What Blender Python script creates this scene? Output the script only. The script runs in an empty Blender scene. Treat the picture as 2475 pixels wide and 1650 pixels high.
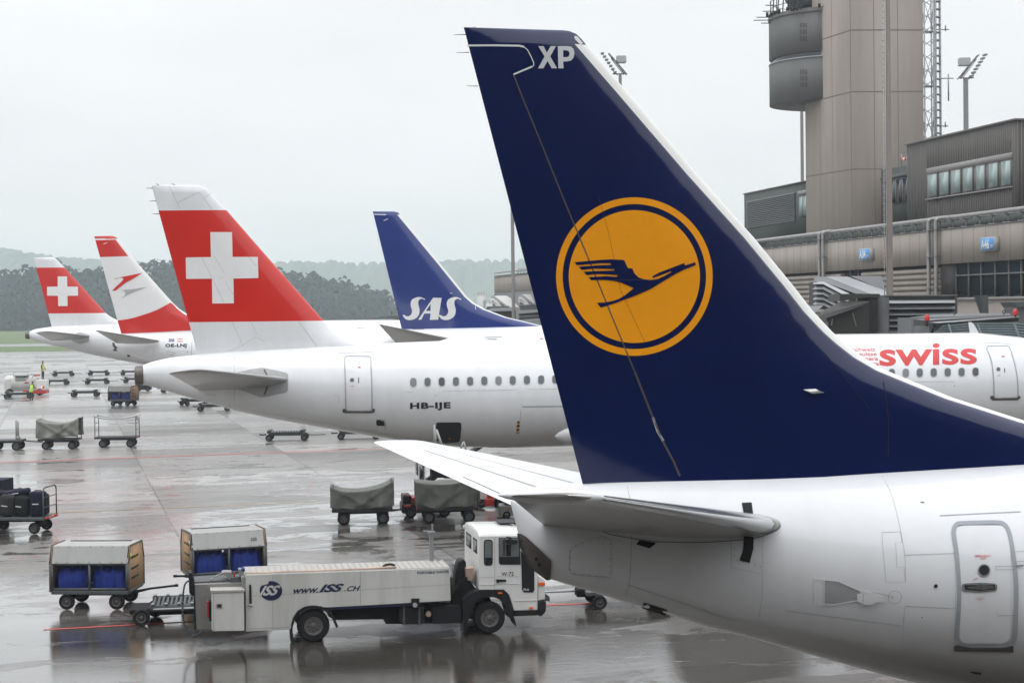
import bpy, bmesh, math, random
import numpy as np
from mathutils import Vector, Matrix, geometry
random.seed(7)
R = math.radians
SC = bpy.context.scene
COL = SC.collection
# ---------------------------------------------------------------- camera, world, sun, exposure
F, CX, CY, W0 = 4200.0, 1237.5, 825.0, 2475.0
CAMH, HORY, ROLL = 8.0, 745.0, R(0.7)
PITCH = math.atan((CY - HORY) / F)
cam_rot = Matrix.Rotation(math.pi / 2 - PITCH, 3, 'X') @ Matrix.Rotation(-ROLL, 3, 'Z')
cd = bpy.data.cameras.new('camera')
cam = bpy.data.objects.new('camera', cd); COL.objects.link(cam)
cam.location = (0, 0, CAMH); cam.rotation_euler = cam_rot.to_euler()
cd.sensor_width = 36.0; cd.lens = 36.0 * F / W0
cd.clip_start = 0.5; cd.clip_end = 20000
SC.camera = cam
SC.view_settings.view_transform = 'Standard'; SC.view_settings.look = 'None'
SC.view_settings.gamma = 1.0; SC.view_settings.exposure = 0.0
SC.cycles.volume_bounces = 1; SC.cycles.max_bounces = 6; SC.cycles.use_denoising = True

world = bpy.data.worlds.new('World'); SC.world = world; world.use_nodes = True
nt = world.node_tree; nd = nt.nodes; nd.clear()
wo = nd.new('ShaderNodeOutputWorld'); bg = nd.new('ShaderNodeBackground')
sky = nd.new('ShaderNodeTexSky'); sky.sky_type = 'NISHITA'; sky.sun_disc = False
SUN_EL, SUN_AZ = R(74), R(200)
sky.sun_elevation = SUN_EL; sky.sun_rotation = SUN_AZ
tcw = nd.new('ShaderNodeTexCoord'); sx = nd.new('ShaderNodeSeparateXYZ')
nt.links.new(tcw.outputs['Generated'], sx.inputs[0])
cr = nd.new('ShaderNodeValToRGB')                    # the cloud layer: paler towards the zenith, as under an even overcast
e = cr.color_ramp.elements
e[0].position = 0.0; e[0].color = (0.77, 0.79, 0.80, 1)
e[1].position = 1.0; e[1].color = (1.95, 2.0, 2.1, 1)
for p, c in ((0.04, (0.865, 0.87, 0.87)), (0.11, (0.90, 0.905, 0.91)), (0.2, (0.96, 0.965, 0.97)), (0.45, (1.27, 1.29, 1.31))):
    x = e.new(p); x.color = (*c, 1)
nt.links.new(sx.outputs['Z'], cr.inputs[0])
mp = nd.new('ShaderNodeMapping'); mp.inputs['Scale'].default_value = (2.6, 2.6, 9)
nz = nd.new('ShaderNodeTexNoise'); nz.inputs['Scale'].default_value = 1.4; nz.inputs['Detail'].default_value = 5
nt.links.new(tcw.outputs['Generated'], mp.inputs[0]); nt.links.new(mp.outputs[0], nz.inputs[0])
mr = nd.new('ShaderNodeMapRange'); mr.inputs[1].default_value = .3; mr.inputs[2].default_value = .7
mr.inputs[3].default_value = 0.93; mr.inputs[4].default_value = 1.065
nt.links.new(nz.outputs[0], mr.inputs[0])
vm = nd.new('ShaderNodeVectorMath'); vm.operation = 'SCALE'
nt.links.new(cr.outputs[0], vm.inputs[0]); nt.links.new(mr.outputs[0], vm.inputs['Scale'])
vs = nd.new('ShaderNodeVectorMath'); vs.operation = 'SCALE'; vs.inputs['Scale'].default_value = 0.01
nt.links.new(sky.outputs[0], vs.inputs[0])
va = nd.new('ShaderNodeVectorMath'); va.operation = 'ADD'
nt.links.new(vm.outputs[0], va.inputs[0]); nt.links.new(vs.outputs[0], va.inputs[1])
nt.links.new(va.outputs[0], bg.inputs[0]); bg.inputs[1].default_value = 1.0
nt.links.new(bg.outputs[0], wo.inputs[0])
sd = bpy.data.lights.new('sun', 'SUN'); sd.energy = 0.7; sd.angle = R(30); sd.color = (1, .97, .93)
sun = bpy.data.objects.new('sun', sd); COL.objects.link(sun)
sdir = Vector((math.sin(SUN_AZ) * math.cos(SUN_EL), math.cos(SUN_AZ) * math.cos(SUN_EL), math.sin(SUN_EL)))
sun.rotation_euler = sdir.to_track_quat('Z', 'Y').to_euler()

# ---------------------------------------------------------------- camera geometry helpers
CO = np.array([0, 0, CAMH])
MR = np.array(cam_rot)
def ray(px, py):
    return MR @ np.array([(px - CX) / F, -(py - CY) / F, -1.0])
def gp(px, py):
    d = ray(px, py); k = -CAMH / d[2]
    p = CO + d * k
    return float(p[0]), float(p[1])
def at(px, py, Y):
    d = ray(px, py); p = CO + d * (Y / d[1]); return Vector(p)

class Frame:
    """upright frame: local x along the thing, local y away from the viewer, z up"""
    def __init__(s, ox, oy, yaw):
        s.o = np.array([ox, oy, 0.0]); s.a = yaw
        s.f = np.array([math.cos(yaw), math.sin(yaw), 0]); s.n = np.array([-math.sin(yaw), math.cos(yaw), 0])
        s.c = np.array([(CO - s.o) @ s.f, (CO - s.o) @ s.n, CAMH])
    def q(s, px, py, y=0.0):
        d = ray(px, py); lx, ly, lz = d @ s.f, d @ s.n, d[2]
        k = (y - s.c[1]) / ly
        return (s.c[0] + k * lx, s.c[2] + k * lz)
    def g(s, px, py):                       # ground point in local coords
        x, y = gp(px, py); p = np.array([x, y, 0]) - s.o
        return float(p @ s.f), float(p @ s.n)
def frame_px(px, depth, yaw):
    d = ray(px, 800); return Frame(d[0] / d[1] * depth, depth, yaw)
def frame_g(p0, p1=None, yaw=None):
    x0, y0 = gp(*p0)
    if p1 is not None:
        x1, y1 = gp(*p1); yaw = math.atan2(y1 - y0, x1 - x0)
    return Frame(x0, y0, yaw)

# ---------------------------------------------------------------- objects
def tag(o, label, cat, group=None):
    o['label'] = label; o['category'] = cat
    if group: o['group'] = group
    return o
def struct(o, kind='structure'):
    o['kind'] = kind; return o
def thing(name, label, cat, fr=None, group=None):
    o = bpy.data.objects.new(name, None); COL.objects.link(o); o.empty_display_size = 0.3
    if fr is not None:
        o.location = fr.o; o.rotation_euler = (0, 0, fr.a)
    return tag(o, label, cat, group)
def mk(name, verts, faces, mat, parent=None, smooth=False, auto=None):
    me = bpy.data.meshes.new(name)
    me.from_pydata([tuple(map(float, v)) for v in verts], [], faces)
    me.materials.append(mat) if not isinstance(mat, (list, tuple)) else [me.materials.append(m) for m in mat]
    if smooth:
        me.polygons.foreach_set('use_smooth', [True] * len(me.polygons))
    if auto is not None:
        bm = bmesh.new(); bm.from_mesh(me); bmesh.ops.recalc_face_normals(bm, faces=bm.faces)
        for ed in bm.edges:
            if len(ed.link_faces) == 2 and ed.calc_face_angle(0) > auto: ed.smooth = False
        bm.to_mesh(me); bm.free()
        me.polygons.foreach_set('use_smooth', [True] * len(me.polygons))
    me.update()
    o = bpy.data.objects.new(name, me); COL.objects.link(o)
    if parent is not None: o.parent = parent
    return o
class MB:
    """collects shapes into one mesh"""
    def __init__(s): s.v = []; s.f = []
    def add(s, v, f):
        n = len(s.v); s.v += [tuple(map(float, q)) for q in v]; s.f += [tuple(i + n for i in q) for q in f]; return s
    def box(s, x0, x1, y0, y1, z0, z1, bev=0.0):
        if bev > 0:
            b = bev
            pts = [(x0+b, z0), (x1-b, z0), (x1, z0+b), (x1, z1-b), (x1-b, z1), (x0+b, z1), (x0, z1-b), (x0, z0+b)]
            n = 8; v = []
            for yy, sh in ((y0, b), (y0+b, 0), (y1-b, 0), (y1, b)):
                for (px, pz) in pts:
                    cx, cz = (x0+x1)/2, (z0+z1)/2
                    v.append((px - math.copysign(min(sh, abs(px-cx)), px-cx) * (1 if sh else 0), yy, pz - math.copysign(min(sh, abs(pz-cz)), pz-cz) * (1 if sh else 0)))
            f = [tuple(range(n)), tuple(range(4*n-1, 3*n-1, -1))]
            for k in range(3):
                for i in range(n):
                    j = (i+1) % n; f.append((k*n+i, k*n+n+i, k*n+n+j, k*n+j))
            return s.add(v, f)
        v = [(x0,y0,z0),(x1,y0,z0),(x1,y1,z0),(x0,y1,z0),(x0,y0,z1),(x1,y0,z1),(x1,y1,z1),(x0,y1,z1)]
        return s.add(v, [(0,3,2,1),(4,5,6,7),(0,1,5,4),(1,2,6,5),(2,3,7,6),(3,0,4,7)])
    def prism(s, pts, y0, y1):              # pts in (x, z)
        n = len(pts)
        v = [(x, y0, z) for x, z in pts] + [(x, y1, z) for x, z in pts]
        tri = [t for t in geometry.tessellate_polygon([[Vector((x, z, 0)) for x, z in pts]])]
        f = [tuple(t) for t in tri] + [tuple(n + i for i in reversed(t)) for t in tri]
        f += [(i, i + n, (i + 1) % n + n, (i + 1) % n) for i in range(n)]
        return s.add(v, f)
    def cyl(s, p0, p1, r0, r1=None, n=10, cap=True):
        r1 = r0 if r1 is None else r1
        p0, p1 = Vector(p0), Vector(p1); d = (p1 - p0)
        if d.length < 1e-6: return s
        d.normalize(); a = d.orthogonal().normalized(); b = d.cross(a)
        v = []
        for p, r in ((p0, r0), (p1, r1)):
            for i in range(n):
                t = 2 * math.pi * i / n; v.append(p + a * (r * math.cos(t)) + b * (r * math.sin(t)))
        f = [(i, (i + 1) % n, (i + 1) % n + n, i + n) for i in range(n)]
        if cap: f += [tuple(range(n - 1, -1, -1)), tuple(range(n, 2 * n))]
        return s.add(v, f)
    def tube(s, pts, r, n=8):
        for a, b in zip(pts[:-1], pts[1:]): s.cyl(a, b, r, r, n)
        return s
    def lathe(s, prof, c, n=28, axis='Y', cap=True):  # prof (radius, offset along axis)
        v = []
        for r, h in prof:
            for i in range(n):
                t = 2 * math.pi * i / n
                if axis == 'Y': v.append((c[0] + r * math.cos(t), c[1] + h, c[2] + r * math.sin(t)))
                elif axis == 'X': v.append((c[0] + h, c[1] + r * math.cos(t), c[2] + r * math.sin(t)))
                else: v.append((c[0] + r * math.cos(t), c[1] + r * math.sin(t), c[2] + h))
        f = []
        for k in range(len(prof) - 1):
            for i in range(n):
                j = (i + 1) % n; f.append((k*n+i, k*n+j, k*n+n+j, k*n+n+i))
        if cap: f.append(tuple(range(n - 1, -1, -1))); m = (len(prof) - 1) * n; f.append(tuple(range(m, m + n)))
        return s.add(v, f)
    def obj(s, name, mat, parent=None, auto=R(35)):
        return mk(name, s.v, s.f, mat, parent, auto=auto)
def kids(o): return [c for c in bpy.data.objects if c.parent == o]
def copy_tree(o, parent=None):
    c = o.copy(); COL.objects.link(c)
    if parent is not None: c.parent = parent
    for ch in kids(o): copy_tree(ch, c)
    return c

# ---------------------------------------------------------------- materials
def mat(name, col, rough=.5, metal=0.0, var=0.08, scale=3.0, bump=0.0, coat=0.0, dirt=None, dirt_amt=0.0, stretch=(1,1,1), emit=None, spec=.5, rvar=0.0, wav=0.0):
    m = bpy.data.materials.new(name); m.use_nodes = True
    t = m.node_tree; n = t.nodes; b = n['Principled BSDF']
    b.inputs['Roughness'].default_value = rough; b.inputs['Metallic'].default_value = metal
    b.inputs['Coat Weight'].default_value = coat; b.inputs['Coat Roughness'].default_value = .06
    b.inputs['Specular IOR Level'].default_value = spec
    tc = n.new('ShaderNodeTexCoord'); ma = n.new('ShaderNodeMapping'); ma.inputs['Scale'].default_value = stretch
    t.links.new(tc.outputs['Object'], ma.inputs[0])
    nz = n.new('ShaderNodeTexNoise'); nz.inputs['Scale'].default_value = scale; nz.inputs['Detail'].default_value = 7; nz.inputs['Roughness'].default_value = .65
    t.links.new(ma.outputs[0], nz.inputs[0])
    mx = n.new('ShaderNodeMix'); mx.data_type = 'RGBA'
    lo = [max(0, c * (1 - var)) for c in col]; hi = [min(1, c * (1 + var)) for c in col]
    mx.inputs[6].default_value = (*lo, 1); mx.inputs[7].default_value = (*hi, 1)
    rr = n.new('ShaderNodeMapRange'); rr.inputs[1].default_value = .3; rr.inputs[2].default_value = .7
    t.links.new(nz.outputs[0], rr.inputs[0]); t.links.new(rr.outputs[0], mx.inputs[0])
    out = mx.outputs[2]
    if dirt is not None:
        n2 = n.new('ShaderNodeTexNoise'); n2.inputs['Scale'].default_value = scale * .6; n2.inputs['Detail'].default_value = 9; n2.inputs['Roughness'].default_value = .7
        m2 = n.new('ShaderNodeMapping'); m2.inputs['Scale'].default_value = (stretch[0]*1.5, stretch[1]*1.5, stretch[2]*.35); m2.inputs['Location'].default_value = (3.7, 1.3, 9)
        t.links.new(tc.outputs['Object'], m2.inputs[0]); t.links.new(m2.outputs[0], n2.inputs[0])
        r2 = n.new('ShaderNodeMapRange'); r2.inputs[1].default_value = .45; r2.inputs[2].default_value = .8; r2.inputs[4].default_value = dirt_amt
        t.links.new(n2.outputs[0], r2.inputs[0])
        mx2 = n.new('ShaderNodeMix'); mx2.data_type = 'RGBA'; mx2.inputs[7].default_value = (*dirt, 1)
        t.links.new(r2.outputs[0], mx2.inputs[0]); t.links.new(out, mx2.inputs[6]); out = mx2.outputs[2]
    t.links.new(out, b.inputs['Base Color'])
    if rvar:
        r3 = n.new('ShaderNodeMapRange'); r3.inputs[1].default_value = .3; r3.inputs[2].default_value = .7
        r3.inputs[3].default_value = max(.02, rough - rvar); r3.inputs[4].default_value = min(1, rough + rvar)
        t.links.new(nz.outputs[0], r3.inputs[0]); t.links.new(r3.outputs[0], b.inputs['Roughness'])
    if bump:
        bp = n.new('ShaderNodeBump'); bp.inputs['Strength'].default_value = bump; bp.inputs['Distance'].default_value = .02
        t.links.new(nz.outputs[0], bp.inputs['Height']); t.links.new(bp.outputs[0], b.inputs['Normal'])
    if wav:
        wz = n.new('ShaderNodeTexNoise'); wz.inputs['Scale'].default_value = 1.1; wz.inputs['Detail'].default_value = 2
        t.links.new(tc.outputs['Object'], wz.inputs[0]); bp = n.new('ShaderNodeBump'); bp.inputs['Strength'].default_value = 1.0; bp.inputs['Distance'].default_value = wav * .2
        t.links.new(wz.outputs[0], bp.inputs['Height']); t.links.new(bp.outputs[0], b.inputs['Normal']); t.links.new(bp.outputs[0], b.inputs['Coat Normal'])
    if emit:
        b.inputs['Emission Color'].default_value = (*col, 1); b.inputs['Emission Strength'].default_value = emit
    return m
M = {}
M['awhite'] = mat('aircraft_white_paint', (.78, .79, .80), .22, var=.03, scale=.7, coat=.5, dirt=(.42, .40, .37), dirt_amt=.30, wav=.03)
M['agrey'] = mat('aircraft_grey_paint', (.40, .40, .40), .35, var=.08, scale=1.5, coat=.2)
M['asilver'] = mat('polished_leading_edge', (.62, .62, .62), .22, metal=.9, var=.06, scale=2)
def belly_shade(name, z0, z1, lo, base):  # blends the skin colour darker downwards to paint in belly shade
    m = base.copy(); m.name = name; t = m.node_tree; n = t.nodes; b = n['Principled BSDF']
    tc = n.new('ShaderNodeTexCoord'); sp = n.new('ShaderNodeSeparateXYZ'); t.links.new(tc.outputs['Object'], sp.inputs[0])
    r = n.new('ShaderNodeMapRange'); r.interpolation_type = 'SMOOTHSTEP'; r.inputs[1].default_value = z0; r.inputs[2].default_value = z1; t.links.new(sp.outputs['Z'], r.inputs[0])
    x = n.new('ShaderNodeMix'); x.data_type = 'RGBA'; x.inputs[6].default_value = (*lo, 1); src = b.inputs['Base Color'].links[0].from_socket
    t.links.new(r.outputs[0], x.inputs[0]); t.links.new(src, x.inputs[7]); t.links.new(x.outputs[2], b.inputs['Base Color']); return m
M['awhite_grey_shade'] = belly_shade('white_grey_livery_shade', 2.3, 3.8, (.31, .30, .285), M['awhite'])  # grey lower livery, softened and darkened to carry the belly shade
M['awhite_shade'] = belly_shade('white_with_belly_shade', 2.6, 4.6, (.44, .425, .40), M['awhite'])  # all-white skin, belly shade painted into its lower colour
M['belly'] = mat('tail_underside_shade', (.30, .295, .28), .32, var=.06, scale=1.2, coat=.3)  # tailplane colour darkened to carry the shade of its underside
M['seam'] = mat('panel_seam', (.20, .20, .20), .6, var=.2, scale=6)
M['seam2'] = mat('faint_panel_seam', (.40, .40, .39), .5, var=.2, scale=6)
M['navy'] = mat('navy_tail_paint', (.003, .010, .068), .10, var=.1, scale=.8, coat=.4, wav=.05)
M['orange'] = mat('orange_emblem_paint', (.98, .365, .004), .3, var=.05, scale=2, coat=.3)
M['white'] = mat('white_paint', (.80, .80, .79), .3, var=.03, scale=3, coat=.3)
M['lewhite'] = mat('leading_edge_white', (.82, .82, .78), .35, var=.04, scale=3)
M['red'] = mat('red_tail_paint', (.62, .018, .010), .25, var=.05, scale=.8, coat=.5)
M['sblue'] = mat('blue_tail_paint', (.010, .032, .20), .14, var=.08, scale=.8, coat=.9)
M['letter'] = mat('pale_lettering', (.62, .63, .64), .4, var=.03)
M['black'] = mat('black_paint', (.012, .012, .015), .5)
M['dark'] = mat('dark_cavity', (.012, .012, .012), .8, var=.3)
M['rubber'] = mat('tyre_rubber', (.014, .014, .015), .85, var=.3, scale=8, bump=.2, spec=.2)
M['steel'] = mat('galvanised_steel', (.30, .31, .32), .45, metal=.5, var=.15, scale=6, dirt=(.10, .08, .06), dirt_amt=.4)
M['dsteel'] = mat('dark_painted_steel', (.026, .029, .032), .6, var=.25, scale=6, spec=.3, dirt=(.10, .08, .06), dirt_amt=.3)
M['rim'] = mat('wheel_rim_paint', (.10, .095, .09), .6, var=.3, scale=10, spec=.3)
M['glass'] = mat('aircraft_window', (.10, .115, .13), .12, var=.1, spec=.6)
M['doorgrey'] = mat('door_frame_grey', (.36, .38, .40), .4, var=.06)
M['redmark'] = mat('red_marking', (.62, .04, .04), .4)
M['exhaust'] = mat('exhaust_metal', (.13, .115, .105), .45, metal=.6, var=.2, scale=5)
M['sky_slot'] = mat('bare_metal', (.45, .45, .46), .35, metal=.6, var=.1)

# ---------------------------------------------------------------- flat shapes drawn on curved skins
def poly2d(loops):
    """loops: list of outlines (first outer, others holes) -> verts2d, tris"""
    vs = [Vector((x, y, 0)) for lp in loops for x, y in lp]
    tr = geometry.tessellate_polygon([[Vector((x, y, 0)) for x, y in lp] for lp in loops])
    return [(v.x, v.y) for v in vs], [tuple(t) for t in tr]
def strip2d(pts, w, closed=False):
    """a line of given width"""
    P = [np.array(p, float) for p in pts]; n = len(P); L = []; Rr = []
    for i in range(n):
        if closed: a, b = P[i - 1], P[(i + 1) % n]
        else: a, b = P[max(0, i - 1)], P[min(n - 1, i + 1)]
        d = b - a; d = d / (np.linalg.norm(d) + 1e-9); nn = np.array([-d[1], d[0]]) * w / 2
        L.append(tuple(P[i] + nn)); Rr.append(tuple(P[i] - nn))
    v = L + Rr; f = []
    for i in range(n if closed else n - 1):
        j = (i + 1) % n; f.append((i, j, n + j)); f.append((i, n + j, n + i))
    return v, f
def text2d(s, offset=0.0, shear=0.0, spacing=1.0, align='LEFT'):
    cu = bpy.data.curves.new('t', 'FONT'); cu.body = s; cu.offset = offset; cu.shear = shear; cu.space_character = spacing
    cu.resolution_u = 6; cu.align_x = align
    ob = bpy.data.objects.new('t', cu); COL.objects.link(ob)
    dg = bpy.context.evaluated_depsgraph_get(); me = bpy.data.meshes.new_from_object(ob.evaluated_get(dg))
    v = [(a.co.x, a.co.y) for a in me.vertices]; f = [tuple(p.vertices) for p in me.polygons]
    bpy.data.objects.remove(ob); bpy.data.meshes.remove(me); bpy.data.curves.remove(cu)
    return v, f
def fit_quad(vf, quad):
    """text into a quad in photo pixels: top-left, top-right, bottom-right, bottom-left"""
    v, f = vf; a = np.array(v); lo = a.min(0); hi = a.max(0); u = (a - lo) / (hi - lo)
    TL, TR, BR, BL = [np.array(q, float) for q in quad]
    out = [tuple((BL * (1 - s) + BR * s) * (1 - t) + (TL * (1 - s) + TR * s) * t) for s, t in u]
    return out, f
def rect4(x0, y0, x1, y1, sl=0.0):
    return [(x0, y0), (x1, y0 + sl * (x1 - x0)), (x1, y1 + sl * (x1 - x0)), (x0, y1)]
def densify(v, f, cell):
    bm = bmesh.new(); bv = [bm.verts.new((x, y, 0)) for x, y in v]
    for q in f:
        try: bm.faces.new([bv[i] for i in q])
        except ValueError: pass
    a = np.array(v); lo = a.min(0); hi = a.max(0)
    for ax in (0, 1):
        k = math.ceil(lo[ax] / cell + 1e-6)
        if (hi[ax] - lo[ax]) / cell > 120: continue
        while k * cell < hi[ax] - 1e-6:
            co = [0, 0, 0]; co[ax] = k * cell; no = [0, 0, 0]; no[ax] = 1
            bmesh.ops.bisect_plane(bm, geom=bm.verts[:] + bm.edges[:] + bm.faces[:], plane_co=co, plane_no=no, dist=1e-6); k += 1
    bm.verts.index_update()
    vv = [(q.co.x, q.co.y) for q in bm.verts]; ff = [tuple(x.index for x in q.verts) for q in bm.faces]
    bm.free(); return vv, ff
def merge2d(parts):
    V = []; Fc = []
    for v, f in parts:
        n = len(V); V += list(v); Fc += [tuple(i + n for i in q) for q in f]
    return V, Fc
def circle(cx, cy, r, n=72, ry=None):
    ry = ry or r
    return [(cx + r * math.cos(2*math.pi*i/n), cy + ry * math.sin(2*math.pi*i/n)) for i in range(n)]
def rrect(x0, y0, x1, y1, r, n=5, sk=0.0, sl=0.0):
    o = []
    for cx, cy, a0 in ((x1-r, y0+r, -90), (x1-r, y1-r, 0), (x0+r, y1-r, 90), (x0+r, y0+r, 180)):
        for i in range(n + 1):
            a = R(a0 + 90 * i / n); X = cx + r * math.cos(a); Y = cy + r * math.sin(a)
            o.append((X + sk * (Y - y0), Y + sl * (X - x0)))
    return o
def rescale(pts, ox, oy, k): return [(ox + x / k, oy + y / k) for x, y in pts]
def smooth(pts, n=6, closed=False):
    """Catmull-Rom through the points"""
    P = [np.array(p, float) for p in pts]; N = len(P); out = []
    rng = range(N if closed else N - 1)
    for i in rng:
        p0 = P[(i-1) % N] if closed or i > 0 else P[0]; p1 = P[i]; p2 = P[(i+1) % N]
        p3 = P[(i+2) % N] if closed or i + 2 < N else P[N-1]
        for k in range(n):
            t = k / n
            out.append(tuple(.5 * ((2*p1) + (-p0+p2)*t + (2*p0-5*p1+4*p2-p3)*t*t + (-p0+3*p1-3*p2+p3)*t**3)))
    if not closed: out.append(tuple(P[-1]))
    return out
# ================================================================ AIRCRAFT
def smooth_arr(a, k):
    if k < 1: return a
    ker = np.hanning(2 * k + 3)[1:-1]; ker /= ker.sum()
    p = np.pad(a, k, mode='reflect', reflect_type='odd'); return np.convolve(p, ker, 'valid')
class Plane:
    def __init__(s, fr, root, top, bot, s_end, wf_tail=.55, tail_len=5.0, ds=.12, sm=3, nose=None):
        s.fr, s.root = fr, root
        T = np.array([fr.q(*p) for p in top]); B = np.array([fr.q(*p) for p in bot])
        s0 = min(T[0, 0], B[0, 0]); s1 = s_end
        s.S = np.arange(s0, s1 + ds, ds)
        zt = smooth_arr(np.interp(s.S, T[:, 0], T[:, 1]), sm); zb = smooth_arr(np.interp(s.S, B[:, 0], B[:, 1]), sm)
        zb = zb + (zt - zb) * .012
        if nose is not None:            # nose: (s where the taper starts, s of the tip, z of the tip)
            a, b, zn = nose
            k = np.clip((s.S - a) / (b - a), 0, 1)
            kt = np.sqrt(np.clip(1 - k ** 2.2, 0.0, 1)); kb = np.sqrt(np.clip(1 - k ** 2.6, 0.0, 1))
            zt = zn + (zt - zn) * kt; zb = zn + (zb - zn) * kb
        s.zt, s.zb = zt, zb
        s.h = np.maximum((zt - zb) / 2, .02); s.zc = (zt + zb) / 2
        k = np.clip((s.S - s0) / tail_len, 0, 1); s.w = s.h * (wf_tail + (1 - wf_tail) * k ** .8)
    def ty(s, x, z, eps=0.0):
        h = np.interp(x, s.S, s.h); c = np.interp(x, s.S, s.zc); w = np.interp(x, s.S, s.w)
        return w * np.sqrt(max(0.0, 1 - ((z - c) / h) ** 2)) + eps
    def hit(s, px, py, eps=0.0):
        y = 0.0
        for _ in range(14):
            x, z = s.fr.q(px, py, y); y += .6 * (-s.ty(x, z, eps) - y)
        return (x, y, z)
    def fuselage(s, m, name='fuselage', n=72):
        v = []
        for x, c, h, w in zip(s.S, s.zc, s.h, s.w):
            for i in range(n):
                t = 2 * math.pi * i / n; v.append((x, w * math.cos(t), c + h * math.sin(t)))
        f = []
        for k in range(len(s.S) - 1):
            for i in range(n):
                j = (i + 1) % n; f.append((k*n+i, k*n+j, k*n+n+j, k*n+n+i))
        f.append(tuple(range(n - 1, -1, -1))); mm = (len(s.S) - 1) * n; f.append(tuple(range(mm, mm + n)))
        return mk(name, v, f, m, s.root, auto=R(50))
    def decal(s, name, vf, m, cell=14, eps=.006, parent=None):
        v, f = densify(vf[0], vf[1], cell)
        return mk(name, [s.hit(px, py, eps) for px, py in v], f, m, parent or s.root, smooth=True)

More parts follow.
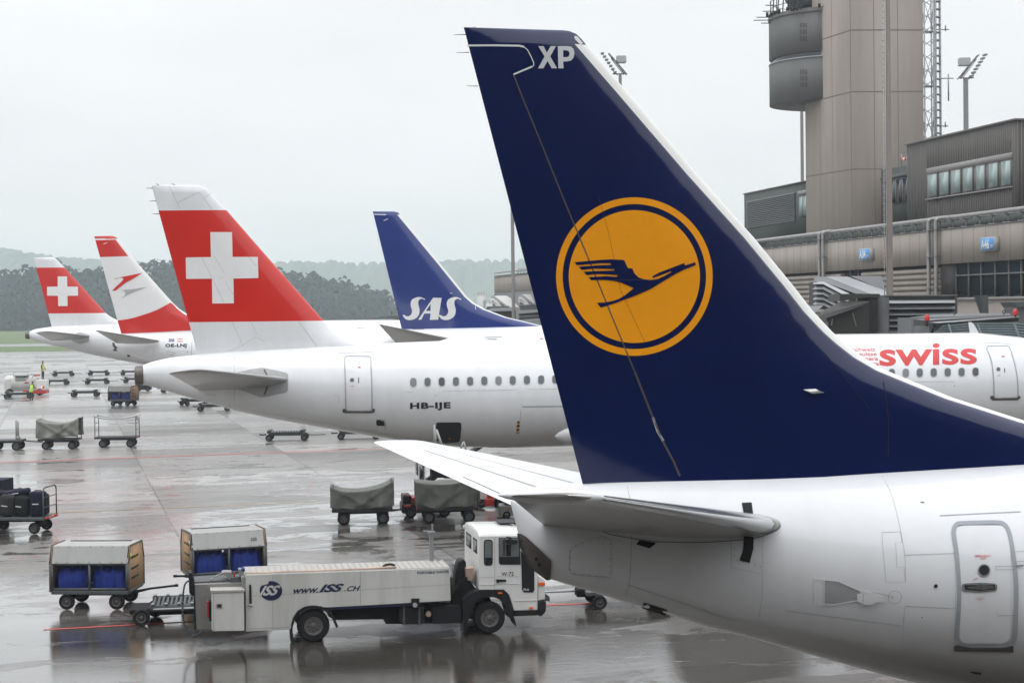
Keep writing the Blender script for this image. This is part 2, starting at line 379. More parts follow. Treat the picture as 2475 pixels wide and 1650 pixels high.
class Fin:
    """vertical tail. te: two photo points top/bottom; le: photo outline from tip corner down the leading edge"""
    def __init__(s, pl, te, le, z_low, k_line=None, tk=.052, cref=None, mainle=None):
        s.pl = pl; fr = pl.fr
        q = lambda p: fr.q(*p)
        s.k = 0.0
        if k_line: a, b = q(k_line[0]), q(k_line[1]); s.k = (b[1] - a[1]) / (b[0] - a[0])
        sh = lambda p: (p[0], p[1] - s.k * p[0])
        T = [sh(q(p)) for p in te]; L = [sh(q(p)) for p in le]
        s.T = sorted([(z, x) for x, z in T]); L2 = sorted([(z, x) for x, z in L]); s.L = L2
        s.ztop = min(max(z for z, x in s.T), 1e9); s.ztop = max(s.ztop, max(z for z, x in s.L)); s.zlow = z_low; s.tk = tk
        ml = [sh(q(p)) for p in (mainle or (le[len(le)//3], le[len(le)//2]))]
        s.ml = ml
    def te(s, z):
        (z0, x0), (z1, x1) = s.T[0], s.T[-1]; return x0 + (x1 - x0) * (z - z0) / (z1 - z0)
    def le(s, z): return float(np.interp(z, [a for a, b in s.L], [b for a, b in s.L]))
    def half(s, x, zs):
        te, le = s.te(zs), s.le(zs); (xa, za), (xb, zb) = s.ml
        cm = (xa + (xb - xa) * (zs - za) / (zb - za)) - te; c0 = max(.3, min(le - te, cm) if cm > .3 else le - te)
        d = max(0, le - x); D = max(0, x - te); u = min(1, d / (.24 * c0))
        cap = math.sqrt(max(0.0, min(1, (s.ztop - zs) / .22)))
        return s.tk * c0 * math.sqrt(u * (2 - u)) * min(1, D / (.62 * c0)) ** .9 * cap + .004
    def hit(s, px, py, eps=0.0):
        y = 0.0
        for _ in range(10):
            x, z = s.pl.fr.q(px, py, y); y += .7 * (-(s.half(x, z - s.k * x) + eps) - y)
        return (x, y, z)
    def decal(s, name, vf, m, cell=20, eps=.006, parent=None):
        v, f = densify(vf[0], vf[1], cell)
        return mk(name, [s.hit(px, py, eps) for px, py in v], f, m, parent or s.obj, smooth=True)
    def build(s, mats, bands=(), strip=0.0, strip_mat=None, strip_top=None, name='tail_fin', nrow=44):
        """bands: list of (z_low, z_high, material index) in sheared z"""
        zs = list(np.linspace(s.zlow, s.ztop - .35, nrow)) + [s.ztop - .35 + .35 * math.sin(i / 9 * math.pi / 2) for i in range(1, 10)]
        for b in bands: zs += [b[0], b[1]]
        zs += [z for z, x in s.L]
        zs = sorted(set(round(min(z, s.ztop), 5) for z in zs if z >= s.zlow)); 
        du = [(1 - math.cos(i / 14 * math.pi)) / 2 for i in range(15)]
        def grid(cols, keep, mats, nm, par, closed):
            v = []; f = []; mi = []; n = None
            rows = [z for z in zs if keep(z)]
            for z in rows:
                te, le = s.te(z), s.le(z); c = le - te
                xs = cols(te, le, c); near = [(x, -s.half(x, z), z + s.k * x) for x in xs]
                far = [(x, s.half(x, z), z + s.k * x) for x in reversed(xs)]
                row = near + far; n = len(row); v += row
            for k in range(len(rows) - 1):
                zm = (rows[k] + rows[k+1]) / 2; m_ = 0
                for a, b, i_ in bands:
                    if a < zm < b: m_ = i_
                for i in range(n if closed else n - 1):
                    j = (i + 1) % n; f.append((k*n+i, k*n+j, k*n+n+j, k*n+n+i)); mi.append(m_)
            if closed: f.append(tuple(range((len(rows)-1)*n, len(rows)*n))); mi.append(mi[-1])
            o = mk(nm, v, f, mats, par, smooth=True)
            if max(mi) > 0: o.data.polygons.foreach_set('material_index', mi)
            return o
        inner = (lambda te, le, c: [te + (c - min(strip, c*.4)) * u for u in du]) if strip else (lambda te, le, c: [te + c * u for u in du[:-1]] + [te + c * (1 - .008), te + c])
        zst = strip_top if strip_top is not None else 1e9
        if strip:
            s.obj = grid(lambda te, le, c: [te + (c - min(strip, c*.4)) * u for u in du], lambda z: z <= zst + 1e-4, mats, name, s.pl.root, False)
            if strip_top is not None and strip_top < s.ztop - .02:
                o2 = grid(lambda te, le, c: [te + c * u for u in du[:-1]] + [te + c * (1 - .006), te + c], lambda z: z >= zst - 1e-4, mats, name + '_cap', s.pl.root, True)
                # one skin: the cap joins the fin mesh
                bm = bmesh.new(); bm.from_mesh(s.obj.data); bm.from_mesh(o2.data); me = o2.data; bm.to_mesh(s.obj.data); bm.free()
                bpy.data.objects.remove(o2); bpy.data.meshes.remove(me)
            cs = [0, .02, .06, .13, .25, .42, .62, .82, 1.0]
            grid(lambda te, le, c: [le - min(strip, c*.4) * (1 - u) ** 1.0 for u in [0, .25, .5, .7, .85, .94, .985, 1.0]], lambda z: z <= zst + 1e-4, strip_mat, 'leading_edge', s.obj, False)
        else:
            s.obj = grid(inner, lambda z: True, mats, name, s.pl.root, True)
        return s.obj

def naca(x, t): return 5 * t * (.2969 * math.sqrt(x) - .126 * x - .3516 * x * x + .2843 * x ** 3 - .1036 * x ** 4) + .0015
def stabiliser(pl, name, m, rootle, roote, tiple, tipte, yr, yt, t=.11, edge_mat=None, n=14, tipround=True, parent=None, edge=.045):
    """points as (s, z) at root y and tip y; y<0 is the near side"""
    xs = [(1 - math.cos(i / n * math.pi)) / 2 for i in range(n + 1)]
    def section(k, cut0, cut1, shrink=1.0):
        le = (rootle[0] + (tiple[0] - rootle[0]) * k, rootle[1] + (tiple[1] - rootle[1]) * k)
        te = (roote[0] + (tipte[0] - roote[0]) * k, roote[1] + (tipte[1] - roote[1]) * k)
        y = yr + (yt - yr) * k; c = math.hypot(le[0] - te[0], le[1] - te[1]); ux = ((te[0]-le[0]) / c, (te[1]-le[1]) / c)
        if shrink < 1: le = (le[0] + ux[0] * c * (1 - shrink) * .45, le[1] + ux[1] * c * (1 - shrink) * .45); c *= shrink
        cc = [x for x in xs if cut0 <= x <= cut1]
        up = [(le[0] + ux[0] * c * x, y, le[1] + ux[1] * c * x + naca(x, t) * c * (1 if shrink == 1 else shrink)) for x in cc]
        lo = [(le[0] + ux[0] * c * x, y, le[1] + ux[1] * c * x - naca(x, t) * c * (1 if shrink == 1 else shrink)) for x in cc]
        return up, lo
    xs = sorted(set(xs + [edge, edge * .5, edge * .2]))
    rows = [(i / 12, 1.0) for i in range(13)] 
    if tipround:
        dk = .10 / max(.1, abs(yt - yr)) * 3
        rows += [(1 + dk * .45, .93), (1 + dk * .8, .78), (1 + dk, .5)]
    def build(c0, c1, mm, nm, par, closed):
        v = []; n_ = 0
        for k, sh in rows:
            up, lo = section(k, c0, c1, sh)
            if closed: r = up + lo[::-1][:-1] if c0 <= 0 else up + lo[::-1]
            else: r = up[::-1] + lo[1:]
            n_ = len(r); v += r
        f = []
        for k in range(len(rows) - 1):
            for i in range(n_ if closed else n_ - 1):
                j = (i + 1) % n_; f.append((k*n_+i, k*n_+j, k*n_+n_+j, k*n_+n_+i))
        if closed:
            f.append(tuple(range(n_ - 1, -1, -1))); mm_ = (len(rows) - 1) * n_; f.append(tuple(range(mm_, mm_ + n_)))
        return mk(nm, v, f, mm, par, auto=R(60))
    if edge_mat is None: return build(0, 1, m, name, parent or pl.root, True)
    o = build(edge, 1, m, name, parent or pl.root, True)
    build(0, edge, edge_mat, 'leading_edge', o, False)
    return o
def gear(pl, name, x, ys, zc, r=.5, leg_y=None):
    for y in ys:
        g = MB().cyl((x, y, zc), (x, y, r), .11, .09, 12).cyl((x + .9, y, zc), (x + .1, y, r + .5), .05, .05, 8).obj(name, M['steel'], pl.root)
        for dy in (-.33, .33):
            MB().lathe([(.18, -.13), (.40, -.15), (r - .03, -.13), (r, -.06), (r, .06), (r - .03, .13), (.40, .15), (.18, .13)], (x, y + dy, r), 24).obj('wheel', M['rubber'], g)

# ---------------------------------------------------------------- near aircraft: dark blue tail with orange crane disc
fL = frame_px(1700, 25.5, R(14.6))
rL = thing('airliner', 'nearest white airliner, its dark blue tail fin bearing an orange disc with a flying crane', 'airplane', fL)
P1 = Plane(fL, rL,
    [(1234, 1212), (1247, 1200), (1280, 1192), (1340, 1179), (1410, 1168.5), (1460, 1165), (1640, 1156.5), (1830, 1148), (2128, 1131), (2475, 1112)],
    [(1234, 1212), (1236, 1228), (1243, 1257), (1253, 1291), (1262, 1325), (1275, 1358), (1290, 1381), (1312, 1397), (1330, 1401), (1445, 1437), (1509, 1458), (1610, 1486), (1691, 1514), (1796, 1540), (1950, 1584), (2123, 1631), (2181, 1646), (2475, 1712), (2560, 1722)],
    27.5, wf_tail=.45, tail_len=5.5, ds=.06, sm=2, nose=(19.5, 26.9, 3.2))
P1.fuselage([M['awhite_grey_shade']])
fn = Fin(P1, [(1124, 78), (1408, 1167)],
    [(1360, 73.5), (1376, 75.5), (1392, 82), (1405, 94), (1418, 110), (1505, 211), (1684, 421), (1820, 573), (1916, 690), (1964, 752), (2010, 801), (2041, 829), (2083, 862), (2136, 893), (2221, 928), (2300, 960), (2475, 1016), (2640, 1062), (2800, 1096)],
    5.05, tk=.055, mainle=[(1505, 211), (1820, 573)])
fn.build([M['navy']], strip=.205, strip_mat=M['lewhite'], strip_top=fL.q(1418, 110)[1])
# crane disc, traced in two rings and a bird
k2 = 3.408
cc = (1300 + 795 / k2, 440 + 778 / k2)
fn.decal('emblem_ring', poly2d([circle(*cc, 189.3, 96, 191.3), circle(*cc, 173.3, 96, 175)]), M['orange'])
disc = fn.decal('emblem_disc', poly2d([circle(*cc, 158.6, 96, 160.3)]), M['orange'])
bird = [(300,660),(500,642),(600,636),(690,640),(712,643),(728,680),(742,708),(778,712),(796,752),(830,785),(870,800),(930,806),(990,797),(1050,770),(1100,741),(1094,734),(1060,748),(1000,770),(950,788),(942,777),(1000,744),(1060,722),(1206,666),(1212,686),(1296,660),(1301,682),(1262,698),(1200,722),(1150,748),(1110,770),(1050,806),(990,843),(930,880),(850,915),(780,944),(700,972),(640,995),(580,1014),(518,1033),(487,993),(560,990),(620,978),(670,960),(720,930),(790,873),(740,850),(680,826),(620,812),(560,806),(500,805),(440,807),(418,783),(470,780),(560,774),(650,781),(660,766),(600,762),(520,758),(460,758),(404,766),(376,738),(460,734),(540,731),(630,728),(632,718),(560,714),(460,712),(360,722),(338,697),(440,690),(520,684),(600,682),(600,668),(520,668),(420,676),(322,684)]
fn.decal('crane_emblem', poly2d([rescale(bird, 1300, 440, k2)]), M['navy'], eps=.012, parent=fn.obj)
# registration letters
fn.decal('registration_letters', merge2d([poly2d([rescale(q, 1090, 40, 3.5636) for q in lp]) for lp in (
    [[(752,257),(798,257),(826,313),(858,257),(903,257),(855,345),(914,448),(868,448),(832,385),(795,448),(750,448),(806,345)]],
    [[(920,257),(1000,257),(1035,262),(1055,280),(1064,318),(1055,358),(1035,380),(1003,388),(966,389),(970,448),(925,448)], [(966,293),(967,352),(995,352),(1014,346),(1022,322),(1014,300),(995,293)]])]), M['letter'], cell=12)
fn.decal('rudder_seam', merge2d([
    strip2d([(1241.5, 181), (1260, 229), (1302, 331), (1362, 480)], 3.2), strip2d([(1362, 480), (1425, 632), (1480, 767), (1535, 900)], 3.4),
    strip2d([(1535, 900), (1575, 1001), (1600, 1062), (1630, 1118), (1643, 1150)], 5)]), M['exhaust'], cell=12)
fn.decal('rudder_gap', merge2d([strip2d([(1129, 110.5), (1190, 110), (1255, 111), (1266, 113.5)], 4.5), strip2d([(1266, 113.5), (1275, 121), (1284, 138), (1290, 152), (1290, 158), (1284, 164)], 2.2), strip2d([(1286, 161.5), (1262, 171.5), (1241, 180.5)], 4)]), M['white'], cell=12)
fn.decal('rudder_gap', merge2d([strip2d([(1578, 1008), (1590, 1042), (1603, 1065)], 6)]), M['letter'], cell=12)
fn.decal('fin_seams', merge2d([strip2d([(2136, 921), (2141, 960), (2148, 1010), (2147, 1100)], 1.6), strip2d([(1900, 760), (2000, 860), (2105, 990)], 1.0),
    strip2d([(1445, 470), (1470, 560), (1500, 700), (1560, 830)], .8)]), M['black'], cell=12)
# fairing on the fin side, tip light, static wicks
hx = fn.hit(1950, 945, .0)
MB().add([(hx[0]-.07, hx[1]+.02, hx[2]+.03), (hx[0]+.14, hx[1]+.02, hx[2]+.035), (hx[0]+.17, hx[1]+.0, hx[2]-.02), (hx[0]+.30, hx[1]+.01, hx[2]-.03), (hx[0]+.14, hx[1]-.12, hx[2]+.01), (hx[0]+.02, hx[1]-.10, hx[2]-.005), (hx[0]+.1, hx[1]+.02, hx[2]-.05)],
    [(0,1,4,5),(1,2,4),(2,3,4),(0,5,6),(5,4,6),(4,3,6),(3,2,6)]).obj('vent_scoop', M['lewhite'], fn.obj)
fn.decal('tip_light', poly2d([rescale([(1060,178),(1070,168),(1090,175),(1138,232),(1115,246),(1070,200)], 1090, 40, 3.5636)]), M['letter'], cell=8)
for a, b in (((1124, 84), (1098, 84.5)), ((1131, 127), (1104, 127.5)), ((1152, 208.5), (1128, 208)), ((1157, 74), (1144, 65))):
    p, q_ = fL.q(*a), fL.q(*b); MB().cyl((p[0]+.02, 0, p[1]), (q_[0], 0, q_[1]), .006, .003, 6).obj('static_wick', M['dsteel'], fn.obj)
# tailplanes
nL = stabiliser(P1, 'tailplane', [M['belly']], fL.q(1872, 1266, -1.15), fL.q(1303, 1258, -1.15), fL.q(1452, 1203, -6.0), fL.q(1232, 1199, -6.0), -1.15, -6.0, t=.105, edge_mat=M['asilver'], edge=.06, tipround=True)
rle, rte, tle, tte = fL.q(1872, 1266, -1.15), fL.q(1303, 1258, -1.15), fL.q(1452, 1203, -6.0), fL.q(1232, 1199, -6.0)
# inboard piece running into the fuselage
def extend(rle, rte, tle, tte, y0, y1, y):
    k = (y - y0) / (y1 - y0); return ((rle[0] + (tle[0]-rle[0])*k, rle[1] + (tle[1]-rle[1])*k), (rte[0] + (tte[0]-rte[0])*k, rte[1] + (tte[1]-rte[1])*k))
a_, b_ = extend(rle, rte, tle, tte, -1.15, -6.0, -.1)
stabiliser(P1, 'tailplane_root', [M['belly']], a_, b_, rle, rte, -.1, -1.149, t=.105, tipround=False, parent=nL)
# rounded tip fairing of the near tailplane
tp = [(fL.q(x, y, -6.05), r) for x, y, r in ((1205, 1196, .01), (1222, 1196.5, .035), (1250, 1197, .06), (1300, 1197.5, .085), (1360, 1198.5, .09), (1410, 1199.5, .08), (1448, 1201, .05), (1462, 1202.5, .01))]
v = []; n_ = 16
for (x, z), r in tp:
    for i in range(n_):
        t = 2*math.pi*i/n_; v.append((x, -6.05 + r*1.2*math.cos(t), z + r*math.sin(t)))
mk('tip_fairing', v, [(k*n_+i, k*n_+(i+1)%n_, k*n_+n_+(i+1)%n_, k*n_+n_+i) for k in range(len(tp)-1) for i in range(n_)], M['awhite'], nL, smooth=True)
# far tailplane, seen from above
f_le, f_te = fL.q(1033, 1069, 6.2), fL.q(906, 1071, 6.2); r_te = fL.q(1238, 1221, .5); r_le = fL.q(1408, 1145, 1.5)
kk = (.5 - 1.5) / (6.2 - 1.5); r_le2 = (r_le[0] + (f_le[0]-r_le[0])*kk, r_le[1] + (f_le[1]-r_le[1])*kk)
far = stabiliser(P1, 'tailplane', [M['awhite']], r_le2, r_te, f_le, f_te, .5, 6.2, t=.085, edge_mat=M['asilver'], edge=.02)
def far_pt(u, v_, dz=.0):   # u span 0..1, v chord 0 (front) .. 1 (rear)
    le = [r_le2[i] + (f_le[i]-r_le2[i])*u for i in (0, 1)]; te = [r_te[i] + (f_te[i]-r_te[i])*u for i in (0, 1)]
    c = math.hypot(le[0]-te[0], le[1]-te[1]); return (le[0]+(te[0]-le[0])*v_, .5 + 5.7*u, le[1]+(te[1]-le[1])*v_ + naca(v_, .085)*c + .006 + dz)
def far_line(pts, w, m, nm):
    v = []; f = []
    for (u, vv) in pts: v += [far_pt(u, vv - w), far_pt(u, vv + w)]
    for i in range(len(pts)-1): f.append((2*i, 2*i+1, 2*i+3, 2*i+2))
    return mk(nm, v, f, m, far)
sg = lambda u0, v0, u1, v1, n=12: [(u0+(u1-u0)*i/n, v0+(v1-v0)*i/n) for i in range(n+1)]
far_line(sg(.05, .36, .93, .34), .006, M['agrey'], 'elevator_seam'); far_line(sg(.10, .62, .80, .60), .010, M['agrey'], 'elevator_seam')
far_line(sg(.02, .93, .38, .90), .005, M['seam'], 'elevator_seam'); far_line(sg(.80, .60, .82, 1.0, 6), .008, M['agrey'], 'elevator_seam')
# skin details
P1.decal('exhaust_fairing', poly2d([rescale([(141,536),(172,541),(205,562),(290,640),(378,724),(376,790),(372,857),(345,860),(268,802),(220,758),(190,690),(165,640),(150,590)], 1200, 1100, 2.8507)]), M['exhaust'], cell=6, eps=.03)
P1.decal('drain_hole', merge2d([poly2d([circle(1296, 1350, 4.2, 16)]), poly2d([circle(1304, 1364, 4.2, 16)])]), M['dark'], cell=6, eps=.04)
rg = lambda pts: rescale(pts, 1200, 1100, 2.8507); rh = lambda pts: rescale(pts, 1900, 1150, 3.1357)
P1.decal('trim_slot', poly2d([rg([(1690,325),(1758,322),(1770,412),(1706,412)])]), M['dark'], eps=.012)
P1.decal('trim_slot', poly2d([rg([(1706,560),(1772,560),(1770,640),(1745,738),(1676,722),(1700,650)])]), M['dark'], eps=.012)
P1.decal('vent_opening', poly2d([rg([(985,583),(1102,603),(1055,640),(963,612)])]), M['dark'], eps=.012)
P1.decal('vent_opening', poly2d([rg([(1015,1014),(1178,1066),(1163,1102),(1002,1052)])]), M['dark'], eps=.015)
P1.decal('panel_seams', merge2d([strip2d(rg([(508,650),(545,620),(640,575),(735,556),(780,575),(797,610),(792,800),(780,838),(640,830),(520,815),(500,790),(505,650)]), .9),
    strip2d(rg([(900,210),(925,330),(930,600),(925,760),(915,880),(880,1018)]), 1.1), strip2d(rg([(915,895),(1050,940),(1400,1058),(1640,1140)]), 1.0),
    strip2d(rg([(1620,560),(1615,770),(1832,818),(1836,560)]), .8), strip2d(rg([(1835,820),(1828,1000),(1800,1160)]), .8),
    strip2d(rh([(0,1020),(885,1136),(892,1060)]), .9), strip2d(rh([(728,0),(790,110),(832,250),(866,400),(902,600),(905,798)]), .9),
    strip2d(rh([(725,425),(865,420),(878,500),(830,505),(840,690),(895,690),(903,798),(758,806),(735,560),(725,425)]), .8),
    strip2d(rh([(893,597),(1278,583)]), 1.0), strip2d(rh([(905,985),(1298,1004)]), 1.0), strip2d(rh([(1728,570),(1803,568)]), .9),
    strip2d(rh([(205,775),(208,965)]), .7), strip2d(rh([(900,990),(890,1136),(880,1300)]), .7),
    strip2d([(1412, 1170), (1520, 1162), (1640, 1158.5)], 1.6)]), M['seam2'], cell=16)
rv_ = [(545,625),(595,607),(650,590),(705,577),(752,573),(786,610),(785,660),(784,710),(782,760),(780,805),(735,835),(690,832),(640,828),(590,824),(540,816),(508,786),(508,745),(508,700),(510,660)]
rv_ += [(1655,718),(1700,732),(1740,742),(1780,753),(1820,766),(1640,690),(1640,640)]
P1.decal('fasteners', merge2d([poly2d([circle(1200 + x/2.8507, 1100 + y/2.8507, 1.25, 8)]) for x, y in rv_]), M['seam'], cell=30, eps=.012)
P1.decal('drip_rail', strip2d(rh([(1165,298),(1400,286),(1778,268)]), 2.0), M['doorgrey'])
P1.decal('cabin_door', poly2d([rh(rrect(1285, 372, 1700, 1268, 70, sk=.0))]), M['awhite'], eps=.008)
dpts = rh(smooth([(1330,355),(1480,350),(1610,350),(1660,370),(1692,430),(1718,560),(1738,720),(1745,880),(1742,1080),(1735,1220),(1710,1265),(1640,1283),(1480,1287),(1370,1283),(1318,1262),(1298,1210),(1304,1080),(1312,900),(1305,720),(1290,560),(1272,440),(1275,390),(1295,362)], 3, True))
door = P1.decal('door_frame', strip2d(dpts, 10, True), M['doorgrey'], eps=.016)
P1.decal('door_sill', poly2d([rh([(1272,1290),(1300,1280),(1400,1300),(1640,1300),(1722,1285),(1722,1335),(1275,1328)])]), M['exhaust'], eps=.02)
P1.decal('door_window', merge2d([poly2d([circle(1900+1501/3.1357, 1150+712/3.1357, 12.5, 24)])]), M['dark'], cell=8, eps=.022, parent=door)
P1.decal('window_rim', strip2d(circle(1900+1501/3.1357, 1150+712/3.1357, 13.5, 28), 3, True), M['steel'], cell=8, eps=.026, parent=door)
P1.decal('door_handle', poly2d([rh([(1332,820),(1360,812),(1470,806),(1580,812),(1600,825),(1600,855),(1585,868),(1470,878),(1350,872),(1332,858)])]), M['steel'], eps=.022, parent=door)
P1.decal('handle_recess', poly2d([rh([(1352,824),(1580,822),(1588,856),(1470,866),(1356,858)])]), M['dark'], eps=.028, parent=door)
P1.decal('handle_grip', poly2d([rh([(1375,836),(1440,834),(1460,818),(1570,830),(1575,850),(1490,862),(1380,852)])]), M['rim'], eps=.034, parent=door)
P1.decal('exit_lettering', merge2d([fit_quad(text2d('EMERGENCY', .01), rh([(1432,595),(1556,595),(1556,609),(1432,609)])), fit_quad(text2d('EXIT', .01), rh([(1475,614),(1516,614),(1516,629),(1475,629)])),
    strip2d(rh([(1420,786),(1436,776),(1452,771)]), 1.4), strip2d(rh([(1430,922),(1506,922)]), .8), strip2d(rh([(1445,934),(1495,934)]), .8)]), M['redmark'], eps=.022, parent=door)
P1.decal('door_hinge', merge2d([strip2d(rh([(1585,682),(1735,680),(1735,706),(1588,708),(1585,682)]), .9), strip2d(rh([(1740,680),(1800,676)]), 4), strip2d(rh([(1602,1036),(1602,1056),(1750,1056)]), .9), strip2d(rh([(1735,645),(1803,645)]), 1)]), M['seam'], eps=.024, parent=door)
P1.decal('vent_opening', merge2d([poly2d([circle(1900+1135/3.1357, 1150+832/3.1357, 4.6, 18)]), poly2d([rh([(1020,192),(1050,196),(1048,201),(1018,197)])]), poly2d([circle(1900+1030/3.1357, 1150+1070/3.1357, 1.4, 10)]), poly2d([rh([(1400,1480),(1478,1488),(1478,1504),(1430,1498),(1395,1485)])])]), M['black'], cell=8, eps=.012)
# scoop air inlet
scp = P1.decal('air_inlet', poly2d([rh([(292,788),(400,798),(480,835),(560,868),(560,945),(450,955),(290,966)])]), M['agrey'], eps=.010)
P1.decal('inlet_lip', merge2d([strip2d(rh([(225,772),(300,785),(400,795),(470,828),(560,866),(660,885),(760,930)]), 3.2), strip2d(rh([(250,968),(360,972),(450,958),(560,940)]), 3.4), strip2d(rh([(292,788),(290,966)]), 1.2)]), M['white'], eps=.03, parent=scp)
P1.decal('inlet_fairing', poly2d([rh([(540,890),(600,890),(680,905),(770,945),(700,952),(640,975),(585,972),(540,945)])]), M['white'], eps=.06, parent=scp)
P1.decal('inlet_seams', merge2d([strip2d(rh([(655,880),(740,896),(815,914),(815,926),(740,908)]), 1.0), strip2d(rh(circle(825, 918, 50, 24)), .8, True), strip2d(rh([(585,890),(582,970)]), .8)]), M['seam'], eps=.066, parent=scp)
P1.decal('root_seal', strip2d(rg(smooth([(1905,432),(1940,450),(1956,478),(1935,512),(1860,545),(1770,570),(1600,588),(1400,599),(1200,597),(1060,590),(870,560),(760,535),(665,490)], 4)), 1.6), M['exhaust'], eps=.012, cell=10)
# wings, engines and gear forward of the tail
def wing(pl, side, sroot, zroot, span, sweep, croot, ctip, dih, m, yr=1.2):
    le = (sroot, zroot); te = (sroot - croot, zroot - .05)
    tl = (sroot - sweep, zroot + dih); tt = (sroot - sweep - ctip, zroot + dih - .02)
    return stabiliser(pl, 'wing', [m], le, te, tl, tt, side * yr, side * span, t=.11, edge_mat=M['asilver'], edge=.04)
def engine(pl, x, y, z, r=.95, L=3.6):
    o = MB().lathe([(r*.80, L*.5), (r*.93, L*.47), (r, L*.3), (r*1.02, 0), (r*.85, -L*.35), (r*.6, -L*.5)], (x, y, z), 32, 'X').obj('engine', M['awhite'], pl.root)
    MB().lathe([(r*.78, 0), (r*.3, .02), (.05, .3)], (x + L*.48, y, z), 24, 'X').obj('fan', M['dsteel'], o)
    MB().lathe([(r*.55, .1), (r*.4, -.5), (.08, -1.0)], (x - L*.5, y, z), 24, 'X').obj('exhaust_cone', M['exhaust'], o)
    MB().box(x - 1.6, x + 1.2, y - .15, y + .15, z + r*.8, z + r*1.5).obj('pylon', M['awhite'], o)
for sd_ in (1, -1):
    if sd_ > 0: wing(P1, sd_, 15.5, 3.0, 14.4, 6.3, 7.0, 1.6, 1.3, M['awhite'])
engine(P1, 15.0, 5.0, 1.9)
gear(P1, 'landing_gear', 9.5, (-2.2, 2.2), 2.6); gear(P1, 'landing_gear', 22.3, (0,), 2.6, .34)

# ---------------------------------------------------------------- second aircraft: red fin with large white cross
fA = frame_px(1200, 63.5, R(6))
rA = thing('airliner', 'white airliner with a large white cross on its red fin and an open cargo hatch', 'airplane', fA)
P2 = Plane(fA, rA,
    [(344, 884), (350, 879.5), (375, 872), (411, 864), (460, 858.6), (510, 854), (554, 850), (660, 843), (766, 837), (860, 833), (950, 828), (1067, 823.5), (1319, 820), (1700, 813), (2012, 807), (2355, 803.5), (2366, 804), (2475, 815), (2560, 830), (2640, 856), (2700, 890), (2740, 935)],
    [(344, 928), (350, 930), (411, 948), (488, 971), (567, 993), (656, 1013), (784, 1036), (906, 1058), (1000, 1073), (1115, 1082.5), (1244, 1085), (1382, 1080), (1800, 1074), (2200, 1068), (2475, 1062), (2600, 1050), (2690, 1010), (2740, 940)],
    fA.q(2742, 935)[0], wf_tail=.85, tail_len=4, ds=.1, sm=2)
P2.fuselage([M['awhite_shade']])
def kpt(fr, a, b): p, q = fr.q(*a), fr.q(*b); return (q[1]-p[1])/(q[0]-p[0])
f2 = Fin(P2, [(366.5, 448.6), (477, 854)], [(478, 447.6), (490, 450), (500, 457), (509, 467.5), (548, 508.5), (650, 625), (782, 774.6), (803, 794), (818, 803.5), (845, 817), (898, 829), (960, 836)], 6.2, k_line=((457, 778.6), (782.5, 775)), mainle=[(548, 508.5), (650, 625)])
zsh = lambda fin, p: (lambda q: q[1] - fin.k * q[0])(fin.pl.fr.q(*p))
f2.build([M['awhite'], M['red']], bands=[(zsh(f2, (457, 778.6)), zsh(f2, (460, 508.5)), 1)])
k5 = 3.336
f2.decal('cross_emblem', poly2d([rescale([(528,437),(703,437),(708,637),(911,637),(916,807),(714,811),(718,1010),(544,1012),(541,812),(333,814),(330,641),(533,638)], 350, 430, k5)]), M['white'], cell=16)
re_ = lambda pts: rescale(pts, 350, 430, k5)
f2.decal('fin_seams', merge2d([strip2d(re_(a), .8) for a in ([(195,65),(262,200),(285,250)], [(262,200),(440,115),(540,250)], [(460,640),(520,760),(640,1010)], [(560,630),(650,780),(560,850)], [(650,840),(720,950)], [(840,640),(900,710)], [(705,1160),(790,1348),(680,1395)], [(850,1155),(905,1260)], [(790,1348),(885,1285),(965,1315)], [(1240,1155),(1390,1360)], [(480,165),(540,120)])]), M['seam2'], cell=14)
for a, b in (((367, 455), (353, 455)), ((376, 486), (361, 486)), ((384, 517), (369, 517)), ((382, 448), (377, 443)), ((421, 448), (415, 443))):
    p, q_ = fA.q(*a), fA.q(*b); MB().cyl((p[0]+.02, 0, p[1]), (q_[0], 0, q_[1]), .014, .008, 6).obj('static_wick', M['dsteel'], f2.obj)
# exhaust, tailplanes
x0, z0 = fA.q(345, 906); xa, za = fA.q(327, 904)
MB().lathe([(.30, xa - x0), (.33, xa - x0 + .03), (.345, 0.02), (.3, .06)], (x0, 0, z0), 28, 'X').obj('exhaust_outlet', M['exhaust'], rA)
MB().lathe([(.22, 0), (.24, .04)], (xa - .005, 0, z0), 24, 'X').obj('exhaust_opening', M['dark'], rA)
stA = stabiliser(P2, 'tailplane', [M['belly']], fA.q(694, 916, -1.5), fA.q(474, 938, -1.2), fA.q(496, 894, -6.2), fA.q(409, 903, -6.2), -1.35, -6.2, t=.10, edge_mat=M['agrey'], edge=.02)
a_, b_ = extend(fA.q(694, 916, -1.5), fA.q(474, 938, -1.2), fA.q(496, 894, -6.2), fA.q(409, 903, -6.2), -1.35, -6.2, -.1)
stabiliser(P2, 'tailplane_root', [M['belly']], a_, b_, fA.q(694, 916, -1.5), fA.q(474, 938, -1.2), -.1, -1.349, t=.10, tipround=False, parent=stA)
le, te, tl, tt = fA.q(694, 916, -1.5), fA.q(474, 938, -1.2), fA.q(496, 894, -6.2), fA.q(409, 903, -6.2)
stabiliser(P2, 'tailplane', [M['awhite']], le, te, (tl[0], tl[1]-.15), (tt[0], tt[1]-.15), .8, 6.2, t=.10, edge_mat=M['agrey'], edge=.02)
r6 = lambda pts: rescale(pts, 350, 780, 3.92); r8 = lambda pts: rescale(pts, 900, 850, 3.4836); r5 = lambda pts: rescale(pts, 1900, 760, 3.734)
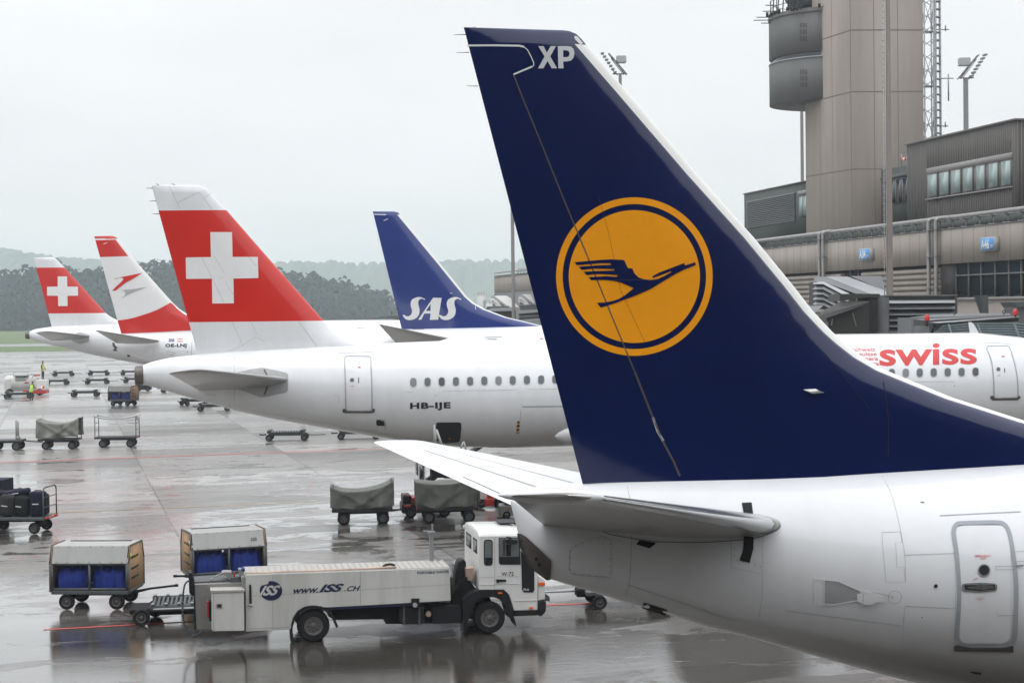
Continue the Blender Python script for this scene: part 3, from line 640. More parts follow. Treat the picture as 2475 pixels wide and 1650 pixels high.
pla = P2.decal('tailplane_seal_plate', poly2d([r6([(870,468),(1000,440),(1110,424),(1240,448),(1340,472),(1357,490),(1355,640),(1340,660),(1230,682),(1150,702),(1090,704),(1000,668),(860,622)])]), M['agrey'], eps=.01)
P2.decal('plate_seam', merge2d([strip2d(r6([(1130,440),(1160,500)]), 4), strip2d(r6([(1165,570),(1150,640),(1130,682)]), 4)]), M['exhaust'], eps=.02, parent=pla)
P2.decal('panel_seams', merge2d([strip2d(r6([(833,278),(848,340),(852,500),(850,640),(848,810)]), 1.0), strip2d(r6([(575,680),(670,684),(665,770)]), .9), strip2d(r6([(1778,686),(1838,686),(1838,750)]), .7), strip2d(r6([(225,560),(225,660)]), .6),
    strip2d(r8([(285,340),(700,330),(1100,322),(1560,312)]), .8), strip2d(r5([(960,606),(1530,604)]), .6), strip2d(r5([(1437,205),(1440,238),(1480,240)]), .6), strip2d(r8([(1250,490),(1245,560),(1230,700),(1215,780)]), 1.0)]), M['seam2'])
P2.decal('drip_rail', strip2d(r6([(1830,284),(2000,280),(2174,273)]), 1.2), M['doorgrey']); P2.decal('drip_rail', strip2d(r5([(1702,250),(1900,256),(2035,267)]), 1.4), M['doorgrey'])
P2.decal('panel_seams', strip2d(r8([(1262,462),(1430,460),(1640,458)]), 3), M['doorgrey'])
for q, (outline, sill, win, slot) in enumerate((
    (r6(smooth([(1925,314),(2000,314),(2110,316),(2140,330),(2143,420),(2150,600),(2152,800),(2140,830),(2050,836),(1940,834),(1908,815),(1903,700),(1898,500),(1893,360),(1900,325)], 3, True)), r6([(1873,818),(1898,812),(1912,835),(2140,835),(2155,812),(2180,815),(2178,846),(2150,855),(1900,855),(1874,848)]), r6([(1963, 541)])[0], r6([(2026, 518), (2026, 568)])),
    (r5(smooth([(1825,285),(1900,282),(1990,282),(2018,300),(2040,360),(2065,450),(2085,560),(2092,650),(2092,730),(2070,748),(1990,752),(1900,752),(1880,735),(1876,650),(1872,560),(1860,450),(1838,370),(1812,310)], 3, True)), r5([(1842,735),(1868,730),(1885,752),(2085,752),(2095,732),(2115,735),(2116,752),(2092,772),(1865,775),(1845,758)]), r5([(1916, 492)])[0], r5([(1971, 484), (1974, 520)])))):
    dr = P2.decal('cabin_door', poly2d([outline]), M['awhite'], eps=.008); P2.decal('door_frame', strip2d(outline, 2.6, True), M['doorgrey'], eps=.02, parent=dr)
    P2.decal('door_window', poly2d([circle(*win, 5, 20)]), M['glass'], eps=.02, cell=8, parent=dr); P2.decal('door_handle', strip2d(slot, 1.8), M['dark'], eps=.02, parent=dr)
    P2.decal('door_sill', poly2d([sill]), M['exhaust'], eps=.02, parent=dr)
    P2.decal('door_marking', merge2d([strip2d([(win[0]+8+6*(1-q), win[1]-31), (win[0]+15+6*(1-q), win[1]-31)], 2.4), strip2d([(win[0]-3, win[1]+15), (win[0]+4, win[1]+15)], 1)]), M['redmark'], eps=.02, parent=dr)
# windows: a row, evenly pitched
M['glass2'] = mat('aircraft_window_blind', (.20, .21, .22), .2); M['glass3'] = mat('aircraft_window_dark', (.06, .07, .085), .1)
def window_row(pl, p0, p1, n, w, h, m=M['glass'], name='window'):
    for i in range(n):
        k = i / max(1, n - 1); x = p0[0] + (p1[0]-p0[0])*k; y = p0[1] + (p1[1]-p0[1])*k
        o = pl.decal(name, poly2d([rrect(x-w/2, y-h/2, x+w/2, y+h/2, w*.45)]), random.choice([m, m, M['glass2'], M['glass3']]), cell=9, eps=.010)
        pl.decal('window_frame', strip2d(rrect(x-w/2, y-h/2, x+w/2, y+h/2, w*.45), 1.3, True), M['seam2'], cell=9, eps=.014, parent=o)
window_row(P2, (900+345/3.4836, 850+256/3.4836), (900+1421/3.4836, 850+234/3.4836), 10, 15, 21)
window_row(P2, (1342, 916.3), (2087, 902.3), 22, 15, 20.5)
window_row(P2, (1900+829/3.734, 760+529/3.734), (1900+1710/3.734, 760+516/3.734), 8, 15, 20.4)
# lettering
def straight(s_, x0, y0, x1, y1, sl=0, off=.0, sp=1.0, shear=0): return fit_quad(text2d(s_, off, shear, sp), rect4(x0, y0, x1, y1, sl))
P2.decal('registration_letters', straight('HB-IJE', 991, 973, 1089, 992.5, -.018, .045, 1.12), M['black'], cell=8)
P2.decal('airline_lettering', merge2d([fit_quad(text2d('swiss', .022, 0, 1.0), r5([(843, 262), (1722, 254), (1722, 448), (843, 466)]))]), M['redmark'], cell=8)
P2.decal('country_names', merge2d([fit_quad(text2d(t_, .012), r5(q_)) for t_, q_ in (('schweiz', [(597,298),(806,298),(806,330),(597,332)]), ('suisse', [(660,338),(818,338),(818,371),(660,372)]), ('svizzera', [(620,382),(830,381),(830,413),(620,415)]), ('svizra', [(684,427),(838,426),(838,460),(684,462)]))]), M['redmark'], cell=8)
ho = P2.decal('cargo_hatch', poly2d([r8([(548,594),(735,594),(748,604),(750,640),(742,720),(732,760),(620,772),(540,745),(535,640),(537,604)])]), M['dark'], eps=.014)
P2.decal('hatch_light', poly2d([r8(circle(650, 730, 10, 12, 5))]), M['redmark'], eps=.03, parent=ho)
P2.decal('service_hatch', poly2d([r8([(35,573),(100,573),(108,600),(106,625),(40,622),(32,605)])]), M['dark'], eps=.014)
P2.decal('service_hatch', strip2d(r8([(72,576),(98,578),(106,600),(108,655)]), 3), M['agrey'], eps=.03)
P2.decal('hazard_marking', poly2d([r8([(1220,585),(1240,585),(1236,685),(1212,685)])]), M['black'], eps=.012)
P2.decal('hazard_stripes', merge2d([poly2d([r8([(1220-i*2,(602+i*33)),(1240-i*2,(598+i*33)),(1238-i*2,(612+i*33)),(1218-i*2,(616+i*33))])]) for i in range(3)]), M['orange'], eps=.018)
P2.decal('small_ports', merge2d([poly2d([circle(1900+1335/3.734, 760+697/3.734, 2, 12)]), poly2d([circle(1900+1090/3.734, 760+665/3.734, 2.4, 12)]), poly2d([circle(1900+1520/3.734, 760+642/3.734, 1.1, 10)]), poly2d([circle(1053, 956, 1, 10)])]), M['black'], cell=8)
# antenna blade, low roof dome, wing with flap fairings
for (pts, y0, y1, nm, mm) in (([(2341,779),(2346,778),(2353,783),(2366,806),(2345,806)], -.03, .03, 'antenna', M['awhite']),):
    MB().prism([fA.q(*p) for p in pts], y0, y1).obj(nm, mm, rA)
dome = [fA.q(*p) for p in ((1065,823),(1080,818.5),(1100,816.5),(1130,815.5),(1160,816),(1172,819),(1174,823))]
v = []
for (x, z) in dome:
    for i in range(9):
        t = math.pi * i / 8; b = dome[0][1] - .25; wy = .45 * math.sin(math.pi * (0.08 + .84 * (x - dome[0][0]) / (dome[-1][0] - dome[0][0])))
        v.append((x, wy * math.cos(t), b + (z - b) * math.sin(t)))
mk('antenna_dome', v, [(k*9+i, k*9+i+1, k*9+10+i, k*9+9+i) for k in range(len(dome)-1) for i in range(8)], M['awhite'], rA, smooth=True)
wgx = fA.q(1800, 1040)[0]
wing(P2, -1, wgx + 3.0, 3.7, 16.5, 6.6, 6.6, 1.5, .9, M['awhite']); wing(P2, 1, wgx + 3.0, 3.7, 16.5, 6.6, 6.6, 1.5, .9, M['awhite'])
engine(P2, wgx + 1.5, -5.7, 2.3); engine(P2, wgx + 1.5, 5.7, 2.3)
x0, z0 = fA.q(1372, 1054, -3); 
MB().lathe([(.02, -.45), (.16, -.30), (.28, -.05), (.33, .25), (.30, 1.2), (.1, 2.4)], (x0, -3.0, z0), 20, 'X').obj('flap_fairing', M['agrey'], rA)
gear(P2, 'landing_gear', fA.q(1640, 1000)[0], (-3.6, 3.6), 3.2, .55); gear(P2, 'landing_gear', fA.q(2420, 1000)[0], (0,), 3.2, .38)

# ---------------------------------------------------------------- blue tail with white lettering
fS = frame_px(1130, 104, R(8))
rS = thing('airliner', 'airliner with a bright blue tail fin lettered SAS in white', 'airplane', fS)
P3 = Plane(fS, rS,
    [(905, 838), (930, 818), (952, 801), (970, 795.5), (1100, 791.5), (1305, 787), (1600, 784)],
    [(905, 842), (950, 850), (1000, 862), (1100, 885), (1200, 905), (1300, 920), (1450, 930), (1600, 930)], 30, wf_tail=.6, ds=.2, sm=2, nose=(20.0, 29.9, 6.0))
P3.fuselage([M['awhite']])
f3 = Fin(P3, [(901, 511), (971, 795.5)], [(950, 510.8), (957, 512), (962.5, 514), (966.5, 519), (1067, 640.7), (1128.6, 717), (1147, 733), (1174, 748), (1225, 766.7), (1303, 785.5), (1330, 790)], 6.0, mainle=[(966.5, 519), (1067, 640.7)])
f3.build([M['sblue']], strip=.17, strip_mat=M['lewhite'], strip_top=fS.q(966.5, 519)[1])
r7 = lambda pts: rescale(pts, 850, 480, 3.7327)
def S_letter(dx, dy):
    o = smooth([(660,915),(645,905),(625,903),(610,912),(600,935),(604,965),(612,1000),(608,1040),(590,1070),(555,1090),(515,1095),(485,1085),(465,1062),(460,1048)], 4) + \
        smooth([(475,1048),(495,1060),(520,1058),(538,1040),(545,1010),(535,975),(532,940),(545,910),(580,892),(620,888),(662,905)], 4)
    return [(x + dx, y + dy) for x, y in o]
f3.decal('airline_lettering', merge2d([poly2d([r7(S_letter(0, 0))]), poly2d([r7([(735,893),(812,895),(780,1091),(705,1093),(712,1035),(655,1036),(628,1091),(600,1091),(720,915)]), r7([(712,950),(668,1012),(712,1012)])]), poly2d([r7(S_letter(326, 0))])]), M['white'], cell=10, eps=.015)
f3.decal('fin_seams', merge2d([strip2d(r7([(196,142),(310,145)]), 2.0), strip2d(r7([(328,182),(288,200)]), 1.6), strip2d(r7([(1117,945),(1118,1000)]), 1.0)]), M['white'], cell=10, eps=.012)
f3.decal('fin_ports', merge2d([poly2d([r7([(885,848),(908,850),(905,857),(888,855)])])]), M['letter'], cell=10, eps=.03)
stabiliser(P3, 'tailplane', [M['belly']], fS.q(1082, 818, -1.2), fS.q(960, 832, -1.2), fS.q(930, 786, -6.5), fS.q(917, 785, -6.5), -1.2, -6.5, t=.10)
stabiliser(P3, 'tailplane', [M['awhite']], fS.q(1082, 818, -1.2), fS.q(960, 832, -1.2), fS.q(930, 800, -6.5), fS.q(917, 799, -6.5), .8, 6.5, t=.10)
P3.decal('panel_seams', merge2d([strip2d(r7([(550,1178),(655,1176)]), 1.4), strip2d(r7([(1200,1248),(1358,1246)]), 1.0)]), M['seam'], eps=.02)
P3.decal('red_marking', poly2d([r7([(1702,1258),(1722,1258),(1722,1268),(1702,1268)])]), M['redmark'], eps=.02)
P3.decal('roof_light', poly2d([r7([(1215,1264),(1230,1260),(1300,1262),(1318,1272)])]), M['agrey'], eps=.02)
gear(P3, 'landing_gear', 9, (-2.6, 2.6), 4.5); gear(P3, 'landing_gear', 25, (0,), 4.5, .36)

# ---------------------------------------------------------------- white fin with red stripes and arrow-like birds
fO = frame_px(330, 127, R(8))
rO = thing('airliner', 'airliner with a red and white banded tail fin, lettered OE-LNJ', 'airplane', fO)
P4 = Plane(fO, rO, [(269, 828), (280, 814), (293, 806.5), (400, 802), (520, 798.5), (850, 793), (1200, 790)], [(269, 832), (275, 843), (290, 852), (340, 868), (400, 886), (500, 912), (600, 928), (1200, 924)], 38, wf_tail=.6, ds=.2, sm=2, nose=(27, 37.9, 6.3))
P4.fuselage([M['awhite']])
f4 = Fin(P4, [(227.7, 571), (293, 807)], [(270, 570.7), (275, 571), (280, 573), (284, 576), (317.6, 619.6), (415, 729), (433.6, 746.5), (451, 758), (500, 776), (560, 789), (600, 795)], 5.9, k_line=((241.8, 621.4), (317.6, 619)), mainle=[(284, 576), (317.6, 619.6)])
f4.build([M['white'], M['red']], bands=[(zsh(f4, (241.8, 621.4)), 99, 1)], strip=.2, strip_mat=M['lewhite'], strip_top=fO.q(284, 576)[1])
r1 = lambda pts: rescale(pts, 0, 560, 4.612)
f4.decal('red_band', poly2d([r1(smooth([(1310,988),(1450,968),(1600,925),(1750,870),(1900,789)], 5) + [(1928,806),(1975,858),(2050,916),(2130,955),(2130,1098),(1700,1120),(1352,1135)])]), M['red'], cell=10, eps=.02)
f4.decal('bird_emblem', poly2d([r1(smooth([(1272,524),(1380,500),(1588,458)], 3) + smooth([(1490,520),(1400,570),(1340,615),(1288,656)], 3) + [(1248,659)] + smooth([(1300,605),(1350,560),(1376,528),(1362,512)], 3) + [(1320,515),(1285,527)])]), M['red'], cell=10, eps=.02)
f4.decal('bird_shadow_emblem', poly2d([r1(smooth([(1340,650),(1480,640),(1640,616)], 3) + smooth([(1500,668),(1430,700),(1355,745)], 3) + smooth([(1395,705),(1396,672),(1375,655)], 3))]), M['agrey'], cell=10, eps=.02)
f4.decal('fin_seams', merge2d([strip2d(r1([(1056,78),(1178,80)]), 1.4), strip2d(r1([(1195,122),(1152,137)]), 1.4)]), M['white'], cell=10, eps=.02)
P4.decal('registration_letters', straight('OE-LNJ', 399.5, 830.5, 451, 841, -.012, .04, 1.1), M['black'], cell=8, eps=.02)
eu = P4.decal('union_flag', poly2d([r1([(1880,1186),(1945,1187),(1945,1222),(1880,1221)])]), M['sblue'], cell=8, eps=.02)
P4.decal('flag_stars', merge2d([poly2d([r1(circle(1912+13*math.cos(a*math.pi/4), 1204+12*math.sin(a*math.pi/4), 2.2, 6))]) for a in range(8)]), M['orange'], cell=8, eps=.03, parent=eu)
P4.decal('national_flag', merge2d([poly2d([r1([(1974,1188),(2040,1190),(2040,1199),(1974,1197)])]), poly2d([r1([(1974,1214),(2040,1216),(2040,1225),(1974,1223)])])]), M['redmark'], cell=8, eps=.02)
P4.decal('panel_seams', merge2d([strip2d(r1([(1870,1328),(1872,1370),(1935,1372)]), .7), strip2d(r1([(1870,1328),(1960,1356)]), .7), strip2d(r1([(2190,1205),(2140,1215),(2135,1370)]), .8)]), M['seam'], eps=.02)
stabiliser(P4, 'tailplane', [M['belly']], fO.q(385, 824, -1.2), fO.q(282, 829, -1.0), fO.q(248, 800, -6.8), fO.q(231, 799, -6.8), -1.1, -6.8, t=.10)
stabiliser(P4, 'tailplane', [M['awhite']], fO.q(385, 824, -1.2), fO.q(282, 829, -1.0), fO.q(248, 808, -6.8), fO.q(231, 808, -6.8), .8, 6.8, t=.10)
P4.decal('exhaust_fairing', poly2d([r1([(1250,1225),(1272,1235),(1285,1270),(1310,1290),(1308,1330),(1262,1328),(1256,1318),(1275,1305),(1255,1270)])]), M['exhaust'], cell=8, eps=.03)
P4.decal('vent_opening', merge2d([poly2d([r1([(1415,1368),(1450,1374),(1448,1396),(1420,1390)])]), poly2d([r1(circle(2090, 1334, 5, 10))])]), M['dark'], eps=.02)
gear(P4, 'landing_gear', 18, (-2.6, 2.6), 3.5); gear(P4, 'landing_gear', 33, (0,), 3.5, .36)
engine(P4, 22, -5, 2.6)

# ---------------------------------------------------------------- farthest aircraft: small red fin with white cross
fB = frame_px(180, 147, R(6))
rB = thing('airliner', 'farthest airliner at the left with a small white cross on its red tail fin', 'airplane', fB)
P5 = Plane(fB, rB, [(68, 804), (75, 797.5), (87, 795), (126, 789), (200, 785), (284, 782), (500, 778), (850, 773.5), (965, 773), (1150, 772)], [(68, 815), (80, 822), (130, 836), (195, 852), (260, 866), (340, 881), (450, 893), (600, 896), (1150, 892)], 34, wf_tail=.85, ds=.2, sm=2, nose=(26, 33.9, 6.0))
P5.fuselage([M['awhite']])
f5 = Fin(P5, [(81.3, 622.4), (125, 789.5)], [(128, 622), (134, 624), (139, 629), (155, 645.6), (255, 756), (264, 763), (271, 767.5), (284, 773.6), (310, 779), (330, 781)], 5.6, k_line=((118, 757.5), (255, 756.5)), mainle=[(155, 645.6), (255, 756)])
f5.build([M['awhite'], M['red']], bands=[(zsh(f5, (180, 757)), zsh(f5, (120, 646.7)), 1)])
f5.decal('cross_emblem', poly2d([r1([(643,498),(747,498),(750,611),(868,613),(870,712),(752,714),(753,828),(649,828),(646,714),(525,712),(524,613),(643,611)])]), M['white'], cell=10, eps=.015)
x0, z0 = fB.q(68.5, 810); xa, za = fB.q(62, 810)
MB().lathe([(.28, xa - x0), (.33, 0.02), (.3, .1)], (x0, 0, z0), 24, 'X').obj('exhaust_outlet', M['exhaust'], rB)
stabiliser(P5, 'tailplane', [M['belly']], fB.q(216, 812, -1.6), fB.q(124, 823, -1.2), fB.q(122, 801, -6.2), fB.q(87, 804.5, -6.2), -1.4, -6.2, t=.10)
stabiliser(P5, 'tailplane', [M['awhite']], fB.q(216, 812, -1.6), fB.q(124, 823, -1.2), fB.q(122, 806, -6.2), fB.q(87, 808, -6.2), .9, 6.2, t=.10)
P5.decal('tailplane_seal_plate', poly2d([r1([(800,1150),(885,1120),(990,1150),(992,1200),(985,1230),(890,1250),(800,1215)])]), M['agrey'], eps=.015)
P5.decal('panel_seams', merge2d([strip2d(r7([(45,1168),(118,1168)]), 2.0)]), M['dark'], eps=.02)
gear(P5, 'landing_gear', 19, (-3.6, 3.6), 3.2); gear(P5, 'landing_gear', 28, (0,), 3.2, .36)
# ================================================================ GROUND AND BACKDROP
AP = R(14.6)
def ground_mat():
    m = bpy.data.materials.new('wet_concrete'); m.use_nodes = True; t = m.node_tree; n = t.nodes; L = t.links; b = n['Principled BSDF']
    tc = n.new('ShaderNodeTexCoord'); mp = n.new('ShaderNodeMapping'); mp.inputs['Rotation'].default_value = (0, 0, -AP)
    L.new(tc.outputs['Object'], mp.inputs[0]); base = mp.outputs[0]
    sp = n.new('ShaderNodeSeparateXYZ'); L.new(base, sp.inputs[0])
    def math_(op, a, b_=None, c=None):
        x = n.new('ShaderNodeMath'); x.operation = op
        for i, q in enumerate((a, b_, c)):
            if q is None: continue
            if isinstance(q, (int, float)): x.inputs[i].default_value = q
            else: L.new(q, x.inputs[i])
        return x.outputs[0]
    def noise(scale, det, rough=.6, st=(1, 1, 1), loc=(0, 0, 0), dist=0):
        a = n.new('ShaderNodeMapping'); a.inputs['Scale'].default_value = st; a.inputs['Location'].default_value = loc; L.new(base, a.inputs[0])
        x = n.new('ShaderNodeTexNoise'); x.inputs['Scale'].default_value = scale; x.inputs['Detail'].default_value = det; x.inputs['Roughness'].default_value = rough; x.inputs['Distortion'].default_value = dist
        L.new(a.outputs[0], x.inputs[0]); return x.outputs[0]
    def rng(v, a, b_, c, d, smooth_=False):
        x = n.new('ShaderNodeMapRange'); x.interpolation_type = 'SMOOTHSTEP' if smooth_ else 'LINEAR'
        for i, q in enumerate((a, b_, c, d)): x.inputs[i+1].default_value = q
        L.new(v, x.inputs[0]); return x.outputs[0]
    SX, SY = 8.2, 5.62
    ux = math_('DIVIDE', math_('ADD', sp.outputs[0], 4.2), SX); uy = math_('DIVIDE', math_('ADD', sp.outputs[1], 3.06), SY)
    ix, iy = math_('FLOOR', ux), math_('FLOOR', uy)
    cb = n.new('ShaderNodeCombineXYZ'); L.new(ix, cb.inputs[0]); L.new(iy, cb.inputs[1])
    wn = n.new('ShaderNodeTexWhiteNoise'); wn.noise_dimensions = '2D'; L.new(cb.outputs[0], wn.inputs[0])
    cb2 = n.new('ShaderNodeCombineXYZ'); L.new(iy, cb2.inputs[1]); L.new(math_('FLOOR', math_('DIVIDE', math_('ADD', ix, 40), 1)), cb2.inputs[0]); cb2.inputs[2].default_value = 3.0
    wn2 = n.new('ShaderNodeTexWhiteNoise'); wn2.noise_dimensions = '2D'; L.new(cb2.outputs[0], wn2.inputs[0])
    cb3 = n.new('ShaderNodeCombineXYZ'); L.new(iy, cb3.inputs[0]); cb3.inputs[1].default_value = 7.0
    wn3 = n.new('ShaderNodeTexWhiteNoise'); wn3.noise_dimensions = '2D'; L.new(cb3.outputs[0], wn3.inputs[0])
    fx = math_('ABSOLUTE', math_('SUBTRACT', math_('FRACT', ux), .5)); fy = math_('ABSOLUTE', math_('SUBTRACT', math_('FRACT', uy), .5))
    jx = math_('GREATER_THAN', fx, .5 - .035 / SX); jy = math_('GREATER_THAN', fy, .5 - .05 / SY); joint = math_('MAXIMUM', jx, jy)
    big = noise(.045, 5, .6, (1, 1.6, 1)); mid = noise(.32, 8, .66, (1, 1.8, 1), (5, 3, 0), .6); fine = noise(5.0, 6, .7, (1, 1, 1), (1, 2, 0))
    rip = noise(1.9, 9, .68, (1, 3.2, 1), (9, 1, 0))
    # base colour: damp concrete, slab by slab
    tone = math_('ADD', math_('ADD', math_('MULTIPLY', wn.outputs[0], .20), math_('MULTIPLY', wn2.outputs[0], .45)), math_('ADD', math_('MULTIPLY', big, .30), math_('MULTIPLY', fine, .20)))
    ramp = n.new('ShaderNodeValToRGB'); e = ramp.color_ramp.elements
    e[0].position = .35; e[0].color = (.110, .101, .090, 1); e[1].position = .80; e[1].color = (.32, .30, .275, 1); L.new(tone, ramp.inputs[0])
    # standing water: puddles where the surface dips
    dip = math_('ADD', math_('ADD', math_('MULTIPLY', mid, .62), math_('MULTIPLY', big, .35)), math_('MULTIPLY', wn2.outputs[0], .05))
    near = rng(sp.outputs[1], 45, 110, .035, -.075)
    pud = rng(math_('ADD', dip, near), .495, .53, 0, 1, True)
    stain = rng(noise(.7, 8, .7, (1, 2.2, 1), (20, 7, 0), .8), .52, .66, 0, 1, True)
    mx = n.new('ShaderNodeMix'); mx.data_type = 'RGBA'; mx.inputs[7].default_value = (.030, .026, .022, 1)
    L.new(math_('MULTIPLY', pud, .35), mx.inputs[0]); L.new(ramp.outputs[0], mx.inputs[6])
    mx2 = n.new('ShaderNodeMix'); mx2.data_type = 'RGBA'; mx2.inputs[7].default_value = (.02, .018, .017, 1)
    L.new(math_('MAXIMUM', math_('MULTIPLY', joint, .85), math_('MULTIPLY', stain, .6)), mx2.inputs[0]); L.new(mx.outputs[2], mx2.inputs[6])
    soak_reflect = rng(math_('ADD', sp.outputs[1], math_('MULTIPLY', mid, 9)), 49, 54, 1, 0, True)  # soaked concrete, its colour also darkened for the mirrored belly and truck
    mx3 = n.new('ShaderNodeMix'); mx3.data_type = 'RGBA'; mx3.inputs[7].default_value = (.036, .030, .024, 1); L.new(math_('MULTIPLY', soak_reflect, .78), mx3.inputs[0]); L.new(mx2.outputs[2], mx3.inputs[6])
    L.new(mx3.outputs[2], b.inputs['Base Color'])
    film = math_('ADD', rng(mid, .35, .65, .30, .52), math_('MULTIPLY', wn.outputs[0], .06))
    ro = n.new('ShaderNodeMix'); ro.data_type = 'FLOAT'; L.new(pud, ro.inputs[0]); L.new(film, ro.inputs[2]); ro.inputs[3].default_value = .035
    L.new(ro.outputs[0], b.inputs['Roughness'])
    b.inputs['IOR'].default_value = 1.36; b.inputs['Specular IOR Level'].default_value = .5
    cwa = n.new('ShaderNodeMath'); cwa.operation = 'ADD'; L.new(rng(pud, 0, 1, 0, .25), cwa.inputs[0]); L.new(math_('ADD', math_('ADD', math_('MULTIPLY_ADD', wn2.outputs[0], .46, .04), math_('MULTIPLY', math_('MULTIPLY', math_('FRACT', uy), wn3.outputs[0]), -.30)), rng(big, .35, .62, .30, .62)), cwa.inputs[1]); cwa.use_clamp = True; L.new(cwa.outputs[0], b.inputs['Coat Weight']); b.inputs['Coat IOR'].default_value = 1.33
    cro = n.new('ShaderNodeMix'); cro.data_type = 'FLOAT'; L.new(pud, cro.inputs[0]); L.new(math_('ADD', rng(mid, .35, .65, .13, .24), math_('MULTIPLY', wn2.outputs[0], .08)), cro.inputs[2]); cro.inputs[3].default_value = .02
    L.new(cro.outputs[0], b.inputs['Coat Roughness'])
    hh = math_('ADD', math_('MULTIPLY', math_('MULTIPLY', fine, math_('SUBTRACT', 1.0, pud)), .55), math_('MULTIPLY', rip, 1.0))
    bp = n.new('ShaderNodeBump'); bp.inputs['Strength'].default_value = .35; bp.inputs['Distance'].default_value = .010; L.new(hh, bp.inputs['Height'])
    L.new(bp.outputs[0], b.inputs['Normal']); L.new(bp.outputs[0], b.inputs['Coat Normal'])
    return m
M['apron'] = ground_mat()
M['grass'] = mat('airfield_grass', (.085, .13, .035), .9, var=.35, scale=.05, stretch=(1, 3, 1))
M['strip'] = mat('taxiway_asphalt', (.16, .16, .155), .35, var=.2, scale=.05)
S_ = 6000
g = mk('ground', [(-S_, -300, -.004), (S_, -300, -.004), (S_, 9000, -.004), (-S_, 9000, -.004)], [(0, 1, 2, 3)], M['apron']); struct(g)
def band_sheet(name, px_near, px_far, z, m):
    """a strip of ground parallel to the apron axis between two photo points at the left edge"""
    f = np.array([math.cos(R(4)), math.sin(R(4))])
    a = np.array(gp(*px_near)); b = np.array(gp(*px_far))
    p = [a - f * 3000, a + f * 5000, b + f * 5000, b - f * 3000]
    return struct(mk(name, [(q[0], q[1], z) for q in p], [(0, 1, 2, 3)], m))
band_sheet('grass', (0, 851), (0, 763.0), .012, M['grass'])
band_sheet('taxiway', (0, 838), (0, 832), .03, M['strip'])
# painted lines
M['redline'] = mat('red_painted_line', (.50, .06, .045), .55, var=.15, scale=.8, coat=.0)
M['yline'] = mat('yellow_painted_line', (.42, .24, .07), .5, var=.3, scale=.8, coat=.1)
M['wline'] = mat('white_painted_line', (.33, .33, .32), .3, var=.3, scale=.8, coat=.5)
def ground_line(name, p0, p1, w, m, z=.004):
    a, b = np.array(gp(*p0)), np.array(gp(*p1)); d = (b - a) / np.linalg.norm(b - a); nn = np.array([-d[1], d[0]]) * w / 2
    q = [a + nn, b + nn, b - nn, a - nn]
    return struct(mk(name, [(x, y, z) for x, y in q], [(0, 1, 2, 3)], m))
ground_line('red_line', (-200, 1124.5), (1000, 1081), .30, M['redline'])
ground_line('red_line', (105, 1521), (480, 1500), .12, M['redline']); ground_line('red_line', (1310, 1462), (1470, 1456), .15, M['redline'])
ground_line('yellow_line', (100, 1240), (760, 1212), .12, M['yline'])
ground_line('white_line', (-50, 985), (380, 973), .18, M['wline'])
random.seed(3)
mk_ = MB()
for (x, y, L_, w) in ((375,1181,52,.10),(392,1196,46,.16),(407,1213,22,.10),(378,1206,14,.06),(122,1194,26,.07),(120,1208,40,.08),(150,1213,26,.06),(168,1190,12,.05),(262,1288,44,.06),(290,1282,30,.05),(738,1166,28,.07),(742,1174,22,.06),(735,1183,18,.06),(342,1128,30,.05),(300,1010,30,.05),(320,1003,24,.05),(20,1349,50,.05),(60,1344,40,.05)):
    a, b = np.array(gp(x, y)), np.array(gp(x + L_, y - L_*.03)); d = (b-a)/np.linalg.norm(b-a); nn = np.array([-d[1], d[0]])*w; m2 = (a+b)/2
    q = [a, m2 + nn, b, m2 - nn*.6]; mk_.add([(p[0], p[1], .004) for p in q], [(0, 1, 2, 3)])
struct(mk_.obj('paint_marks', M['redline'], None, auto=None))
# ---- wooded hills
M['hill'] = mat('wooded_hill', (.045, .075, .045), .95, var=.35, scale=.012)
def ridge(name, prof, Y, depth, z0=-1.0, jag=0.0, step=6, m=None):
    P = [at(x, y, Y) for x, y in prof]; xs = np.arange(P[0].x, P[-1].x, step)
    zs = np.interp(xs, [p.x for p in P], [p.z for p in P])
    rnd = np.random.RandomState(5)
    v = []; f = []; nr = 7
    for k in range(nr):
        t = k / (nr - 1)
        for i, (x, z) in enumerate(zip(xs, zs)):
            j = rnd.rand() * jag; zz = z0 + (z - z0) * math.sin(t * math.pi / 2) ** .8 - (jag * .5 - j if k else 0)
            v.append((x, Y - depth * (1 - t), zz))
    n = len(xs)
    for k in range(nr - 1):
        for i in range(n - 1): f.append((k*n+i, k*n+i+1, k*n+n+i+1, k*n+n+i))
    for i in range(n): v.append((xs[i], Y + depth * .5, z0))
    for i in range(n - 1): f.append(((nr-1)*n+i, (nr-1)*n+i+1, nr*n+i+1, nr*n+i))
    return struct(mk(name, v, f, m or M['hill'], smooth=False))
ridge('hills', [(-500, 590), (0, 601), (25, 601), (60, 613), (120, 620), (147, 626), (240, 628), (330, 634), (500, 640), (665, 637), (716, 634), (760, 636), (800, 633), (860, 638), (918, 637), (1000, 637), (1078, 631), (1150, 630), (1212, 629), (1290, 630), (1500, 634), (1900, 650), (2600, 690)], 2900, 350, jag=9, step=5)
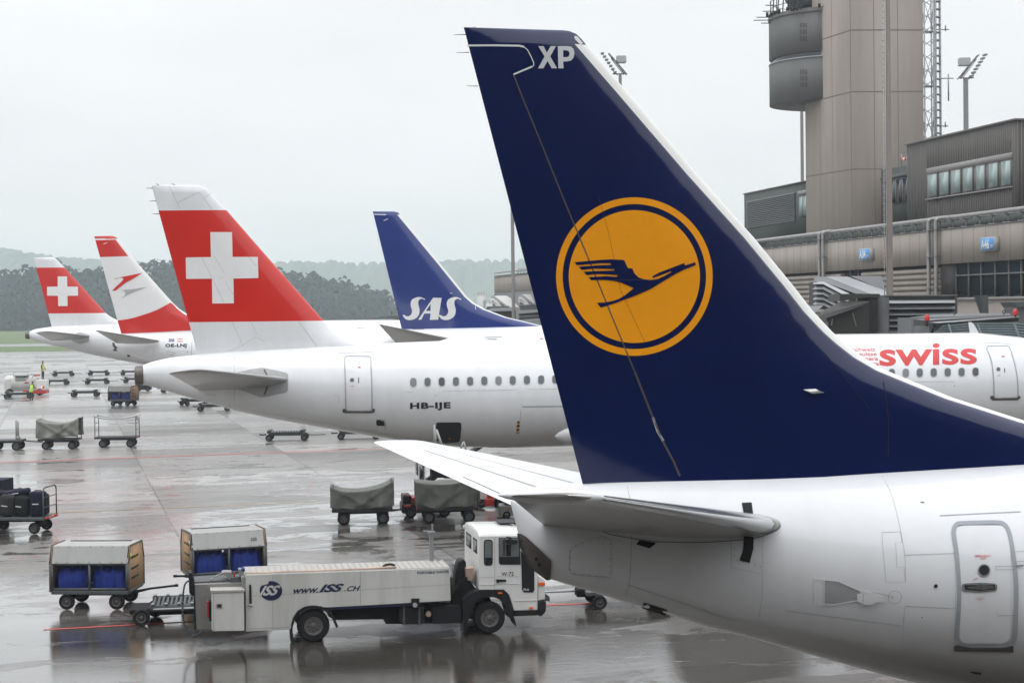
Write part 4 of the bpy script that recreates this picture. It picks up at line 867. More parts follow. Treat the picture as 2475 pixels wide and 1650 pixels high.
# ---- forest at the field's far edge: one mass of many crowns built from leaf clumps
def forest():
    rnd = np.random.RandomState(11)
    prof = [(-120, 640), (0, 636), (50, 634), (75, 622), (82, 618), (95, 619), (112, 633), (150, 634), (175, 635), (205, 631), (240, 635), (290, 627), (335, 622), (405, 617), (450, 612), (560, 616), (640, 632), (665, 643), (677, 640), (690, 648), (716, 647), (752, 655), (785, 661), (820, 668), (845, 675), (875, 686), (895, 690), (915, 693), (930, 703), (940, 716), (955, 733), (975, 752), (990, 762)]
    Y0 = 860; P = [at(x, y, Y0) for x, y in prof]; px = [p.x for p in P]; pz = [p.z for p in P]
    V = []; Fc = []
    ico = bmesh.new(); bmesh.ops.create_icosphere(ico, subdivisions=1, radius=1)
    for row in range(6):
        Y = Y0 + row * 11 - 25; x = px[0]
        while x < px[-1]:
            ztop = np.interp(x, px, pz); frac = (row + 1) / 6
            con = rnd.rand() < .12
            H = rnd.uniform(13, 18) * (1.06 if con else 1)
            top = (ztop) * (.38 + .62 * frac) + rnd.uniform(-2.2, .8) + (1.2 if con else -.6)
            rad = rnd.uniform(2.0, 3.0) if con else rnd.uniform(3.6, 5.6)
            N = 90 if con else 150
            for i in range(N):
                t = rnd.rand() ** .8
                zz = top - H * t
                if con: rr = rad * (t * .95 + .05)
                else: rr = rad * math.sqrt(max(0.05, 1 - (1 - min(1, t * 2.2)) ** 2))
                a = rnd.rand() * 6.283; q = rr * math.sqrt(rnd.rand()) if rnd.rand() < .3 else rr * rnd.uniform(.8, 1.08)
                c = np.array([x + q * math.cos(a), Y + q * math.sin(a), zz]); sz = rnd.uniform(.75, 1.35) * (.7 if con else 1)
                nrm = np.array([math.cos(a)*.7, math.sin(a)*.7 - .35, .75]) + rnd.normal(0, .22, 3); nrm /= np.linalg.norm(nrm)
                u = np.cross(nrm, [.1, .2, 1]); u /= np.linalg.norm(u); w_ = np.cross(nrm, u); k = len(V)
                for (aa, bb) in ((-1, -.5), (0, -1), (1, -.4), (.7, .8), (-.6, .9)):
                    V.append(c + u * aa * sz * rnd.uniform(.7, 1.2) + w_ * bb * sz * rnd.uniform(.7, 1.2) + nrm * rnd.uniform(-.3, .3))
                Fc.append((k, k+1, k+2, k+3, k+4))
            # trunk and an inner dark mass so the crown is not hollow
            k = len(V)
            for aa in range(6):
                V.append((x + rad*.5*math.cos(aa*1.047), Y + rad*.5*math.sin(aa*1.047), top - H * 1.0)); 
            for aa in range(6): V.append((x + rad*.45*math.cos(aa*1.047), Y + rad*.45*math.sin(aa*1.047), top - H * .35))
            V.append((x, Y, top - H*.12))
            for aa in range(6):
                b2 = (aa+1) % 6; Fc.append((k+aa, k+b2, k+6+b2, k+6+aa)); Fc.append((k+6+aa, k+6+b2, k+12))
            x += rad * rnd.uniform(.95, 1.5)
    # rising bank beneath the crowns
    for i in range(len(px)-1):
        k = len(V); V += [(px[i], Y0-32, -1), (px[i+1], Y0-32, -1), (px[i+1], Y0+30, pz[i+1]-13), (px[i], Y0+30, pz[i]-13)]; Fc.append((k, k+1, k+2, k+3))
        k = len(V); V += [(px[i], Y0-32, -1), (px[i+1], Y0-32, -1), (px[i+1], Y0-30, 9), (px[i], Y0-30, 9)]
    me = bpy.data.meshes.new('forest'); me.from_pydata([tuple(map(float, q)) for q in V], [], Fc); me.materials.append(M['leaf'])
    o = bpy.data.objects.new('forest', me); COL.objects.link(o); o['kind'] = 'stuff'; return o
m = bpy.data.materials.new('forest_foliage'); m.use_nodes = True; t = m.node_tree; b = t.nodes['Principled BSDF']; b.inputs['Roughness'].default_value = .85
ge = t.nodes.new('ShaderNodeNewGeometry'); tc = t.nodes.new('ShaderNodeTexCoord'); nz = t.nodes.new('ShaderNodeTexNoise'); nz.inputs['Scale'].default_value = .09; nz.inputs['Detail'].default_value = 6
t.links.new(tc.outputs['Object'], nz.inputs[0])
ad = t.nodes.new('ShaderNodeMath'); ad.operation = 'MULTIPLY_ADD'; ad.inputs[1].default_value = .14; t.links.new(ge.outputs['Random Per Island'], ad.inputs[0]); t.links.new(nz.outputs[0], ad.inputs[2])
rp = t.nodes.new('ShaderNodeValToRGB'); e = rp.color_ramp.elements; e[0].position = .4; e[0].color = (.002, .016, .018, 1); e[1].position = .85; e[1].color = (.012, .042, .028, 1)
t.links.new(ad.outputs[0], rp.inputs[0]); t.links.new(rp.outputs[0], b.inputs['Base Color']); M['leaf'] = m
forest()
# ================================================================ TERMINAL, TOWER, MASTS, BRIDGES
M['conc'] = mat('beige_concrete_panel', (.335, .300, .262), .85, var=.07, scale=.8, stretch=(1, 1, .25), dirt=(.20, .175, .15), dirt_amt=.5, bump=.1)
M['tconc'] = mat('tower_concrete', (.31, .275, .24), .9, var=.08, scale=.35, stretch=(1, 1, .3), dirt=(.17, .15, .135), dirt_amt=.6, bump=.1)
M['tjoint'] = mat('tower_joint', (.19, .165, .145), .9)
M['clad'] = mat('grey_ribbed_cladding', (.118, .110, .100), .6, var=.06, scale=1.2, stretch=(1, 1, .1))
M['drum'] = mat('grey_profiled_metal', (.155, .158, .155), .6, metal=.0, var=.08, scale=1.0, stretch=(1, 1, .1))
M['green'] = mat('dark_green_cladding', (.048, .062, .052), .6, var=.1, scale=1)
M['louv'] = mat('louvre_metal', (.085, .095, .095), .5, var=.1, scale=3)
M['pane'] = mat('pale_reflecting_glass', (.30, .40, .38), .08, var=.06, scale=.5, spec=.9)
M['dglass'] = mat('dark_glass', (.030, .045, .055), .05, var=.2, scale=.5, spec=.8)
M['frame'] = mat('window_metal_frame', (.16, .155, .15), .5, var=.1)
M['header'] = mat('window_header', (.27, .26, .25), .6, var=.1)
M['pipe'] = mat('silver_pipe', (.36, .35, .34), .4, metal=.6, var=.1, scale=2)
M['slat'] = mat('pale_metal_slat', (.36, .37, .38), .45, metal=.25, var=.1, scale=2)
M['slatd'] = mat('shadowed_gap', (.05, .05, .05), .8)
M['roofw'] = mat('pale_roof_sheet', (.50, .49, .46), .5, var=.06, scale=2)
M['olive'] = mat('dark_olive_panel', (.030, .030, .025), .6, var=.2, scale=2)
M['bgrey'] = mat('bridge_grey_panel', (.15, .155, .16), .5, var=.12, scale=1.5)
M['bblue'] = mat('blue_grey_corrugation', (.27, .33, .35), .4, var=.12, scale=2, metal=.2)
M['signblue'] = mat('blue_sign_face', (.07, .30, .66), .4)
M['signbox'] = mat('sign_box_grey', (.38, .385, .38), .5)
M['lamp_red'] = mat('red_lamp', (.55, .03, .02), .3)
M['pole'] = mat('mast_concrete', (.27, .235, .21), .8, var=.15, scale=.6, stretch=(3, 3, .2), dirt=(.15, .11, .09), dirt_amt=.6)
M['poleg'] = mat('mast_steel', (.22, .21, .20), .6, var=.1, scale=1)
def panelled(base, pitch, w):
    m = base.copy(); m.name = 'jointed_concrete_panel'; t = m.node_tree; n = t.nodes; b = n['Principled BSDF']
    tc = n.new('ShaderNodeTexCoord'); sp = n.new('ShaderNodeSeparateXYZ'); t.links.new(tc.outputs['Object'], sp.inputs[0])
    d = n.new('ShaderNodeMath'); d.operation = 'DIVIDE'; d.inputs[1].default_value = pitch; t.links.new(sp.outputs['X'], d.inputs[0])
    f = n.new('ShaderNodeMath'); f.operation = 'FRACT'; t.links.new(d.outputs[0], f.inputs[0])
    g = n.new('ShaderNodeMath'); g.operation = 'LESS_THAN'; g.inputs[1].default_value = w / pitch; t.links.new(f.outputs[0], g.inputs[0])
    x = n.new('ShaderNodeMix'); x.data_type = 'RGBA'; x.inputs[7].default_value = (.15, .13, .115, 1); src = b.inputs['Base Color'].links[0].from_socket
    t.links.new(g.outputs[0], x.inputs[0]); t.links.new(src, x.inputs[6]); t.links.new(x.outputs[2], b.inputs['Base Color']); return m
M['concp'] = panelled(M['conc'], 1.32, .045)
T = frame_px(2475, 84, math.radians(101))
tb = thing('terminal_building', 'long low airport pier with beige concrete band, silver roof pipe and dark glass', 'building', T)
def tz(px, py, y=0): return T.q(px, py, y)[1]
def ts(px, y=0, py=650): return T.q(px, py, y)[0]
zt, zb = tz(2475, 535), tz(2475, 626)
S0, S1 = -30, ts(1195)
def ext(prof, x0, x1, mb=None):                 # profile in (y, z), swept along x
    mb = mb or MB(); n = len(prof)
    v = [(x0, y, z) for y, z in prof] + [(x1, y, z) for y, z in prof]
    tri = geometry.tessellate_polygon([[Vector((y, z, 0)) for y, z in prof]])
    f = [tuple(t) for t in tri] + [tuple(n + i for i in reversed(t)) for t in tri] + [(i, (i+1) % n, (i+1) % n + n, i + n) for i in range(n)]
    return mb.add(v, f)
MB().box(S0, S1, -28, -.45, 0, zt - .12).obj('body', M['olive'], tb)
MB().box(S0, S1, -.44, 0, zb, zt).obj('concrete_band', M['concp'], tb)
MB().box(S0, S1, -.6, .03, zt, zt + .05).obj('parapet_cap', M['frame'], tb)
MB().box(S0, ts(1815), -1.6, -1.2, zt - .1, zt + .75).obj('roof_wall', M['green'], tb)
pz = tz(2475, 502, .2)
pipe = MB().cyl((S0, .0, pz), (S1, .0, pz), .11, .11, 16)
for px in (2260, 2300): pipe.cyl((ts(px), 0, pz), (ts(px) + .12, 0, pz), .135, .135, 16)
pipe.obj('roof_pipe', M['pipe'], tb)
x = -12
while x < 62:
    m_ = MB(); m_.box(x, x + .05, -.25, -.2, zt, pz - .05); m_.box(x - .15, x + .2, -.5, .05, pz - .16, pz - .10); m_.box(x - .12, x + .15, -.35, .02, zt + .05, zt + .09)
    m_.cyl((x, -.2, pz - .15), (x + .55, -.2, zt + .15), .02); x += 1.55; m_.obj('pipe_bracket', M['steel'], tb)
for pxs, ytop, ybot in (((2245, 2263), 534, 712), ((1981, 1990), 565, 669)):
    zt2 = tz(pxs[0], ytop, .25); zb2 = tz(pxs[0], ybot, .25) - 1.2
    for px in pxs:
        x = ts(px, .25); d = MB().cyl((x, .25, zb2), (x, .25, zt2), .11, .11, 14).cyl((x, .25, zt2 - .02), (x - .12, .1, zt2 + .09), .11, .11, 14).cyl((x - .12, .1, zt2 + .09), (x - .9, .0, zt2 + .12), .11, .11, 14)
        d.obj('downpipe', M['pipe'], tb)
    x = ts(pxs[0], .25); x2 = ts(pxs[1], .25)
    c = MB()
    for k in (.3, .62, .9): c.box(min(x, x2) - .2, max(x, x2) + .2, .1, .38, zb2 + (zt2-zb2)*k, zb2 + (zt2-zb2)*k + .04)
    c.obj('pipe_clamps', M['frame'], tb)
# glazed gallery on the right
sg0, sg1 = S0, ts(2270); zg = tz(2475, 716)
MB().box(sg0, sg1, -.40, -.30, zg, zb).obj('glass_front', M['dglass'], tb)
for px in (2300, 2331, 2361, 2395, 2428, 2458): 
    x = ts(px); MB().box(x - .03, x + .03, -.31, -.2, zg, zb).obj('mullion', M['frame'], tb)
for i in range(14):
    x = ts(2458) - 1.35 * (i + 1); MB().box(x - .03, x + .03, -.31, -.2, zg, zb).obj('mullion', M['frame'], tb)
zz = tz(2475, 658); MB().box(sg0, sg1, -.31, -.18, zz - .035, zz + .035).obj('transom', M['frame'], tb)
MB().box(ts(2300), sg1, -.29, -.12, zg, zb).obj('dark_panel', M['slatd'], tb)
MB().box(sg0, sg1, -.44, .05, zg - .14, zg).obj('window_sill', M['header'], tb)
MB().box(sg0, sg1, -.45, -.05, 0, zg - .14).obj('lower_wall', M['conc'], tb)
# ribbed precast walls
def ribs(x0, x1, z0, z1, pitch, nm, m, yo=0.0, dp=.2):
    n = int((z1 - z0) / pitch); prof = [(-.42, z0)]
    for k in range(n):
        a = z0 + k * pitch; prof += [(yo - dp, a), (yo, a + pitch * .35), (yo, a + pitch * .75), (yo - dp, a + pitch * .98)]
    prof += [(-.42, z0 + n * pitch)]
    return ext(prof, x0, x1).obj(nm, m, tb, auto=R(20))
ribs(sg1 + .02, ts(2080), zb - 4.2, zb - .003, .31, 'ribbed_wall', M['conc'], -.02)
ribs(ts(2030), ts(1800), zb - 4.2, zb - .003, .31, 'ribbed_wall', M['conc'], -.02)
MB().box(ts(2080) + .01, ts(2030) - .01, -.40, -.3, zb - 4, zb - .01).obj('gallery_window', M['dglass'], tb)
for px in (2047, 2066): x = ts(px); MB().box(x - .03, x + .03, -.3, -.2, zb - 4, zb - .01).obj('mullion', M['frame'], tb)
MB().box(ts(1800) + .02, S1, -.44, -.1, 0, zb - .003).obj('lower_wall', M['bgrey'], tb)
# signs on the band
def gate_sign(txt, x0, x1, y0, y1, label):
    r = thing('gate_sign', label, 'sign', T, 'gate number signs on the terminal band')
    s1_, s0_ = ts(x0, .34), ts(x1, .34); z1, z0 = tz((x0+x1)/2, y0, .34), tz((x0+x1)/2, y1, .34)
    MB().box(s0_, s1_, .004, .33, z0, z1).obj('sign_box', M['signbox'], r)
    fc = MB().box(s0_ + .05, s1_ - .05, .3301, .337, z0 + .05, z1 - .05).obj('sign_face', M['signblue'], r)
    v, f = text2d(txt, .015); a = np.array(v); lo, hi = a.min(0), a.max(0)
    W = (s1_ - s0_) * .60; Hh = (z1 - z0) * .70; zc = (z0 + z1) / 2
    vv = [(s1_ - .10 - (p[0]-lo[0])/(hi[0]-lo[0]) * W, .341, zc - Hh/2 + (p[1]-lo[1])/(hi[1]-lo[1]) * Hh) for p in v]
    mk('gate_number', vv, f, M['white'], r)
    b = MB()
    for k in range(3): b.box(s0_ + .10, s0_ + .42, .338, .341, zc - Hh*.42 + k*.07, zc - Hh*.42 + k*.07 + .03)
    b.obj('small_lines', M['letter'], r)
gate_sign('A46', 2369, 2402.5, 573, 606.5, 'blue gate sign reading A46 on the beige band at the right')
gate_sign('A04', 2075.5, 2101, 600.5, 629, 'blue gate sign reading A04 on the beige band left of the tall pole')

# ---- grey office block on the roof
ob = thing('office_block', 'dark grey clad office block with a row of seven windows above the pier', 'building', T)
y_ = -2.0; sB0 = T.q(2455, 390, y_)[0]; sB1 = T.q(2192, 440, y_)[0]; zB1 = T.q(2455, 291, y_)[1]; zB0 = zt - .1
prof = [(sB0, y_)]; x = sB0
mb = MB(); mb.box(sB0, sB1, -16, y_, zB0, zB1).obj('body', M['clad'], ob)
rb = MB(); x = sB0 + .05
k3 = 3.0148; r3 = lambda x, y: (1800 + x / k3, y / k3)
wz1 = T.q(*r3(1955, 1110), y_)[1]; wz0 = T.q(*r3(1950, 1358), y_)[1]; wzh = T.q(*r3(1955, 1158), y_)[1]
wsA, wsB = T.q(*r3(1955, 1200), y_)[0], T.q(*r3(1333, 1300), y_)[0]
while x < sB1:
    if wsA < x < wsB: rb.box(x, x + .09, y_, y_ + .018, wz1, zB1 - .05).box(x, x + .09, y_, y_ + .018, zB0, wz0)
    else: rb.box(x, x + .09, y_, y_ + .018, zB0, zB1 - .05)
    x += .21
x = -16
while x < y_: rb.box(sB0 - .05, sB0, x, x + .09, zB0, zB1 - .05); x += .21
rb.obj('cladding_ribs', M['clad'], ob)
MB().box(sB0 - .1, sB1 + .05, -16.1, y_ + .1, zB1, zB1 + .1).obj('roof_edge', M['frame'], ob)
MB().box(wsA, wsB, y_, y_ + .08, wzh, wz1).obj('window_header', M['header'], ob)
MB().box(wsA, wsB, y_, y_ + .03, wz0, wzh - .002).obj('window_recess', M['frame'], ob)
for a, b in ((1342,1412),(1430,1497),(1515,1583),(1602,1672),(1697,1762),(1788,1857),(1880,1952)):
    xa, xb = T.q(*r3(a, 1300), y_)[0], T.q(*r3(b, 1300), y_)[0]
    wn_ = MB().box(min(xa, xb), max(xa, xb), y_ + .031, y_ + .10, wz0 + .03, wzh - .03).obj('window', M['frame'], ob)
    MB().box(min(xa, xb) + .06, max(xa, xb) - .06, y_ + .1001, y_ + .105, wz0 + .12, wzh - .09).obj('pane', M['pane'], wn_)
MB().box(wsA - .05, wsB + .05, y_, y_ + .16, wz0 - .07, wz0).obj('window_sill', M['header'], ob)
MB().box(sB0, sB1, y_ - .2, y_ + .25, zB0, zB0 + .12).obj('base_trim', M['slatd'], ob)

# ---- dark green plant building left of the tower, and the small annexe right of it
gb = thing('plant_building', 'dark green roof building with a long louvred panel, left of the control tower', 'building', T)
y_ = -4.0; a0, a1 = T.q(2000, 500, y_)[0], T.q(1799, 520, y_)[0]; z1 = T.q(1799, 470, y_)[1]
MB().box(a0, a1, -14, y_, zt - .1, z1).obj('body', M['green'], gb)
MB().box(a0, a1 + .05, -14, y_ + .08, z1, z1 + .08).obj('roof_edge', M['frame'], gb)
l0, l1 = T.q(1923, 500, y_)[0], T.q(1806, 520, y_)[0]; lz1, lz0 = T.q(1806, 488, y_)[1], T.q(1806, 551, y_)[1]
m_ = MB(); z = lz0
while z < lz1: ext([(y_, z), (y_ + .10, z), (y_ + .02, z + .12), (y_, z + .12)], l0, l1, m_); z += .14
m_.obj('louvre_panel', M['louv'], gb)
w0, w1 = T.q(1965, 480, y_)[0], T.q(1932, 490, y_)[0]; wz1_, wz0_ = T.q(1935, 472, y_)[1], T.q(1935, 525, y_)[1]
wn_ = MB().box(w0, w1, y_, y_ + .06, wz0_, wz1_).obj('window', M['frame'], gb)
for i in range(3):
    d = (w1 - w0) / 3; MB().box(w0 + d*i + .08, w0 + d*(i+1) - .08, y_ + .0601, y_ + .07, wz0_ + .08, wz1_ - .1).obj('pane', M['pane'], wn_)
MB().box(w0 - .05, w1 + .05, y_, y_ + .12, wz1_, wz1_ + .3).obj('window_header', M['header'], gb)
an = thing('roof_annexe', 'small dark green annexe between the control tower and the grey office block', 'building', T)
y_ = -3.2; a0, a1 = T.q(2192, 440, y_)[0] - .5, T.q(2130, 440, y_)[0]; z1 = T.q(2180, 402, y_)[1]
MB().box(a0, a1, -12, y_, zt - .1, z1).obj('body', M['green'], an)
wz1_, wz0_ = T.q(2150, 434, y_)[1], T.q(2150, 495, y_)[1]
wn_ = MB().box(a0, a1 - .3, y_, y_ + .06, wz0_, wz1_).obj('window', M['frame'], an)
for i in range(4):
    d = (a1 - .3 - a0) / 4; MB().box(a0 + d*i + .08, a0 + d*(i+1) - .08, y_ + .0601, y_ + .07, wz0_ + .05, wz1_ - .1).obj('pane', M['dglass'], wn_)
MB().box(a0, a1 - .2, y_, y_ + .14, wz1_, wz1_ + .22).obj('window_header', M['louv'], an)
br = thing('barrier_board', 'red and white striped barrier board on the annexe roof', 'barrier', T)
b0, b1 = T.q(2195, 384, y_)[0], T.q(2167, 386, y_)[0]; bz = T.q(2180, 383, y_)[1]
for i in range(6):
    d = (b1 - b0) / 6; MB().box(b0 + d*i, b0 + d*(i+1), y_ - .3, y_ - .26, bz - .09, bz + .09).obj('stripe', M['lamp_red'] if i % 2 else M['white'], br)
MB().cyl((b0+.1, y_-.28, z1), (b0+.1, y_-.28, bz+.4), .03).cyl((b1-.1, y_-.28, z1), (b1-.1, y_-.28, bz+.4), .03).cyl((b0, y_-.28, bz+.4), (b1, y_-.28, bz+.4), .02).obj('posts', M['steel'], br)

# ---- control tower
dT = 110.5
B = at(2062, 735, dT); C = at(2236, 735, dT + .3)
ln = 4200.0
A_ = B + Vector((-math.sin(R(17)), math.cos(R(17)), 0)) * 1.0
# length of the left face so that its far edge falls at px 1951
for k in np.arange(1, 14, .05):
    q = B + Vector((-math.sin(R(17)), math.cos(R(17)), 0)) * k
    d = MR.T @ (np.array(q) - CO); 
    if CX + F * d[0] / -d[2] < 1951: break
A_ = q
Fm = Frame(B.x, B.y, 0)
tw = thing('control_tower', 'tall beige concrete control tower with a rounded grey drum on its left side', 'tower', Fm)
loc = lambda p: (p.x - B.x, p.y - B.y)
dd = Vector((0, 9, 0))
plan = [loc(A_), (0, 0), loc(C), (loc(C)[0] + 1.0, 9), (loc(A_)[0] + 2.5, loc(A_)[1] + 3)]
def vprism(plan, z0, z1, mb=None):
    mb = mb or MB(); n = len(plan)
    v = [(x, y, z0) for x, y in plan] + [(x, y, z1) for x, y in plan]
    return mb.add(v, [tuple(range(n-1, -1, -1)), tuple(range(n, 2*n))] + [(i, (i+1) % n, (i+1) % n + n, i + n) for i in range(n)])
vprism(plan, 0, 34).obj('shaft', M['tconc'], tw)
def off(p, q, t, o): # point along face p->q with outward offset
    d = Vector((q[0]-p[0], q[1]-p[1])); n = Vector((d.y, -d.x)).normalized(); return (p[0]+d.x*t + n.x*o, p[1]+d.y*t + n.y*o)
sm_ = MB()
def seam_v(p, q, t, w=.018, z0=0, z1=34):
    L_ = math.hypot(q[0]-p[0], q[1]-p[1]); a = off(p, q, t - w/L_, .006); b = off(p, q, t + w/L_, .006); sm_.add([(*a, z0), (*b, z0), (*b, z1), (*a, z1)], [(0, 1, 2, 3)])
def seam_h(p, q, z, w=.035):
    a, b = off(p, q, 0, .006), off(p, q, 1, .006); sm_.add([(*a, z-w), (*b, z-w), (*b, z+w), (*a, z+w)], [(0, 1, 2, 3)])
fcs = ((plan[0], plan[1]), (plan[1], plan[2]))
for p, q in fcs:
    for yy in (73, 222, 409): seam_h(p, q, at(2062, yy, dT).z)
for t in ((955-787)/530, (1130-787)/530): seam_v(*fcs[1], t)
for t in (.33, .6): seam_v(*fcs[0], t, .02)
seam_v(plan[0], plan[1], .99, .04)
sm_.obj('shaft_joints', M['tjoint'], tw)
# drum
dD = 118.2; dc = at(2016, 735, dD); cx_, cy_ = dc.x - B.x, dc.y - B.y; rad = (2016 - 1866) / F * dD
zz_ = lambda y: at(1866, y, dD).z
z_bot, z_g0, z_g1, z_top = zz_(255), zz_(158), zz_(144), zz_(51)
def drum_part(z0, z1, nm):
    n = 220; v = []; pr = []
    for i in range(n):
        for j, r_ in enumerate((rad, rad, rad - .03, rad - .03)):
            a = 2 * math.pi * (i + (0, .5, .55, .95)[j]) / n; pr.append((cx_ + r_ * math.cos(a), cy_ + r_ * math.sin(a)))
    return vprism(pr, z0, z1).obj(nm, M['drum'], tw, auto=R(20))
drum_part(z_bot, z_g0, 'lower_drum'); drum_part(z_g1, z_top, 'upper_drum')
MB().lathe([(rad - .25, 0), (rad - .25, z_g1 - z_g0)], (cx_, cy_, z_g0), 80, 'Z').obj('drum_recess', M['dglass'], tw)
MB().lathe([(rad + .03, 0), (rad + .03, .07)], (cx_, cy_, z_g0 + .001), 120, 'Z').obj('drum_ring', M['slat'], tw)
MB().lathe([(rad + .05, 0), (rad + .05, .25)], (cx_, cy_, z_top), 120, 'Z').obj('deck_edge', M['frame'], tw)
vt = MB()
for (ya, yb) in ((52, 63), (68, 80), (84, 97), (164, 177), (180, 192), (195, 207)):
    for i in range(5):
        px = 1921 + i * 3.1; aa = math.pi + math.acos(min(1, (2016 - px) / 150.0)); xx, yy = cx_ + (rad + .01) * math.cos(aa), cy_ + (rad + .01) * math.sin(aa)
        Yw = yy + B.y; za, zc_ = at(px, yb + 4, Yw).z, at(px, ya + 4, Yw).z; t_ = (-math.sin(aa), math.cos(aa))
        w_ = .022; vt.add([(xx - t_[0]*w_, yy - t_[1]*w_, za), (xx + t_[0]*w_, yy + t_[1]*w_, za), (xx + t_[0]*w_, yy + t_[1]*w_, zc_), (xx - t_[0]*w_, yy - t_[1]*w_, zc_)], [(0, 1, 2, 3)])
vt.obj('drum_vents', M['slatd'], tw)
rl = MB(); n = 40
for i in range(n):
    a0_, a1_ = 2*math.pi*i/n, 2*math.pi*(i+1)/n; p = (cx_ + (rad-.1)*math.cos(a0_), cy_ + (rad-.1)*math.sin(a0_)); q = (cx_ + (rad-.1)*math.cos(a1_), cy_ + (rad-.1)*math.sin(a1_))
    if i % 2 == 0: rl.cyl((*p, z_top + .2), (*p, z_top + 1.35), .03, n=6)
    for h in (1.3, .8): rl.cyl((*p, z_top + h), (*q, z_top + h), .022, n=6)
rl.obj('deck_railing', M['dsteel'], tw)
eq = MB(); rs = np.random.RandomState(2)
for i in range(26):
    a = math.pi * (1.0 + .55 * rs.rand()); r_ = rad + rs.uniform(-.1, .25); p = (cx_ + r_ * math.cos(a), cy_ + r_ * math.sin(a)); h = rs.uniform(.15, .5)
    eq.box(p[0]-.08, p[0]+.08, p[1]-.08, p[1]+.08, z_top + .18, z_top + .25 + h * .5)
for i, (h, L_) in enumerate(((.1, .6), (.5, .9), (.3, 1.1), (.9, .5), (1.3, .3))):
    eq.cyl((cx_ - rad - L_, cy_ - .3, z_top - .3 + h), (cx_ - rad + .4, cy_ - .3, z_top - .3 + h), .03, n=6)
for i in range(5): eq.cyl((cx_ - rad + .1 + i*.28, cy_ - .8 - i*.3, z_top), (cx_ - rad + .2 + i*.28, cy_ - .8 - i*.3, z_top + 1.6 - .1*i), .04, n=6)
eq.box(cx_ - rad + 1.6, cx_ - rad + 2.6, cy_ - 2.6, cy_ - 1.8, z_top + .3, z_top + 1.0)
eq.obj('deck_equipment', M['dsteel'], tw)
cb_ = at(1957, 735, dD - .5); gx, gy = cb_.x - B.x, cb_.y - B.y
MB().lathe([(1.15, .2), (1.30, 1.0), (1.45, 1.15), (1.5, 1.3)], (gx, gy, z_top), 10, 'Z').obj('cab_base', M['louv'], tw)
MB().lathe([(1.45, 1.3), (2.0, 3.4), (2.0, 3.6)], (gx, gy, z_top), 10, 'Z').obj('cab_glass', mat('teal_cab_glass', (.06, .20, .19), .08, var=.2, spec=.8), tw)

# ---- masts
def persp_x(px, Y): return at(px, 735, Y).x
def mast(px, Y, r0, r1, y_top, label, head=None, ladder=False, m='pole', group='tall lighting masts over the apron'):
    x = persp_x(px, Y); fr = Frame(x, Y, 0); r = thing('light_mast', label, 'lamp post', fr, group)
    zt_ = at(px, y_top, Y).z
    MB().cyl((0, 0, 0), (0, 0, zt_), r0, r1, 20).obj('pole', M[m], r)
    if ladder:
        l = MB().cyl((-r0 - .10, -.05, 3), (-r1 - .10, -.05, zt_), .022, n=6).cyl((-r0 - .02, -.12, 3), (-r1 - .02, -.12, zt_), .015, n=6); z = 3
        while z < zt_: l.box(-r0 - .13, -r0 - .02, -.09, -.05, z, z + .03); z += .28
        l.obj('climbing_ladder', M['signbox'], r)
    if head:
        s_ = head
        sg_ = 1 if s_ > 0 else -1; a_s = abs(s_); bx = sorted((-.75*s_, .45*s_))
        MB().box(bx[0], bx[1], -.45*a_s, .45*a_s, zt_ + 1.35*a_s, zt_ + 2.25*a_s, .08).obj('winch_box', M['signbox'], r)
        fr_ = MB()
        for k in (-.5*a_s, .5*a_s):
            fr_.cyl((-.8*s_, k, zt_ - .05), (1.35*s_, k, zt_ + 2.5*a_s), .05, n=6).cyl((-.45*s_, k, zt_ + .0), (1.05*s_, k, zt_ + 2.0*a_s), .04, n=6)
        for k in range(6): fr_.cyl(((-.8 + .43*k)*s_, -.5*a_s, zt_ + .5*k*a_s), ((-.8 + .43*k)*s_, .5*a_s, zt_ + .5*k*a_s), .04, n=6)
        fr_.cyl((-.6*s_, 0, zt_ + .05), (.9*s_, 0, zt_ + .05), .06, n=6).cyl((.3*s_, 0, zt_ - .1), (1.0*s_, 0, zt_ + .6*a_s), .05, n=6); fr_.obj('lamp_rack', M['dsteel'], r)
        for k in range(7):
            for yy in (-.3*a_s, .3*a_s):
                x_, z_ = (.62 + .15*k)*s_, zt_ + (.12 + .38*k)*a_s
                MB().lathe([(.02, 0), (.18*a_s, .03), (.21*a_s, .12), (.21*a_s, .2)], (x_ + (.1*k*s_), yy, z_), 10, 'Z').obj('floodlight', M['steel'], r)
    return r
mast(2338, 190, .30, .27, 190, 'grey lighting mast with a slanted rack of floodlights above the office block', head=1.0, m='poleg')
mast(1505, 190, .20, .17, 180, 'lighting mast with floodlights leaning left, top seen just right of the dark blue fin', head=-.9, m='poleg')
mast(1942, 165, .18, .15, 250, 'plain grey mast ending under the drum of the control tower', m='poleg')
mast(1241, 190, .21, .18, 200, 'thin grey mast rising between the bright blue fin and the dark blue fin', m='poleg')
mast(2151, 84, .185, .115, -60, 'tall brownish mast with a ladder on its left side in front of the terminal', ladder=True, group=None)
